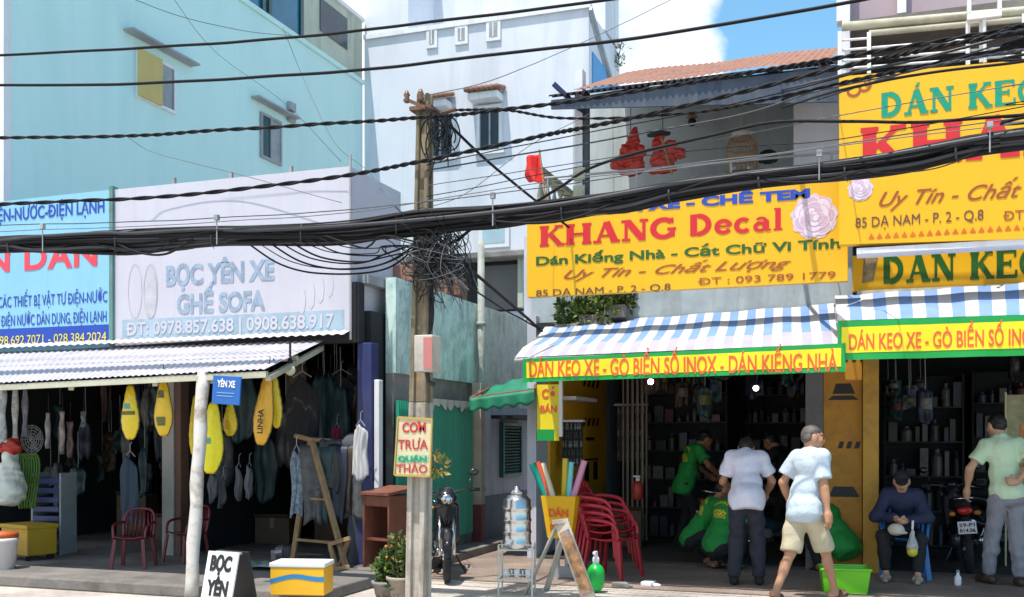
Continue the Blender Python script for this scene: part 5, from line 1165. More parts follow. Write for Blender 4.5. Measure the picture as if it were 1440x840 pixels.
garment('hanging_jacket', 'black jacket hanging high right of the lettered amber cover', 'jacket', 425, 528, 640, 46, 10.6, m_blk, seed=4, arms=True, group='black jackets hanging in the saddle shop')
garment('hanging_jacket', 'black jacket hanging at the navy corner post', 'jacket', 480, 525, 620, 50, 11.2, m_blk, seed=5, arms=True, group='black jackets hanging in the saddle shop')
garment('hanging_cloth', 'off white shirt hanging beside the navy corner post', 'shirt', 507, 597, 672, 24, 10.25, M('off white cloth', (.55, .53, .53), .85, var=.1), seed=6)
garment('hanging_cloth', 'small crimson cloth hanging behind the wooden trestle', 'cloth', 474, 600, 625, 14, 10.9, M('crimson cloth', (.30, .02, .05), .8), seed=7)
garment('hanging_cloth', 'blue grey patterned cloth hanging left of the wooden trestle', 'cloth', 417, 632, 725, 16, 9.5, M('patterned cloth', (.20, .25, .30), .8, var=.8, scale=22), seed=8)
garment('hanging_saddle', 'pale oblong saddle foam hanging left in the dark of the saddle shop', 'saddle', 336, 655, 702, 10, 11.0, M('pale foam', (.26, .26, .28), .7), seed=9, group='pale saddle foams')
garment('hanging_saddle', 'pale oblong saddle foam hanging right in the dark of the saddle shop', 'saddle', 351, 654, 700, 10, 11.0, M('pale foam', (0, 0, 0)), seed=10, group='pale saddle foams')
garment('hanging_saddle', 'grey pointed saddle skin hanging low behind the leaning post', 'saddle', 300, 665, 705, 16, 10.6, M('grey skin', (.14, .14, .15), .6), seed=11)
garment('hanging_saddle', 'grey pointed saddle skin hanging low right of the lemon cover', 'saddle', 314, 672, 712, 14, 10.8, M('grey skin', (0, 0, 0)), seed=12)
# wooden trestle with trousers over its pole
m_wood = M('raw timber', (.36, .22, .11), .8, var=.3, scale=7, bump=.4, bscale=30, streak=.5, dcol=(.16, .09, .04), streaky=(20, 20, 2))
G1, G2, G3 = gz(411, 792), gz(487, 800), gz(455, 780)
ts = thing('timber_trestle', 'rough timber trestle with a long pole standing before the saddle shop', 'trestle', gz(448, 796))
T0_ = PY(437, 626, G1.y + .05)
s = PB(); s.bar(G1, T0_ + Vector((.0, 0, .05)), .06, .045); s.part('leg', m_wood, ts, bevel=.004)
s = PB(); s.bar(G2 + Vector((0, 0, .0)), T0_ + Vector((.05, -.05, .03)), .06, .045); s.part('leg', m_wood, ts, bevel=.004)
s = PB(); p1 = G1.lerp(T0_, .55); p2 = G2.lerp(T0_, .55); s.bar(p1, p2, .045, .03); p1 = G1.lerp(T0_, .2); p2 = G2.lerp(T0_, .2); s.bar(p1, p2, .045, .03); s.part('rung', m_wood, ts, bevel=.004)
TE = PY(512, 624, G1.y + .3)
s = PB(); s.tube([T0_ + Vector((-.18, -.05, .11)), T0_ + Vector((.0, 0, .06)), TE], .03, 8); s.part('pole', m_wood, ts, smooth=True)
s = PB(); s.bar(TE + Vector((.06, .0, 0)), PG(520, 782, .11), .055, .045); s.part('leg', m_wood, ts, bevel=.004)
s = PB(); A_, B_, C_ = gz(475, 793), PY(488, 758, G2.y - .1), gz(488, 800)
s.bar(PY(462, 766, G2.y - .02), PY(492, 757, G2.y - .02), .045, .045); s.bar(PY(464, 766, G2.y - .02), gz(473, 800), .045, .04); s.bar(PY(490, 757, G2.y - .02), gz(478, 797), .045, .04); s.bar(gz(455, 803), PY(492, 797, G2.y - .1), .04, .04); s.part('foot_brace', m_wood, ts, bevel=.004)
for k, (x0, x1, drop, lab) in enumerate(((452, 480, 640, 'charcoal leatherette sheet draped over the left of the timber pole'), (480, 512, 770, 'long dark grey trousers hanging from the right of the timber pole'))):
    p = T0_.lerp(TE, (x0 - 437) / 75.); q = T0_.lerp(TE, (x1 - 437) / 75.); t = thing('draped_trousers' if k else 'draped_sheet', lab, 'trousers' if k else 'sheet', p)
    zz = p.z - PY(x0, (700, 790)[k], p.y).z
    S = Soft().group(.01); w_ = (q - p)
    if k == 0:
        for u in (.05, .3, .55, .8, 1.): c0 = w_ * u; S.c(c0 + Vector((0, -.02, .02)), c0 + Vector((.02 * sin(9 * u), -.06, -zz * (.8 + .25 * sin(u * 5)))), .04, .05)
    else:
        S.c(w_ * .1 + Vector((0, -.02, 0)), w_ * .9 + Vector((0, -.02, 0)), .05); S.c(w_ * .5, w_ * .75 + Vector((.05, -.05, -.42)), .12, .13); S.c(w_ * .7 + Vector((0, -.05, -.4)), w_ * .55 + Vector((.06, -.08, -zz)), .085, .075); S.c(w_ * .8 + Vector((0, 0, -.4)), w_ * 1.1 + Vector((.12, -.02, -.6)), .09, .06)
    S.vert = True
    S.build('cloth', [m_leather, M('dark grey twill', (.065, .07, .09), .85, var=.25, scale=4, bump=.3)][k], t, h=.013, wr=.012, wfreq=16, seed=30 + k)
fb_ = thing('foam_box', 'yellow and white foam box with a wavy blue stripe on the kerb edge', 'box', PG(425, 834, .11), R(14)); fb_.scale = (.93,) * 3
s = MB(); s.box(-.27, .27, -.17, .17, 0, .27); s.build('body', M('box yellow', (.80, .42, .01), .5, var=.06, dirt=.1), fb_, bevel=.01)
s = MB(); s.box(-.28, .28, -.18, .18, .272, .32); s.build('lid', M('foam white', (.72, .72, .70), .7), fb_, bevel=.012)
s = MB(); s.sheet(lambda u, v: (-.272 + .544 * u, -.1735, .13 + .02 * sin(u * 6 - 1) + .045 * v + .03 * u), 20, 1); s.build('stripe', M('stripe blue', (.02, .2, .42), .5), fb_)
s = MB(); s.box(-.2735, -.2705, -.15, .02, .02, .26); s.build('white_side', M('foam white', (0, 0, 0)), fb_)
sw = thing('sandwich_board', 'black and white sandwich board with saddle shop wording at the curb', 'sign', PG(322, 862), R(-10))
s = MB(); a_ = R(13)
def board(sy):
    q = MB(); q.cbox((0, sy * .12, .27), (.36, .02, .56), Matrix.Rotation(-sy * a_ * -1, 3, 'X')); return q
board(-1).build('front_panel', m_white2, sw, bevel=.004); board(1).build('rear_panel', m_black, sw, bevel=.004)
upv = (0, sin(a_), cos(a_)); 
for tx, z_, w_ in (('BỌC', .385, .25), ('YÊN', .17, .25), ('XE', .0, .18)):
    oo = Vector((0, -.12, .27)) + Vector(upv) * (z_ - .27); nrm = Vector((1, 0, 0)).cross(Vector(upv)); oo = oo + nrm * .0105
    text(tx, m_black, (-w_ / 2, oo.y, oo.z), (1, 0, 0), upv, w_, .13, sw, bold=.05).matrix_parent_inverse = Matrix.Identity(4)
s = MB(); s.tube([(-.15, 0, .53), (.15, 0, .53)], .012, 8); s.build('hinge', m_grey, sw)
lf = thing('leatherette_offcut', 'pale grey crumpled leatherette offcut lying on the shop floor', 'sheet', gz(365, 800))
s = MB(); s.sheet(lambda u, v: ((u - .5) * .55, (v - .5) * .35, .03 + .03 * sin(u * 9 + v * 4) * sin(v * 7) + .02), 16, 10); s.build('sheet', M('pale leatherette', (.22, .26, .26), .5, var=.4, scale=9), lf, smooth=True, solid=.006)
en = thing('engine_part', 'small dark engine part lying before the timber trestle', 'engine', gz(397, 788))
s = MB(); s.lathe([(.05, -.06), (.09, -.05), (.09, .05), (.05, .06)], (0, 0, .09), 16, Matrix.Rotation(R(80), 3, 'Y')); s.box(-.12, .02, -.06, .06, .0, .12)
for i in range(5): s.box(.04 + i * .022, .05 + i * .022, -.07, .07, .04, .17)
s.build('block', M('oily aluminium', (.25, .25, .26), .4, metal=.6, dirt=.5), en, bevel=.006)
cb = thing('wooden_cabinet', 'reddish brown open wooden cabinet beside the utility pole', 'cabinet', PG(547, 797, .11), R(-20))
m_cab = M('red brown wood', (.22, .075, .045), .6, var=.25, scale=5, bump=.15, streak=.3, dcol=(.1, .03, .02), streaky=(12, 12, 1))
s = MB(); s.box(-.21, -.185, -.2, .2, 0, .80); s.box(.185, .21, -.2, .2, 0, .80); s.box(-.184, .184, .18, .2, .0, .80); s.build('side_panel', m_cab, cb, bevel=.003)
s = MB(); s.add([(-.23, -.24, .80), (.23, -.24, .80), (.23, .22, .86), (-.23, .22, .86), (-.23, -.24, .835), (.23, -.24, .835), (.23, .22, .895), (-.23, .22, .895)], [(3, 2, 1, 0), (4, 5, 6, 7), (0, 1, 5, 4), (1, 2, 6, 5), (2, 3, 7, 6), (3, 0, 4, 7)]); s.build('top', m_cab, cb, bevel=.004)
s = MB(); s.box(-.184, .184, -.19, -.17, .68, .79); s.build('apron', m_cab, cb); s = MB(); s.box(-.184, .184, -.17, .17, .3, .32); s.build('shelf', m_cab, cb)
# potted plant
def potplant(label, loc, R_, z, seed, potm, flowers=True, h=.22):
    t = thing('potted_plant', label, 'plant', loc)
    s = MB(); s.lathe([(.10, 0), (.14, h), (.155, h), (.155, h + .03), (.13, h + .03), (.12, h - .01), (0, h - .015)], n=20); s.build('pot', potm, t, smooth=True)
    s = MB(); rnd = random.Random(seed)
    for i in range(9): a = rnd.uniform(0, 6.28); s.tube(spline([(0, 0, h - .02), (.3 * R_ * cos(a), .3 * R_ * sin(a), z * .7), (R_ * .7 * cos(a), R_ * .7 * sin(a), z + rnd.uniform(-.1, .12))], 4), .006, 5)
    s.build('stems', M('stem brown', (.1, .08, .04), .8), t)
    s = MB()
    for i in range(12): a = rnd.uniform(0, 6.28); r = R_ * rnd.uniform(.1, .8); leaf_ball(s, (r * cos(a), r * sin(a), z + rnd.uniform(-.22, .2)), R_ * .5, 60, .018, .065, 3, seed=seed + i)
    s.build('foliage', m_lf, t)
    if flowers:
        s = MB()
        for i in range(16): a = rnd.uniform(0, 6.28); r = R_ * rnd.uniform(.2, 1.05); s.ball((r * cos(a), r * sin(a), z + rnd.uniform(0, .26)), .017, 6, 4)
        s.build('blossoms', M('orange blossom', (.55, .20, .04), .6, var=.4), t)
    return t
potplant('bushy potted plant with orange blossoms at the foot of the utility pole', PG(566, 848), .165, .36, 2, M('stone pot', (.35, .30, .25), .8, dirt=.4))
potplant('dark leafy potted plant tucked beside the reddish brown cabinet', PG(545, 845), .11, .27, 9, m_conc, False, .16)
# ------------------------------------------------------------------ motorbikes
m_bikeb = M('black bike paint', (.015, .016, .02), .2, var=.1, bump=0, spec=.6); m_chrome = M('steel chrome', (.55, .55, .56), .2, metal=1., bump=0, var=.1); m_tyre = M('tyre rubber', (.02, .02, .022), .85, bump=.3)
m_glow = M('red lamp lens', (.5, .02, .015), .2, bump=0); m_engine = M('engine alloy', (.2, .2, .21), .4, metal=.7, dirt=.5); m_plate = M('plate white', (.75, .76, .80), .4, bump=0, var=.03)
def motorbike(label, loc, rz, paint, plate='59-X2 814.06', lean=0.):
    """nose towards +y"""
    t = thing('motorbike', label, 'motorbike', loc, rz); t.rotation_euler = (0, lean, rz); X90 = Matrix.Rotation(R(90), 3, 'Y')
    for y in (-.62, .62):
        w = MB(); w.tube([(0, y + .25 * cos(2 * pi * i / 32), .29 + .25 * sin(2 * pi * i / 32)) for i in range(33)], .04, 10, False); w = w.build('wheel', m_tyre, t, smooth=True)
        q = MB(); q.tube([(0, y + .21 * cos(2 * pi * i / 32), .29 + .21 * sin(2 * pi * i / 32)) for i in range(33)], .016, 8, False)
        for i in range(10): a = 2 * pi * i / 10; q.tube([(.02 * (-1) ** i, y, .29), (0, y + .2 * cos(a), .29 + .2 * sin(a))], .005, 5)
        q.lathe([(.05, -.05), (.05, .05)], (0, y, .29), 14, X90); q.build('rim', m_chrome, w, smooth=True)
    S = Soft().group(.025).c((0, .52, .86), (0, .42, .55), .07, .06).c((0, .40, .48), (0, .1, .38), .06, .07).c((0, .1, .42), (0, -.3, .58), .09, .1).c((0, -.2, .62), (0, -.72, .72), .095, .06)
    S.c((-.09, .5, .80), (-.1, .36, .45), .045, .04).c((.09, .5, .80), (.1, .36, .45), .045, .04); S.build('body', paint, t, h=.014)
    S = Soft().group(.02).c((0, .12, .72), (0, -.2, .74), .075, .1).c((0, -.2, .755), (0, -.62, .79), .1, .085); S.cut((0, 0, .71), (0, 0, -1)); S.build('seat', m_blk, t, h=.014)
    S = Soft().group(.02).c((0, .66, .53), (0, .84, .42), .055, .05).c((0, .66, .53), (0, .46, .52), .055, .05); S.build('mudguard', paint, t, h=.014)
    s = MB(); s.tube([(.07, .62, .29), (.075, .5, .72)], .024, 8); s.tube([(-.07, .62, .29), (-.075, .5, .72)], .024, 8); s.build('fork', m_chrome, t, smooth=True)
    s = MB(); s.tube(spline([(-.34, .36, .98), (-.2, .44, .98), (0, .47, .94), (.2, .44, .98), (.34, .36, .98)], 5), .014, 8); hb = s.build('handlebar', m_bikeb, t, smooth=True)
    for sx in (-1, 1):
        s = MB(); s.tube([(sx * .25, .41, .98), (sx * .36, .35, .98)], .02, 8); s.build('grip', m_tyre, hb)
        s = MB(); s.tube([(sx * .22, .44, .98), (sx * .27, .42, 1.12)], .006, 6); s.ball((sx * .30, .42, 1.17), (.055, .018, .04), 12, 8); s.build('mirror', m_bikeb, hb, smooth=True)
    S = Soft().group(.015).e((0, .55, .90), (.11, .09, .09)).e((0, .5, .97), (.08, .07, .05)); S.build('headlamp_cowl', paint, t, h=.013)
    s = MB(); s.ball((0, .62, .89), (.07, .03, .055), 14, 8); s.build('headlight', m_chrome, t, smooth=True)
    s = MB(); s.ball((0, -.77, .73), (.085, .04, .045), 14, 8); s.build('tail_light', m_glow, t, smooth=True)
    for sx in (-1, 1): s = MB(); s.ball((sx * .13, -.74, .70), (.04, .03, .028), 10, 6); s.build('indicator', M('amber lens', (.5, .2, .02), .2, bump=0), t, smooth=True)
    S = Soft().group(.01).c((0, -.70, .62), (0, -.86, .40), .05, .035); S.build('rear_mudguard', m_blk, t, h=.013)
    s = MB(); s.cbox((0, -.855, .55), (.19, .008, .14), Matrix.Rotation(R(-18), 3, 'X')); pl = s.build('licence_plate', m_plate, t)
    uu = (0, -sin(R(-18)) * -1, cos(R(18))); uu = (0, .309, .951)
    for k, tx in enumerate(plate.split(' ')):
        text(tx, m_black, (-.08, -.8575 + (.005 - k * .058) * .325, .558 - k * .058), (1, 0, 0), uu, .16, .042, pl, bold=.02).matrix_parent_inverse = Matrix.Identity(4) if False else Matrix.Identity(4)
    s = MB(); s.lathe([(.06, -.1), (.09, -.06), (.09, .06), (.06, .1)], (0, .02, .34), 16, X90)
    for i in range(6): s.box(-.07, .07, .1 + i * .02, .11 + i * .02, .3, .42)
    s.build('engine', m_engine, t, smooth=False)
    s = MB(); s.tube(spline([(.08, .12, .3), (.13, -.05, .22), (.14, -.3, .27), (.14, -.75, .40)], 5), [.02] * 8 + [.045] * 8, 10); s.build('exhaust', m_chrome, t, smooth=True)
    s = MB(); s.tube([(-.1, -.0, .25), (-.24, -.12, .01)], .012, 6); s.tube([(-.24, .05, .26), (.24, .05, .26)], .012, 6); s.build('stand', m_bikeb, t)
    s = MB(); s.tube(spline([(-.11, -.35, .80), (-.12, -.7, .86), (0, -.78, .87), (.12, -.7, .86), (.11, -.35, .80)], 5), .012, 8); s.build('grab_rail', m_chrome, t, smooth=True)
    return t
motorbike('black motorbike parked in the alley behind the utility pole', PG(619, 820, .0) + Vector((-.2, .6, 0)), R(205), m_bikeb, '59-X1 472.35')
motorbike('black motorbike with white licence plate and red tail lamp between seated and mint polo people', PG(1360, 812, .004) + Vector((.02, .86, 0)), R(2), m_bikeb, '59-P1 814.06', R(-5))
motorbike('dark motorbike under repair behind the bending white shirt', PG(1060, 790, .004) + Vector((.1, .25, 0)), R(-70), M('dark teal bike paint', (.02, .06, .07), .2, bump=0), '59-C3 268.19')
motorbike('dark motorbike deep in the right shop behind the mint polo', PG(1420, 768, .004), R(-60), m_bikeb, '59-T2 330.51')
# ------------------------------------------------------------------ things in front of the decal shop
ur = thing('wire_rack', 'white wire rack of cups carrying the steel water urn', 'rack', PG(727, 836), R(12))
m_wire = M('cream wire', (.55, .54, .50), .45, dirt=.2)
s = MB(); w_ = .165
for x in (-w_, w_):
    for y in (-.13, .13): s.tube([(x, y, 0), (x, y, .50)], .009, 6)
s.build('post', m_wire, ur)
for z in (.16, .45):
    s = MB(); s.tube([(-w_, -.13, z), (w_, -.13, z), (w_, .13, z), (-w_, .13, z), (-w_, -.13, z)], .008, 6)
    for i in range(9): x = -w_ + 2 * w_ * (i + .5) / 9; s.tube([(x, -.13, z), (x, .13, z)], .004, 5)
    s.tube([(-w_, -.13, z + .05), (w_, -.13, z + .05)], .005, 5); s.build('shelf', m_wire, ur)
L0 = Vector(ur.location)
random.seed(9)
for k in range(5):
    q = Vector((-.11 + .055 * k, -.02 + .05 * (k % 2), .17)); q.rotate(Matrix.Rotation(R(12), 3, 'Z')); t = thing('drinking_cup', ('white cup at the left end of the wire rack', 'steel cup second from the left on the wire rack', 'white cup in the middle of the wire rack', 'steel cup second from the right on the wire rack', 'white cup at the right end of the wire rack')[k], 'cup', L0 + q, 0, 'cups on the wire rack')
    s = MB(); s.lathe([(.022, 0), (.03, .075), (.027, .075), (.02, .005)], n=14); s.build('cup', m_white2 if k % 2 == 0 else m_chrome, t, smooth=True)
wu = thing('water_urn', 'banded stainless steel water urn with a small tap on the wire rack', 'urn', L0 + Vector((0, 0, .458)))
m_steel = M('brushed steel', (.62, .60, .57), .25, metal=1., bump=.1, bscale=30, var=.12, dirt=.15, dcol=(.3, .28, .25))
pr = [(.135, 0), (.138, .02)]
for k in range(4): z = .02 + k * .115; pr += [(.138, z + .005), (.146, z + .02), (.146, z + .032), (.138, z + .045), (.138, z + .11)]
s = MB(); s.lathe(pr + [(.13, .485), (.09, .52), (.05, .535)], n=32); s.build('tank', m_steel, wu, smooth=True)
s = MB(); s.lathe([(.075, .53), (.075, .55), (.06, .57), (.03, .578), (.03, .60), (.012, .61)], n=24); s.build('lid', m_steel, wu, smooth=True)
s = MB(); s.tube([(0, -.13, .06), (0, -.19, .06), (0, -.2, .03)], .013, 8); s.box(-.008, .008, -.185, -.17, .06, .10); s.build('tap', m_chrome, wu)
# A frame board
ab = thing('a_frame_board', 'folding timber A frame board with a faded poster beside the water urn', 'sign', PG(788, 838), R(-10))
s = MB(); s.cbox((-.26, 0, .38), (.10, .4, .03), Matrix.Identity(3)); s = MB(); s.bar((-.36, -.05, 0), (-.03, .0, .70), .085, .02); s.bar((-.30, .28, 0), (-.01, .18, .70), .07, .02); s.build('rear_leg', M('grey timber', (.42, .38, .33), .8, streak=.4, dirt=.3), ab, bevel=.003)
s = MB(); s.bar((.36, -.10, 0), (.02, -.02, .72), .15, .018, up=(0, 1, 0)); s.build('front_board', M('pale board', (.55, .48, .38), .6, dirt=.2), ab, bevel=.003)
s = MB(); A_ = Vector((.345, -.118, .06)); B_ = Vector((.06, -.04, .64)); s.bar(A_, B_, .115, .006, up=(0, 1, 0)); s.build('poster', M('faded collage poster', (.55, .28, .12), .5, var=.9, scale=11, dirt=.5, dcol=(.25, .3, .4), dscale=9), ab)
s = MB(); s.bar((-.06, -.06, .72), (.09, -.0, .74), .05, .04); s.build('hinge', m_wpost, ab)
# yellow bucket of decal rolls
yb = thing('roll_holder', 'tapered yellow lettered bin holding coloured decal rolls', 'bin', PG(790, 812))
zb = PY(790, 756, yb.location.y).z; zt = PY(790, 697, yb.location.y).z; d_ = yb.location.y / _ray(790, 700).y; wt, wbm = 25 / FPX * d_, 17 / FPX * d_
s = MB(); v = []
for (w, z) in ((wbm, zb), (wt, zt)): v += [(-w, -w * .7, z), (w, -w * .7, z), (w, w * .7, z), (-w, w * .7, z)]
s.add(v, [(3, 2, 1, 0), (0, 1, 5, 4), (1, 2, 6, 5), (2, 3, 7, 6), (3, 0, 4, 7)]); s.build('bin', m_yellow, yb, solid=.008)
s = MB(); s.bar((-.05, 0, 0), (-.05, 0, zb), .04, .04); s.bar((.05, .03, 0), (.05, .03, zb), .04, .04); s.bar((-.14, 0, .02), (.14, 0, .02), .05, .2); s.build('stand', m_grey, yb)
sl_ = Vector((0, (wbm - wt) * .7, zt - zb)).normalized(); nn_ = Vector((1, 0, 0)).cross(sl_)
for tx, f, hgt in (('DÁN', .52, .085), ('DECAL', .2, .06)):
    yy = -(wbm + (wt - wbm) * f) * .7 - .005; text(tx, m_rbanner, (-.11 if f > .4 else -.1, yy, zb + (zt - zb) * f), (1, 0, 0), sl_, .22 if f > .4 else .2, hgt, yb, bold=.03).matrix_parent_inverse = Matrix.Identity(4)
for k, (px0, py0, px1, py1, w, col, nm) in enumerate(((767, 697, 748, 652, 9, (.0, .32, .25), 'teal green'), (772, 697, 756, 650, 8, (.62, .10, .04), 'orange red'), (777, 697, 763, 652, 9, (.72, .62, .45), 'cream'), (793, 697, 795, 645, 8, (.55, .40, .02), 'mustard'), (800, 697, 803, 650, 8, (.15, .55, .60), 'sky cyan'), (807, 697, 822, 648, 9, (.62, .24, .38), 'pink'))):
    t = thing('decal_roll', nm + ' decal roll standing in the yellow lettered bin', 'roll', PY(px0, py0, yb.location.y), 0, 'decal rolls in the yellow bin')
    tp = PY(px1, py1, yb.location.y + .04 * (k % 3 - 1)) - Vector(t.location); r = w / 2 / FPX * d_
    s = MB(); s.tube([-tp * .35, tp], r, 14, False); s.tube([tp, -tp * .35], r * .75, 14, False); s.tube([tp * .999, tp], [r, r * .75], 14, False); s.build('roll', M('roll ' + nm, col, .35, var=.08, bump=.03), t, smooth=True)
# red stacked armchairs
random.seed(4)
cl = PG(862, 812)
for k in range(4):
    t = chair(('lowest red plastic armchair of the tilted stack beside the yellow bin', 'second red plastic armchair from the bottom of the tilted stack', 'third red plastic armchair from the bottom of the tilted stack', 'topmost red plastic armchair of the tilted stack')[k], m_pred, cl + Vector((-.045 * k, .02 * k, .08 * k)), R(-105 + 3 * k), 'stacked red armchairs')
chair('blue plastic chair under the person in black cap', m_pblue, WOM.location + Vector((0, .02, 0)), R(180 + 4), 'plastic armchairs')
sp = thing('spray_jug', 'bright green spray jug standing before the red chair stack', 'jug', PG(838, 833))
S = Soft().group(.012).c((0, 0, .09), (0, 0, .2), .085, .085).c((0, 0, .2), (0, 0, .27), .07, .03); S.cut((0, 0, .003), (0, 0, -1)); S.build('tank', M('vivid green plastic', (.01, .42, .06), .3, var=.06, bump=0), sp, h=.01)
s = MB(); s.lathe([(.03, .29), (.035, .31), (.035, .34), (.02, .36), (.02, .39)], n=14); s.box(-.015, .015, -.07, .02, .385, .41); s.bar((0, .03, .36), (0, .06, .28), .02, .012); s.build('pump_head', m_white2, sp)
for k, (px, py) in enumerate(((872, 826), (912, 824))):
    t = thing('paving_scrap', ('pale stone scrap on the paving before the red chairs', 'small white scrap lying right of the red chairs')[k], 'scrap', PG(px, py)); s = MB(); s.cbox((0, 0, .025), (.16, .12, .05), Matrix.Rotation(.4 + k, 3, 'Z')); s.cbox((.09, -.03, .015), (.09, .07, .03), Matrix.Rotation(1.1 + k, 3, 'Z')); s.build('scrap', m_conc if k == 0 else m_white2, t, bevel=.012)
# vertical yellow banner and key board on the left jamb
vb = thing('vertical_banner', 'narrow yellow vertical banner with red letters at the left shop jamb', 'banner', PY(768, 540, 12.2))
a, b = PY(755, 545, 12.2), PY(786, 545, 12.2); z1, z0 = PY(770, 541, 12.2).z, PY(770, 620, 12.2).z
PB().box(a.x, b.x, 12.2, 12.215, z0, z1).part('cloth', m_banner, vb); PB().box(a.x, b.x - .06, 12.196, 12.1995, z0, z0 + .14).part('green_patch', m_gband, vb)
PB().box(b.x + .002, b.x + .045, 12.19, 12.23, z0 + .05, z1 + .1).part('batten', m_trim, vb)
text_on('CÓ', m_rbanner, (762, 783, 547, 560), 12.2, vb, bold=.04); text_on('BÁN', m_rbanner, (760, 783, 570, 580), 12.2, vb, bold=.03)
for k, (px, py, w, h_, Y) in enumerate(((804, 625, 30, 62, 13.2), (888, 610, 42, 78, 14.4))):
    t = thing('parts_board', ('dark board of hanging grey parts beside the yellow poster wall', 'dark board of hanging pinkish parts on the folded shutter')[k], 'board', PY(px, py, Y)); d_ = Y / _ray(px, 600).y; W_, H_ = w / FPX * d_, h_ / FPX * d_
    s = MB(); s.box(-W_ / 2, W_ / 2, .02, .04, -H_ / 2, H_ / 2); s.build('board', m_black, t); rnd = random.Random(k + 40)
    cols = [M('part grey %d' % k, ((.22, .22, .23), (.26, .2, .17))[k], .4, metal=.5, var=.5, scale=12), M('part dark', (.05, .05, .055), .5)]
    for r_ in range(5):
        s = MB()
        for i in range(7): x = -W_ / 2 + W_ * (i + .5) / 7 + rnd.uniform(-.01, .01); z = H_ / 2 - H_ * (r_ + .3) / 5; s.lathe([(.004, .03), (.014, .015), (.012, -.02), (.02, -.04), (.006, -.07)], (x, 0, z), 8); 
        s.build('hanging_parts', cols[r_ % 2], t, smooth=True)
    s = MB(); s.box(-W_ / 2 - .03, W_ / 2 + .03, -.06, .05, H_ / 2 + .002, H_ / 2 + .03); s.build('shelf', m_trim if k == 0 else m_grey, t)
fe = thing('fire_extinguisher', 'small red fire extinguisher shaped can hanging in the shop', 'extinguisher', PY(897, 690, 13.6))
s = MB(); s.lathe([(.06, -.12), (.075, -.1), (.075, .08), (.03, .13)], n=18); s.build('can', M('can red', (.45, .04, .02), .35), fe, smooth=True); s = MB(); s.lathe([(.03, .13), (.03, .17), (.045, .18)], n=12); s.box(-.06, .03, -.012, .012, .18, .2); s.build('valve', m_white2, fe)
# clutter on the dark back walls, all real shelves of goods
def goods_shelf(label, x0, x1, y, z0, z1, rows, seed, face=None):
    t = thing('goods_shelf', label, 'shelf', ((x0 + x1) / 2, y, z0)); rnd = random.Random(seed); w = x1 - x0; h_ = z1 - z0
    s = MB(); s.box(-w / 2, w / 2, .28, .3, 0, h_)
    for sx in (-1, 1): s.box(sx * w / 2 - .015, sx * w / 2 + .015, 0, .279, 0, h_)
    s.build('case', m_dark, t)
    for r_ in range(rows):
        z = h_ * r_ / rows + .02; s = MB(); s.box(-w / 2 + .016, w / 2 - .016, 0, .279, z, z + .02); s.build('shelf_board', m_black, t)
        s = MB(); x = -w / 2 + .05
        while x < w / 2 - .1:
            q = rnd.uniform(.05, .16); hh = rnd.uniform(.08, h_ / rows * .8); s.cur = rnd.randrange(5)
            if rnd.random() < .5: s.box(x, x + q, .03 + rnd.uniform(0, .05), .2, z + .021, z + .021 + hh)
            else: s.lathe([(q / 2, 0), (q / 2, hh * .7), (q / 4, hh * .85), (q / 4, hh)], (x + q / 2, .12, z + .021), 12)
            x += q + rnd.uniform(.01, .06)
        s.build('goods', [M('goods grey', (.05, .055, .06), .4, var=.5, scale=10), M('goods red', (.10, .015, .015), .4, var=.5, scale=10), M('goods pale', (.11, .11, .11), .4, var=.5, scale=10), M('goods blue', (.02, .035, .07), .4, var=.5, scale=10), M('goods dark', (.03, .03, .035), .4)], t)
    return t
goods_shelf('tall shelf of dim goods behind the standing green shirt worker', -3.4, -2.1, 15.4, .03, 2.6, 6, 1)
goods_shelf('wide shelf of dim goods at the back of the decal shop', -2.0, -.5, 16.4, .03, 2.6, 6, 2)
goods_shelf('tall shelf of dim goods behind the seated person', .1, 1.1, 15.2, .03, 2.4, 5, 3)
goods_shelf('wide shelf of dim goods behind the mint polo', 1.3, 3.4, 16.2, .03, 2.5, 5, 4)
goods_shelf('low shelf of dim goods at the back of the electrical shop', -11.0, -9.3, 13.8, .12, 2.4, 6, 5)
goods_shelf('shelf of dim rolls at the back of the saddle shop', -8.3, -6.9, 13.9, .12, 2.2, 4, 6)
m_lamp = M('lit bulb', (1, .97, .9), .3, emit=9., bump=0)
for k, (px, py, Y, lab) in enumerate(((1063, 546, 14.2, 'lit white bulb hanging in the middle of the decal shop'), (915, 537, 13.0, 'lit white bulb under the lemon banner left of the workers'))):
    t = thing('light_bulb', lab, 'light bulb', PY(px, py, Y)); s = MB(); s.ball((0, 0, 0), .038, 14, 8); s.build('globe', m_lamp, t, smooth=True); s = MB(); s.tube([(0, 0, .03), (0, 0, .09)], .02, 8); s.tube([(0, 0, .09), (0, 0, .5)], .004, 5); s.build('socket', m_black, t)
lb = thing('storage_box', 'lime green open plastic box on the paving behind the walking person', 'box', PG(1187, 832), R(8))
s = MB(); x, y, h_ = .2, .15, .24
s.add([(-x, -y, 0), (x, -y, 0), (x, y, 0), (-x, y, 0), (-x - .03, -y - .03, h_), (x + .03, -y - .03, h_), (x + .03, y + .03, h_), (-x - .03, y + .03, h_)], [(3, 2, 1, 0), (0, 1, 5, 4), (1, 2, 6, 5), (2, 3, 7, 6), (3, 0, 4, 7)]); s.build('body', M('lime plastic', (.16, .60, .02), .3, var=.05, bump=.02), lb, solid=.008)
s = MB(); s.tube([(-x - .035, -y - .035, h_), (x + .035, -y - .035, h_), (x + .035, y + .035, h_), (-x - .035, y + .035, h_), (-x - .035, -y - .035, h_)], .014, 6); s.build('rim', M('lime plastic', (0, 0, 0)), lb)
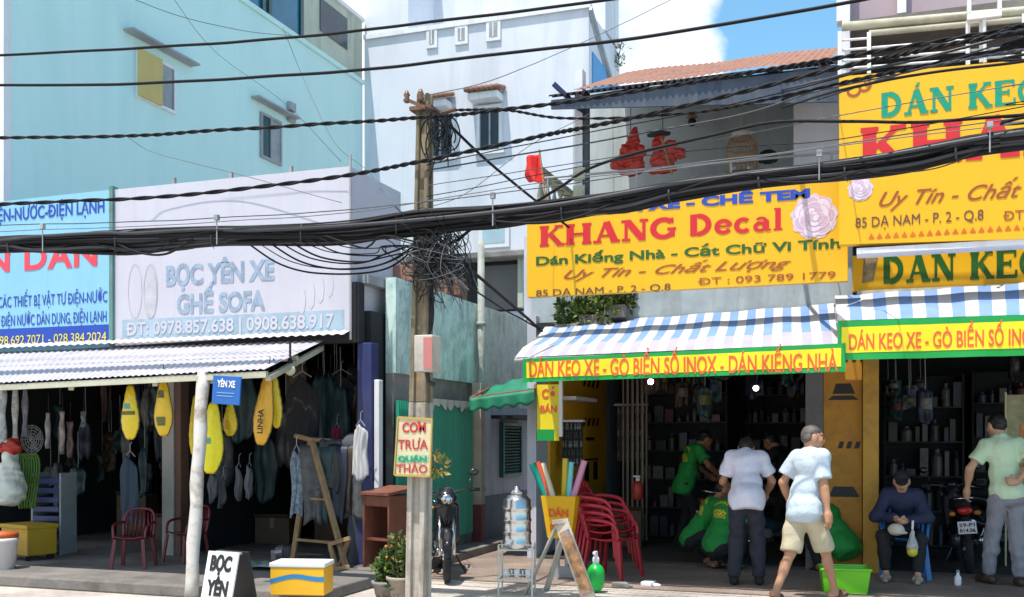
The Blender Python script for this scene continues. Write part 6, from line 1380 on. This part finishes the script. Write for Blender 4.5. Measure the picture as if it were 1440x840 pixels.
# what the seated person holds
bpy.context.view_layer.update()
Lw = [WOM.matrix_world @ w for w in WOMw]
hp_ = (Lw[0] + Lw[1]) / 2
bg_ = thing('drink_bag', 'clear bag of yellow drink hanging from the seated hands', 'bag', Lw[0] + Vector((.06, -.09, -.06)))
S = Soft().group(.012).c((0, 0, -.02), (0, 0, -.2), .012, .052).c((0, 0, -.2), (0, 0, -.25), .052, .05); S.build('film', M('clear film', (.75, .76, .80), .25, alpha=.5, bump=.1), bg_, h=.009, wr=.004, wfreq=50)
S = Soft().group(.012).c((0, 0, -.20), (0, 0, -.262), .055, .055); S.cut((0, 0, -.16), (0, 0, 1)); S.build('drink', M('yellow drink', (.72, .66, .06), .2, bump=0), bg_, h=.009)
s = MB(); s.tube([(0, 0, -.02), (.005, -.005, .07)], .012, 6); s.build('tie', m_white2, bg_)
hc = thing('sun_hat', 'cream cloth cap resting on the seated knees', 'hat', hp_ + Vector((-.05, -.10, -.10)))
S = Soft().group(.01).e((0, 0, 0), (.085, .07, .065)).e((.05, -.03, -.03), (.07, .05, .015)); S.build('crown', M('cream cloth', (.58, .52, .42), .8), hc, h=.01)
# right hand edge: pale stand with a poster
rp = thing('display_stand', 'pale narrow display stand at the right frame edge', 'stand', PG(1434, 800))
d_ = rp.location.length; s = MB(); s.box(-.14, .2, 0, .04, .95, 2.05); s.build('panel', M('pale olive panel', (.38, .36, .2), .6, var=.4, scale=8, dirt=.3), rp); s = MB(); s.box(-.16, -.141, -.02, .06, 0, 2.08); s.box(.2, .22, -.02, .06, 0, 2.08); s.build('frame', M('cream strip', (.55, .48, .3), .6), rp)
s = MB(); s.box(.0, .15, -.006, -.001, 1.2, 1.7); s.build('print', M('orange print', (.6, .2, .05), .5, var=.7, scale=12), rp)
wbt = thing('bottle', 'small white bottle standing before the motorbike with red tail lamp', 'bottle', PG(1347, 824)); s = MB(); s.lathe([(.03, 0), (.035, .02), (.035, .09), (.014, .12), (.014, .14)], n=16); s.build('body', m_white2, wbt, smooth=True); s = MB(); s.lathe([(.016, .141), (.016, .165)], n=12); s.build('cap', m_grey, wbt)
# ------------------------------------------------------------------ balcony things
def ornament(label, px, py, seed):
    t = thing('red_ornament', label, 'ornament', PY(px, py, 13.2)); t.scale = (1.06, .45, 1.06); s = Soft().group(.012); rnd = random.Random(seed)
    if seed == 1:
        s.e((-.02, 0, .0), (.13, .06, .15)).e((.03, 0, .17), (.08, .05, .12)).e((.05, 0, .29), (.03, .03, .06)).e((-.16, 0, -.1), (.11, .05, .07)).e((.02, 0, -.17), (.17, .06, .1)).e((.12, 0, .02), (.07, .05, .1))
    else:
        s.e((0, 0, -.08), (.16, .06, .14)).e((-.08, 0, .1), (.06, .05, .1)).e((.1, 0, .06), (.07, .05, .1)).e((.2, 0, -.02), (.09, .05, .07)).e((-.02, 0, .2), (.05, .04, .06)).e((.0, 0, -.2), (.18, .06, .05))
    for i in range(14): s.e((rnd.uniform(-.14, .14), -.05, rnd.uniform(-.22, .12)), (.035, .03, .035))
    s.build('carving', M('red lacquer', (.50, .03, .02), .4, var=.5, scale=14), t, h=.013, wr=.01, wfreq=40, seed=seed)
    q = MB(); q.tube([(0, 0, .25), (0, .01, .85)], .005, 5); q.build('cord', m_black, t)
    if seed == 2:
        q = MB(); q.bar((-.02, -.08, .2), (.12, -.09, -.27), .03, .012); q.build('wooden_strip', m_wood, t); q = MB(); q.lathe([(.14, .22), (.15, .25), (.05, .28)], (-.05, 0, 0), 14); q.build('dark_cap', m_black, t)
ornament('pointed red carved ornament hanging at the balcony, left of the pair', 887, 218, 1)
ornament('broad red carved ornament with a dark cap and wooden strip at the balcony', 932, 216, 2)
bc = thing('bird_cage', 'round wooden bird cage hanging at the balcony', 'cage', PY(1043, 222, 13.3))
m_bam = M('bamboo', (.42, .24, .10), .6, var=.3); s = MB()
for i in range(22): a = 2 * pi * i / 22; s.tube(spline([(.19 * cos(a), .19 * sin(a), -.2), (.19 * cos(a), .19 * sin(a), .12), (.13 * cos(a), .13 * sin(a), .24), (.02 * cos(a), .02 * sin(a), .29)], 4), .005, 4)
for z, r in ((-.2, .19), (-.02, .19), (.12, .19), (.24, .13)): s.tube([(r * cos(2 * pi * i / 24), r * sin(2 * pi * i / 24), z) for i in range(25)], .008, 5)
s.build('bars', m_bam, bc, smooth=True); s = MB(); s.lathe([(.19, -.24), (.2, -.2)], n=24); s.build('base', M('dark bamboo', (.08, .05, .035), .6), bc); s = MB(); s.ball((0, 0, .3), (.13, .13, .07), 14, 8); s.tube([(0, 0, .3), (0, 0, .7)], .005, 5); s.build('cover', M('grey white cloth', (.5, .5, .5), .8), bc, smooth=True)
s = MB(); s.lathe([(.03, -.19), (.045, -.15), (.04, -.13)], (.1, 0, 0), 12); s.lathe([(.03, -.19), (.045, -.15), (.04, -.13)], (-.1, -.05, 0), 12); s.build('feeder', m_white2, bc)
hm = thing('helmet', 'dark round helmet hanging beside the wooden bird cage', 'helmet', PY(1080, 222, 13.2)); S = Soft().group(.012).e((0, 0, 0), (.13, .12, .10)); S.e((0, -.07, -.03), (.12, .08, .04)); S.cut((0, 0, -.06), (0, 0, -1)); S.build('shell', m_black, hm, h=.013); s = MB(); s.tube([(-.08, 0, -.05), (0, 0, -.16), (.08, 0, -.05)], .008, 5); s.build('strap', m_grey, hm)
wl = thing('wall_lamp', 'small dark lamp under the terracotta roof', 'lamp', PY(973, 172, 14.3)); s = MB(); s.ball((0, 0, 0), .06, 12, 8); s.build('globe', m_black, wl, smooth=True); s = MB(); s.lathe([(.03, .05), (.08, .07), (.02, .12)], n=14); s.build('shade', m_wood, wl)
fl = thing('flag', 'plain red flag on a slanted stick above the alley', 'flag', PY(768, 285, 11.9)); tp = PY(759, 214, 11.9) - Vector(fl.location)
s = MB(); s.tube([-tp * .4, tp * 1.05], .011, 6); s.build('stick', m_wood, fl); s = MB(); o1, o2 = tp * 1.0, tp * .36
lf_ = PY(737, 240, 11.9) - Vector(fl.location)
s.sheet(lambda u, v: (lambda p: (p.x, p.y + .06 * sin(u * 6 + v * 2), p.z))((o1.lerp(o2, v)).lerp(lf_ + Vector((.02 * sin(v * 6), 0, .14 - .26 * v)), u * (1 - .18 * (2 * v - 1) ** 2))), 14, 14); s.build('cloth', M('flag red', (.72, .02, .015), .7, var=.06, bump=.05), fl, smooth=True, solid=.003)
# plants over the awning
for k, (px, py, n, r, lab) in enumerate(((806, 445, 8, .22, 'leafy trailing plant at the left end above the bleached awning'), (838, 432, 8, .2, 'leafy plant with yellow tips above the bleached awning'), (866, 418, 6, .13, 'small green plant behind the yellow sign bottom edge'))):
    t = thing('roof_plant', lab, 'plant', PY(px, py, 12.5)); s = MB(); rnd = random.Random(k)
    for i in range(n): leaf_ball(s, (rnd.uniform(-r, r), rnd.uniform(-.1, .1), rnd.uniform(-.1, r * .7)), r * .55, 70, .022, .085, 3, seed=k * 20 + i)
    s.build('foliage', [m_lf[0], m_lf[1 if k == 0 else 2], m_lf[2]], t); s = MB(); s.box(-r, r, -.08, .08, -.26, -.1); s.build('trough', m_conc, t, bevel=.01)
    s = MB()
    for i in range(5): s.tube([(rnd.uniform(-r, r), 0, -.1), (rnd.uniform(-r, r), 0, .12)], .006, 5)
    s.build('stems', M('stem brown', (.1, .08, .04), .8), t)
for k, (px, l) in enumerate(((772, .12), (1150, .12))): pass
dr = thing('weed_tuft', 'straggly weed tuft growing on the roof corner of the lilac house', 'plant', PY(868, 62, 23.8)); s = MB()
for i in range(8): leaf_ball(s, (random.uniform(-.12, .15), 0, random.uniform(-.5, -.05)), .14, 16, .02, .09, 2, seed=70 + i)
s.build('foliage', [m_lf[1], M('dry stem', (.2, .2, .1), .8)], dr); s = MB()
for i in range(5): s.tube([(0, 0, -.5), (random.uniform(-.25, .2), 0, .1)], .008, 5)
s.build('stems', M('stem brown', (.1, .08, .04), .8), dr)

# ------------------------------------------------------------------ dim hanging stock that packs the shops
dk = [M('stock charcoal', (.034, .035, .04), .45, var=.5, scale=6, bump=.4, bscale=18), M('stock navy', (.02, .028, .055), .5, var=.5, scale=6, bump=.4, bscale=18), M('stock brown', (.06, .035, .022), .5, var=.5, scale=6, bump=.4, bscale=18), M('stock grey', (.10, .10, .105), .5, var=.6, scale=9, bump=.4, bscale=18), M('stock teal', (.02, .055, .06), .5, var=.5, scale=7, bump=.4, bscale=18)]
rnd = random.Random(77)
LB = [M('packet label %d' % i, c, .5, var=.7, scale=25) for i, c in enumerate(((.16, .02, .02), (.14, .13, .12), (.12, .10, .02), (.03, .06, .13)))]
def hang(name, label, cat, group, p, w, h, mat, k, box=False):
    t = thing(name, label, cat, p, rnd.uniform(-.5, .5), group); a, b = rnd.uniform(0, 6), rnd.uniform(.3, .9)
    pf = lambda v: (.55 + .45 * sin(pi * min(max(v, .0), 1)) ** b) * (1 + .12 * sin(v * 8 + a))
    if box: pf = lambda v: 1 - .12 * (v > .93) + .02 * sin(v * 30 + a)
    s = MB(); s.sheet(lambda u, v: ((u - .5) * w * pf(v), -.05 * sin(pi * u) * (1 + .6 * sin(v * 7 + a)) + .018 * sin(u * 14 + a), (v - 1) * h + .03 * sin(u * 5 + a) * (1 - v)), 10, 12); s.build('cover', mat, t, smooth=True, solid=.014)
    s = MB(); s.tube([(0, 0, -.01), (.01, 0, .06), (0, 0, min(.5, 2.86 - p[2]))], .005, 5); s.build('hook', m_grey, t)
    if box:
        s = MB(); s.sheet(lambda u, v: ((u - .5) * w * .7, -.062 - .05 * sin(pi * (.15 + .7 * u)), -h * (.25 + .35 * v)), 6, 2); s.build('label', (LB[k % 4]), t)
for k in range(54):
    x = rnd.uniform(-8.4, -5.8); y = rnd.uniform(11.0, 13.4); hang('hanging_cover', 'dark saddle cover hanging among the packed stock of the saddle shop', 'seat cover', 'dark saddle covers packed in the saddle shop', (x, y, rnd.uniform(1.35, 2.55)), rnd.uniform(.22, .42), rnd.uniform(.45, .9), dk[k % 5], k)
for k in range(36):
    x = rnd.uniform(-11.0, -8.65); y = rnd.uniform(11.2, 13.4); hang('hanging_packet', 'dim packet hanging among the packed stock of the electrical shop', 'packet', 'dim packets packed in the electrical shop', (x, y, rnd.uniform(1.1, 2.55)), rnd.uniform(.14, .32), rnd.uniform(.25, .7), dk[(k * 2) % 5], k)
for k in range(22):
    x = rnd.uniform(-3.2, -.7); y = rnd.uniform(13.6, 15.2); hang('hanging_packet', 'dim packet hanging from the dark ceiling of the decal shop', 'packet', 'dim packets under the decal shop ceiling', (x, y, rnd.uniform(2.2, 2.7)), rnd.uniform(.1, .24), rnd.uniform(.16, .4), dk[(k * 3 + 1) % 5], k, True)
for k in range(20):
    x = rnd.uniform(.1, 3.6); y = rnd.uniform(13.2, 15.0); hang('hanging_packet', 'dim packet hanging from the dark ceiling of the right shop', 'packet', 'dim packets under the right shop ceiling', (x, y, rnd.uniform(2.0, 2.7)), rnd.uniform(.1, .24), rnd.uniform(.16, .42), dk[(k * 3 + 2) % 5], k, True)
for k in range(6):
    p = T0_.lerp(TE, .1 + .16 * k) + Vector((0, -.07 - .012 * k, -.0)); t = thing('draped_cover', 'dark saddle cover in the thick pile draped over the timber pole', 'seat cover', p, rnd.uniform(-.3, .3), 'dark covers draped over the timber pole'); w, h = rnd.uniform(.2, .32), rnd.uniform(.45, .85); a = rnd.uniform(0, 6)
    s = MB(); s.sheet(lambda u, v: ((u - .5) * w * (1 + .25 * sin(v * 4 + a)), (.06 if v < .06 else -.03 * sin(pi * u)) + .02 * sin(u * 11 + a) * v, .035 * cos(min(v, .12) * 13) - .03 - v * h - .08 * v * abs(2 * u - 1)), 14, 16); s.build('cover', dk[(k + 3) % 5], t, smooth=True, solid=.012)
# floor stock: cartons and tins, each its own thing
for k, (x, y, w, d, h, lab) in enumerate(((-7.7, 12.2, .5, .4, .35, 'dim carton on the saddle shop floor, left of three'), (-7.05, 12.6, .4, .4, .5, 'dim carton on the saddle shop floor, middle of three'), (-6.4, 12.4, .45, .35, .3, 'dim carton on the saddle shop floor, right of three'), (-10.2, 12.4, .45, .4, .6, 'tall dim carton on the electrical shop floor'), (-9.3, 12.1, .4, .4, .32, 'low dim carton on the electrical shop floor'), (-3.3, 14.2, .4, .4, .5, 'dim carton beside the folded shutter'), (2.6, 14.3, .5, .4, .6, 'dim carton behind the mint polo'))):
    t = thing('carton', lab, 'carton', (x, y, .111 if x < -5 else .031), rnd.uniform(-.4, .4)); s = MB(); s.box(-w / 2, w / 2, -d / 2, d / 2, 0, h); s.build('box', M('dim cardboard', (.14, .09, .055), .8, var=.3, scale=5, dirt=.4), t, bevel=.006)
    s = MB(); s.box(-w / 2 - .001, w / 2 + .001, -.03, .03, h + .001, h + .003); s.box(-.03, .03, -d / 2 - .003, -d / 2 - .001, h * .6, h); s.build('tape', M('tape', (.25, .2, .12), .4), t)
    s = MB(); s.add([(-w / 2, -d / 2, h + .004), (w / 2, -d / 2, h + .004), (w / 2 + .02, -d / 2 - .1, h + .06), (-w / 2 + .02, -d / 2 - .1, h + .06)], [(0, 1, 2, 3)]); s.build('flap', M('dim cardboard', (0, 0, 0)), t, solid=.004)
# ------------------------------------------------------------------ overhead cables
m_cable = M('black cable', (.006, .006, .008), .65, var=.3, scale=3, bump=.15, bscale=40, spec=.25)
m_cablel = M('greyed cable', (.03, .032, .04), .5, var=.3, scale=3, bump=.1)
m_thin = M('thin grey wire', (.10, .11, .12), .5)
def cable(label, pts, Y, r, mat=m_cable, group='overhead cables', twist=0., cat='cable', seed=0):
    """pts: photo pixels, each put on the plane of the pole row (Y a number, or one depth per point)"""
    P = [PY(p[0], p[1], (p[2] if len(p) > 2 else Y)) for p in pts]
    if pts[0][0] <= -100: P.insert(0, P[0] + Vector((-9, 0, .25)))
    if pts[-1][0] >= 1560: P.append(P[-1] + Vector((9, 0, .35)))
    c = P[len(P) // 2]; Q = spline([p - c for p in P], 14); rnd = random.Random(seed)
    Q = [q + Vector((0, 0, .006 * mnoise.noise(q * 1.7 + Vector((seed, 0, 0))))) for q in Q]
    s = MB()
    if twist:
        for k in (0, 1): s.tube([q + Vector((0, sin(i * .55 + pi * k) * r * .7, cos(i * .55 + pi * k) * r * .7)) for i, q in enumerate(spline(Q, 3))], r * .75, 6)
    else: s.tube(Q, r, 7)
    o = s.build('cable', mat, None, smooth=True); o.location = c; return tag(o, label, cat, group)
YP = 8.65
cable('topmost black cable leaving the picture above the lilac house', [(-120, 84), (0, 78), (210, 67), (420, 52), (640, 27), (840, 2), (1000, -22)], YP, .014, seed=1)
cable('black cable crossing over the three small vent windows', [(-120, 122), (0, 120), (190, 118), (500, 99), (700, 76), (900, 53), (1180, 6), (1330, -25)], YP, .015, seed=2)
cable('twisted black cable passing just above the pole top', [(-120, 198), (0, 194), (170, 192), (300, 184), (480, 173), (597, 165), (660, 160), (800, 143), (960, 118), (1080, 98), (1200, 78), (1440, 38), (1600, 10)], YP - .1, .014, twist=1, seed=3)
cable('twisted black cable sagging from above the faded signboard to the tall yellow sign', [(-120, 302), (0, 288), (240, 276), (480, 248), (597, 226), (750, 194), (830, 178), (960, 150), (1180, 95), (1300, 70), (1440, 44), (1600, 20)], YP - .2, .015, twist=1, seed=4)
cable('thin cable dipping from the lilac house window to the terracotta roof', [(640, 155, 8.7), (715, 155, 8.7), (800, 167, 8.7), (960, 160, 8.6), (1080, 140, 8.5), (1240, 105, 8.5), (1440, 62, 8.5), (1600, 30, 8.5)], YP, .010, twist=1, seed=5)
cable('cable rising from the flag stick across the balcony ornaments to the tall sign', [(748, 288), (790, 262), (830, 237), (900, 214), (1000, 191), (1090, 172), (1200, 171), (1300, 172), (1440, 162), (1600, 155)], YP - .15, .013, seed=6)
cable('thin wire running above the thick bundle with small clips', [(-120, 322), (0, 317), (160, 313), (300, 307), (490, 295), (700, 272), (860, 250), (960, 232), (1100, 215), (1240, 194), (1440, 165), (1600, 140)], YP - .12, .005, m_thin, seed=7)
for k, (dy, r, lab) in enumerate(((9, .012, 'upper bright cable of the cluster before the right balcony'), (22, .012, 'second cable of the cluster before the right balcony'), (34, .011, 'lowest cable of the cluster before the right balcony'))):
    cable(lab, [(1100, 118 + dy, 12.05), (1180, 100 + dy * .8), (1300, 73 + dy * .9), (1440, 32 + dy * 1.6), (1600, 0 + dy * 1.5)], YP - .1 * k, r, m_cablel if k == 0 else m_cable, twist=k % 2, group='cable cluster at the right balcony', seed=20 + k)
cable('hair thin wire sloping down across the teal wall into the faded signboard top', [(238, -10, 9.6), (300, 70, 9.8), (400, 145, 10.), (480, 228, 10.2)], 9, .0035, m_thin, 'thin service wires', seed=8)
cable('hair thin wire dropping from the cream stair head to the lilac house corner', [(398, 40, 14), (430, 118, 14), (470, 200, 13), (516, 240, 12), (560, 300, 10)], 9, .005, m_thin, 'thin service wires', seed=9)
cable('hair thin wire sagging across the upper teal wall', [(176, -6, 11), (250, 22, 12), (340, 43, 13), (425, 52, 15)], 9, .005, m_thin, 'thin service wires', seed=10)
cable('hair thin wire crossing the lower teal wall', [(180, 194, 10), (220, 216, 10.1), (330, 244, 10.2), (480, 285, 10.2)], 9, .004, m_thin, 'thin service wires', seed=11)
cable('hair thin wire slanting up over the lilac house to the sky', [(600, 135, 10), (700, 110, 11), (830, 55, 14), (960, -8, 16)], 9, .005, m_thin, 'thin service wires', seed=12)
cable('hair thin wire slanting over the lilac house below the tiled canopies', [(560, 300, 9), (650, 275, 10), (745, 205, 11), (830, 160, 12)], 9, .004, m_thin, 'thin service wires', seed=13)
cable('thick black drop cable slanting from the pole to the alley over the flag', [(632, 176, 8.7), (680, 222, 9.2), (745, 276, 10.2), (800, 320, 11.4)], 9, .014, seed=14, group='drop cables at the pole')
cable('thick black drop cable from the tangle down to the bleached awning', [(604, 345, 8.65), (650, 372, 9.2), (700, 412, 10.2), (762, 466, 11.8)], 9, .017, seed=15, group='drop cables at the pole')
cable('thinner drop cable below the thick one to the bleached awning', [(604, 352, 8.65), (650, 395, 9.2), (700, 430, 10.2), (757, 462, 11.8)], 9, .009, seed=16, group='drop cables at the pole')
cable('bundle branch hooking from the tangle up to the thick bundle', [(605, 350, 8.6), (640, 340, 8.6), (670, 318, 8.55), (720, 300, 8.5)], 9, .014, seed=17, group='drop cables at the pole')
for k, pl in enumerate((((600, 232), (830, 186), (960, 161), (1100, 131), (1250, 92), (1440, 66), (1600, 40)), ((600, 262), (960, 205), (1100, 178), (1250, 150), (1440, 118), (1600, 96)), ((600, 240), (1000, 170), (1150, 128), (1300, 96), (1440, 52), (1600, 22)), ((600, 276), (700, 258), (860, 226), (1020, 208), (1180, 196), (1440, 150), (1600, 120)), ((-120, 331), (200, 318), (480, 300), (640, 276), (800, 252), (960, 236), (1180, 205), (1440, 172), (1600, 150)), ((1150, 140, 12.0), (1290, 98), (1440, 70), (1600, 48)))):
    cable('fine black wire among the cluster crossing the balcony and tall sign', pl, YP - .06 * k - .05, (.005, .004, .007, .004, .004, .008)[k], (m_cable, m_thin, m_cablel)[k % 3], group='fine wires before the balcony', seed=90 + k, twist=1 if k == 5 else 0)
# the thick bundle: many lashed strands, one thing
ctr = [(-160, 352), (0, 345), (60, 344), (150, 341), (200, 341), (300, 333), (360, 331), (480, 327), (590, 314), (700, 304), (800, 293), (880, 283), (960, 268), (1060, 253), (1180, 240), (1280, 226), (1360, 208), (1440, 197), (1600, 178)]
half = [8, 8, 10, 13, 14, 11, 10, 13, 15, 13, 12, 11, 9, 9, 11, 14, 11, 10, 10]
cb_ = thing('cable_bundle', 'thick black bundle of lashed communication cables crossing the whole street front', 'cable bundle', PY(590, 314, YP))
C0 = Vector(cb_.location); rnd = random.Random(12); Yb = YP - .13
for g_ in range(4):
    s = MB()
    for k in range(15):
        a = rnd.uniform(0, 6.28); rr = rnd.uniform(.1, 1.35) ** .7; ph = rnd.uniform(0, 6.28); tw = rnd.uniform(-.8, .8); pts = []
        for i, (p, h_) in enumerate(zip(ctr, half)):
            aa = a + tw * sin(i * .5 + ph) ; z = p[1] + h_ * rr * sin(aa) + rnd.uniform(-3, 3.5); q = PY(p[0], z, Yb) - C0; q.y += .10 * rr * cos(aa); pts.append(q)
        pts = [pts[0] + Vector((-9, 0, .3))] + pts + [pts[-1] + Vector((9, 0, .3))]
        s.tube(spline(pts, 9), rnd.choice((.006, .008, .009, .012, .015, .02, .026)), 7)
    s.build('strand', m_cable if g_ else m_cablel, cb_, smooth=True)
s = MB(); s.tube(spline([PY(p[0], p[1] + h_ * .1, Yb + .02) - C0 for p, h_ in zip(ctr, half)], 9), [h_ / FPX * 9 * .5 for h_ in np.interp(np.linspace(0, 18, 163), range(19), half)], 10); s.build('core', m_cable, cb_, smooth=True)
s = MB()
for px in (60, 305, 693, 1152, 1392):
    y0 = np.interp(px, [c[0] for c in ctr], [c[1] for c in ctr]); h_ = np.interp(px, [c[0] for c in ctr], half); a = PY(px, y0 - h_ - 12, Yb - .13) - C0; b = PY(px, y0 + h_, Yb - .13) - C0; s.tube([a, b], .006, 5); s.box(a.x - .02, a.x + .02, a.y - .02, a.y + .02, a.z, a.z + .05)
s.build('hanger_clip', m_grey, cb_)
for k in range(16):
    x0 = rnd.uniform(20, 1250); ln = rnd.uniform(70, 220); y0 = np.interp(x0, [c[0] for c in ctr], [c[1] for c in ctr]); y1 = np.interp(x0 + ln, [c[0] for c in ctr], [c[1] for c in ctr]); hh = np.interp(x0 + ln / 2, [c[0] for c in ctr], half); sg = rnd.uniform(-1.3, 1.5) * hh
    s = MB(); s.tube(spline([PY(x0, y0, Yb - .1) - C0, PY(x0 + ln * .3, y0 + (y1 - y0) * .3 + sg * .8, Yb - .12) - C0, PY(x0 + ln * .65, y0 + (y1 - y0) * .65 + sg, Yb - .12) - C0, PY(x0 + ln, y1, Yb - .1) - C0], 8), rnd.choice((.005, .008, .012)), 6); s.build('loose_strand', m_cable, cb_, smooth=True)
for k in range(11):
    x0 = 40 + k * 130 + rnd.uniform(-30, 30); y0 = np.interp(x0, [c[0] for c in ctr], [c[1] for c in ctr]); hh = np.interp(x0, [c[0] for c in ctr], half); s = MB(); s.tube([PY(x0 + 1.5 * cos(a), y0 + hh * 1.12 * sin(a), Yb + .12 * cos(a)) - C0 for a in [2 * pi * i / 16 for i in range(17)]], .009, 5); s.tube([PY(x0, y0 + hh, Yb - .08) - C0, PY(x0 + 3, y0 + hh + 6, Yb - .09) - C0], .004, 4); s.build('tie', m_cablel, cb_)
# strands peeling off left of the pole and the tangle at the pole
for k in range(9):
    r0 = random.Random(50 + k); x0 = 345 + k * 14; sag = 385 - k * 5 + r0.uniform(-4, 4)
    cable('loose black strand sagging under the bundle left of the pole', [(x0, 340 - k), (x0 + 50, 352 + (sag - 352) * .6), (x0 + 110 if x0 + 110 < 560 else 520, sag), (540, sag - 6 - k), (592, 345 + r0.uniform(-6, 6))], YP - .1 - .02 * k, r0.choice((.005, .007, .009)), group='loose strands left of the pole', seed=60 + k)
tg = thing('cable_tangle', 'messy nest of looped wires on the utility pole under the thick bundle', 'cable tangle', PY(600, 345, YP - .1)); T0c = Vector(tg.location)
for g_ in range(3):
    s = MB(); rnd = random.Random(80 + g_)
    for k in range(26):
        c = PY(604 + rnd.gauss(8, 16), 352 + rnd.gauss(0, 20), YP - .12 + rnd.uniform(-.12, .12)) - T0c; pts = []; n_ = rnd.randrange(5, 9); r = rnd.uniform(.05, .22); e1 = Vector((rnd.gauss(0, 1), rnd.gauss(0, .5), rnd.gauss(0, 1))).normalized(); e2 = Vector((rnd.gauss(0, 1), rnd.gauss(0, .5), rnd.gauss(0, 1))).normalized()
        for i in range(n_): a = i * 1.3 + rnd.uniform(-.3, .3); pts.append(c + e1 * r * cos(a) + e2 * r * sin(a) + Vector((0, 0, -.02 * i)))
        s.tube(spline(pts, 6), rnd.choice((.003, .003, .005)), 5)
    for k in range(24):
        p = PY(600 + rnd.uniform(-12, 40), 320, YP - .1) - T0c; q = PY(604 + rnd.uniform(-10, 70), 400 + rnd.uniform(-25, 40), YP - .05) - T0c; s.tube(spline([p, p.lerp(q, .5) + Vector((rnd.gauss(0, .06), 0, rnd.gauss(0, .05))), q], 6),   .003, 5)
    s.build('loops', (m_cable, m_thin, m_cablel)[g_], tg, smooth=True)
t2 = thing('cable_coil', 'coil of dark wires looped at the pole top before the left house window', 'cable coil', PY(622, 190, YP - .05)); T2 = Vector(t2.location); s = MB(); rnd = random.Random(5)
for k in range(13):
    c = Vector((rnd.gauss(0, .05), rnd.uniform(-.08, .08), rnd.gauss(-.02, .06))); r = rnd.uniform(.07, .2); s.tube([c + Vector((r * .65 * cos(a + k), .02 * sin(2 * a), r * sin(a + k))) for a in [2 * pi * i / 22 for i in range(rnd.randrange(15, 23))]], rnd.choice((.005, .007, .01)), 5)
for k in range(7): s.tube(spline([PY(598, 150, YP) - T2, Vector((rnd.gauss(-.03, .05), 0, rnd.gauss(.08, .05))), Vector((rnd.gauss(0, .1), 0, rnd.gauss(-.15, .08)))], 6), .005, 5)
s.build('loops', m_cable, t2, smooth=True)
s = MB(); s.tube([PY(604, 165, YP) - T2, PY(640, 154, YP) - T2], .02, 8); s.build('arm', m_rust, t2)
pc = thing('pole_cable', 'bunch of black cables running down the right side of the utility pole', 'cable', PY(606, 420, base.y - .14)); o = Vector(pc.location); s = MB(); rnd = random.Random(6)
for k in range(5): s.tube(spline([PY(600 + 3 * k, 345, base.y - .12) - o, PY(606 + rnd.uniform(-3, 3), 400, base.y - .12) - o, PY(607 + rnd.uniform(-3, 3), 450, base.y - .12) - o, PY(602 + rnd.uniform(-2, 2), 478, base.y - .13) - o], 6), .009, 6)
s.build('strand', m_cable, pc, smooth=True)
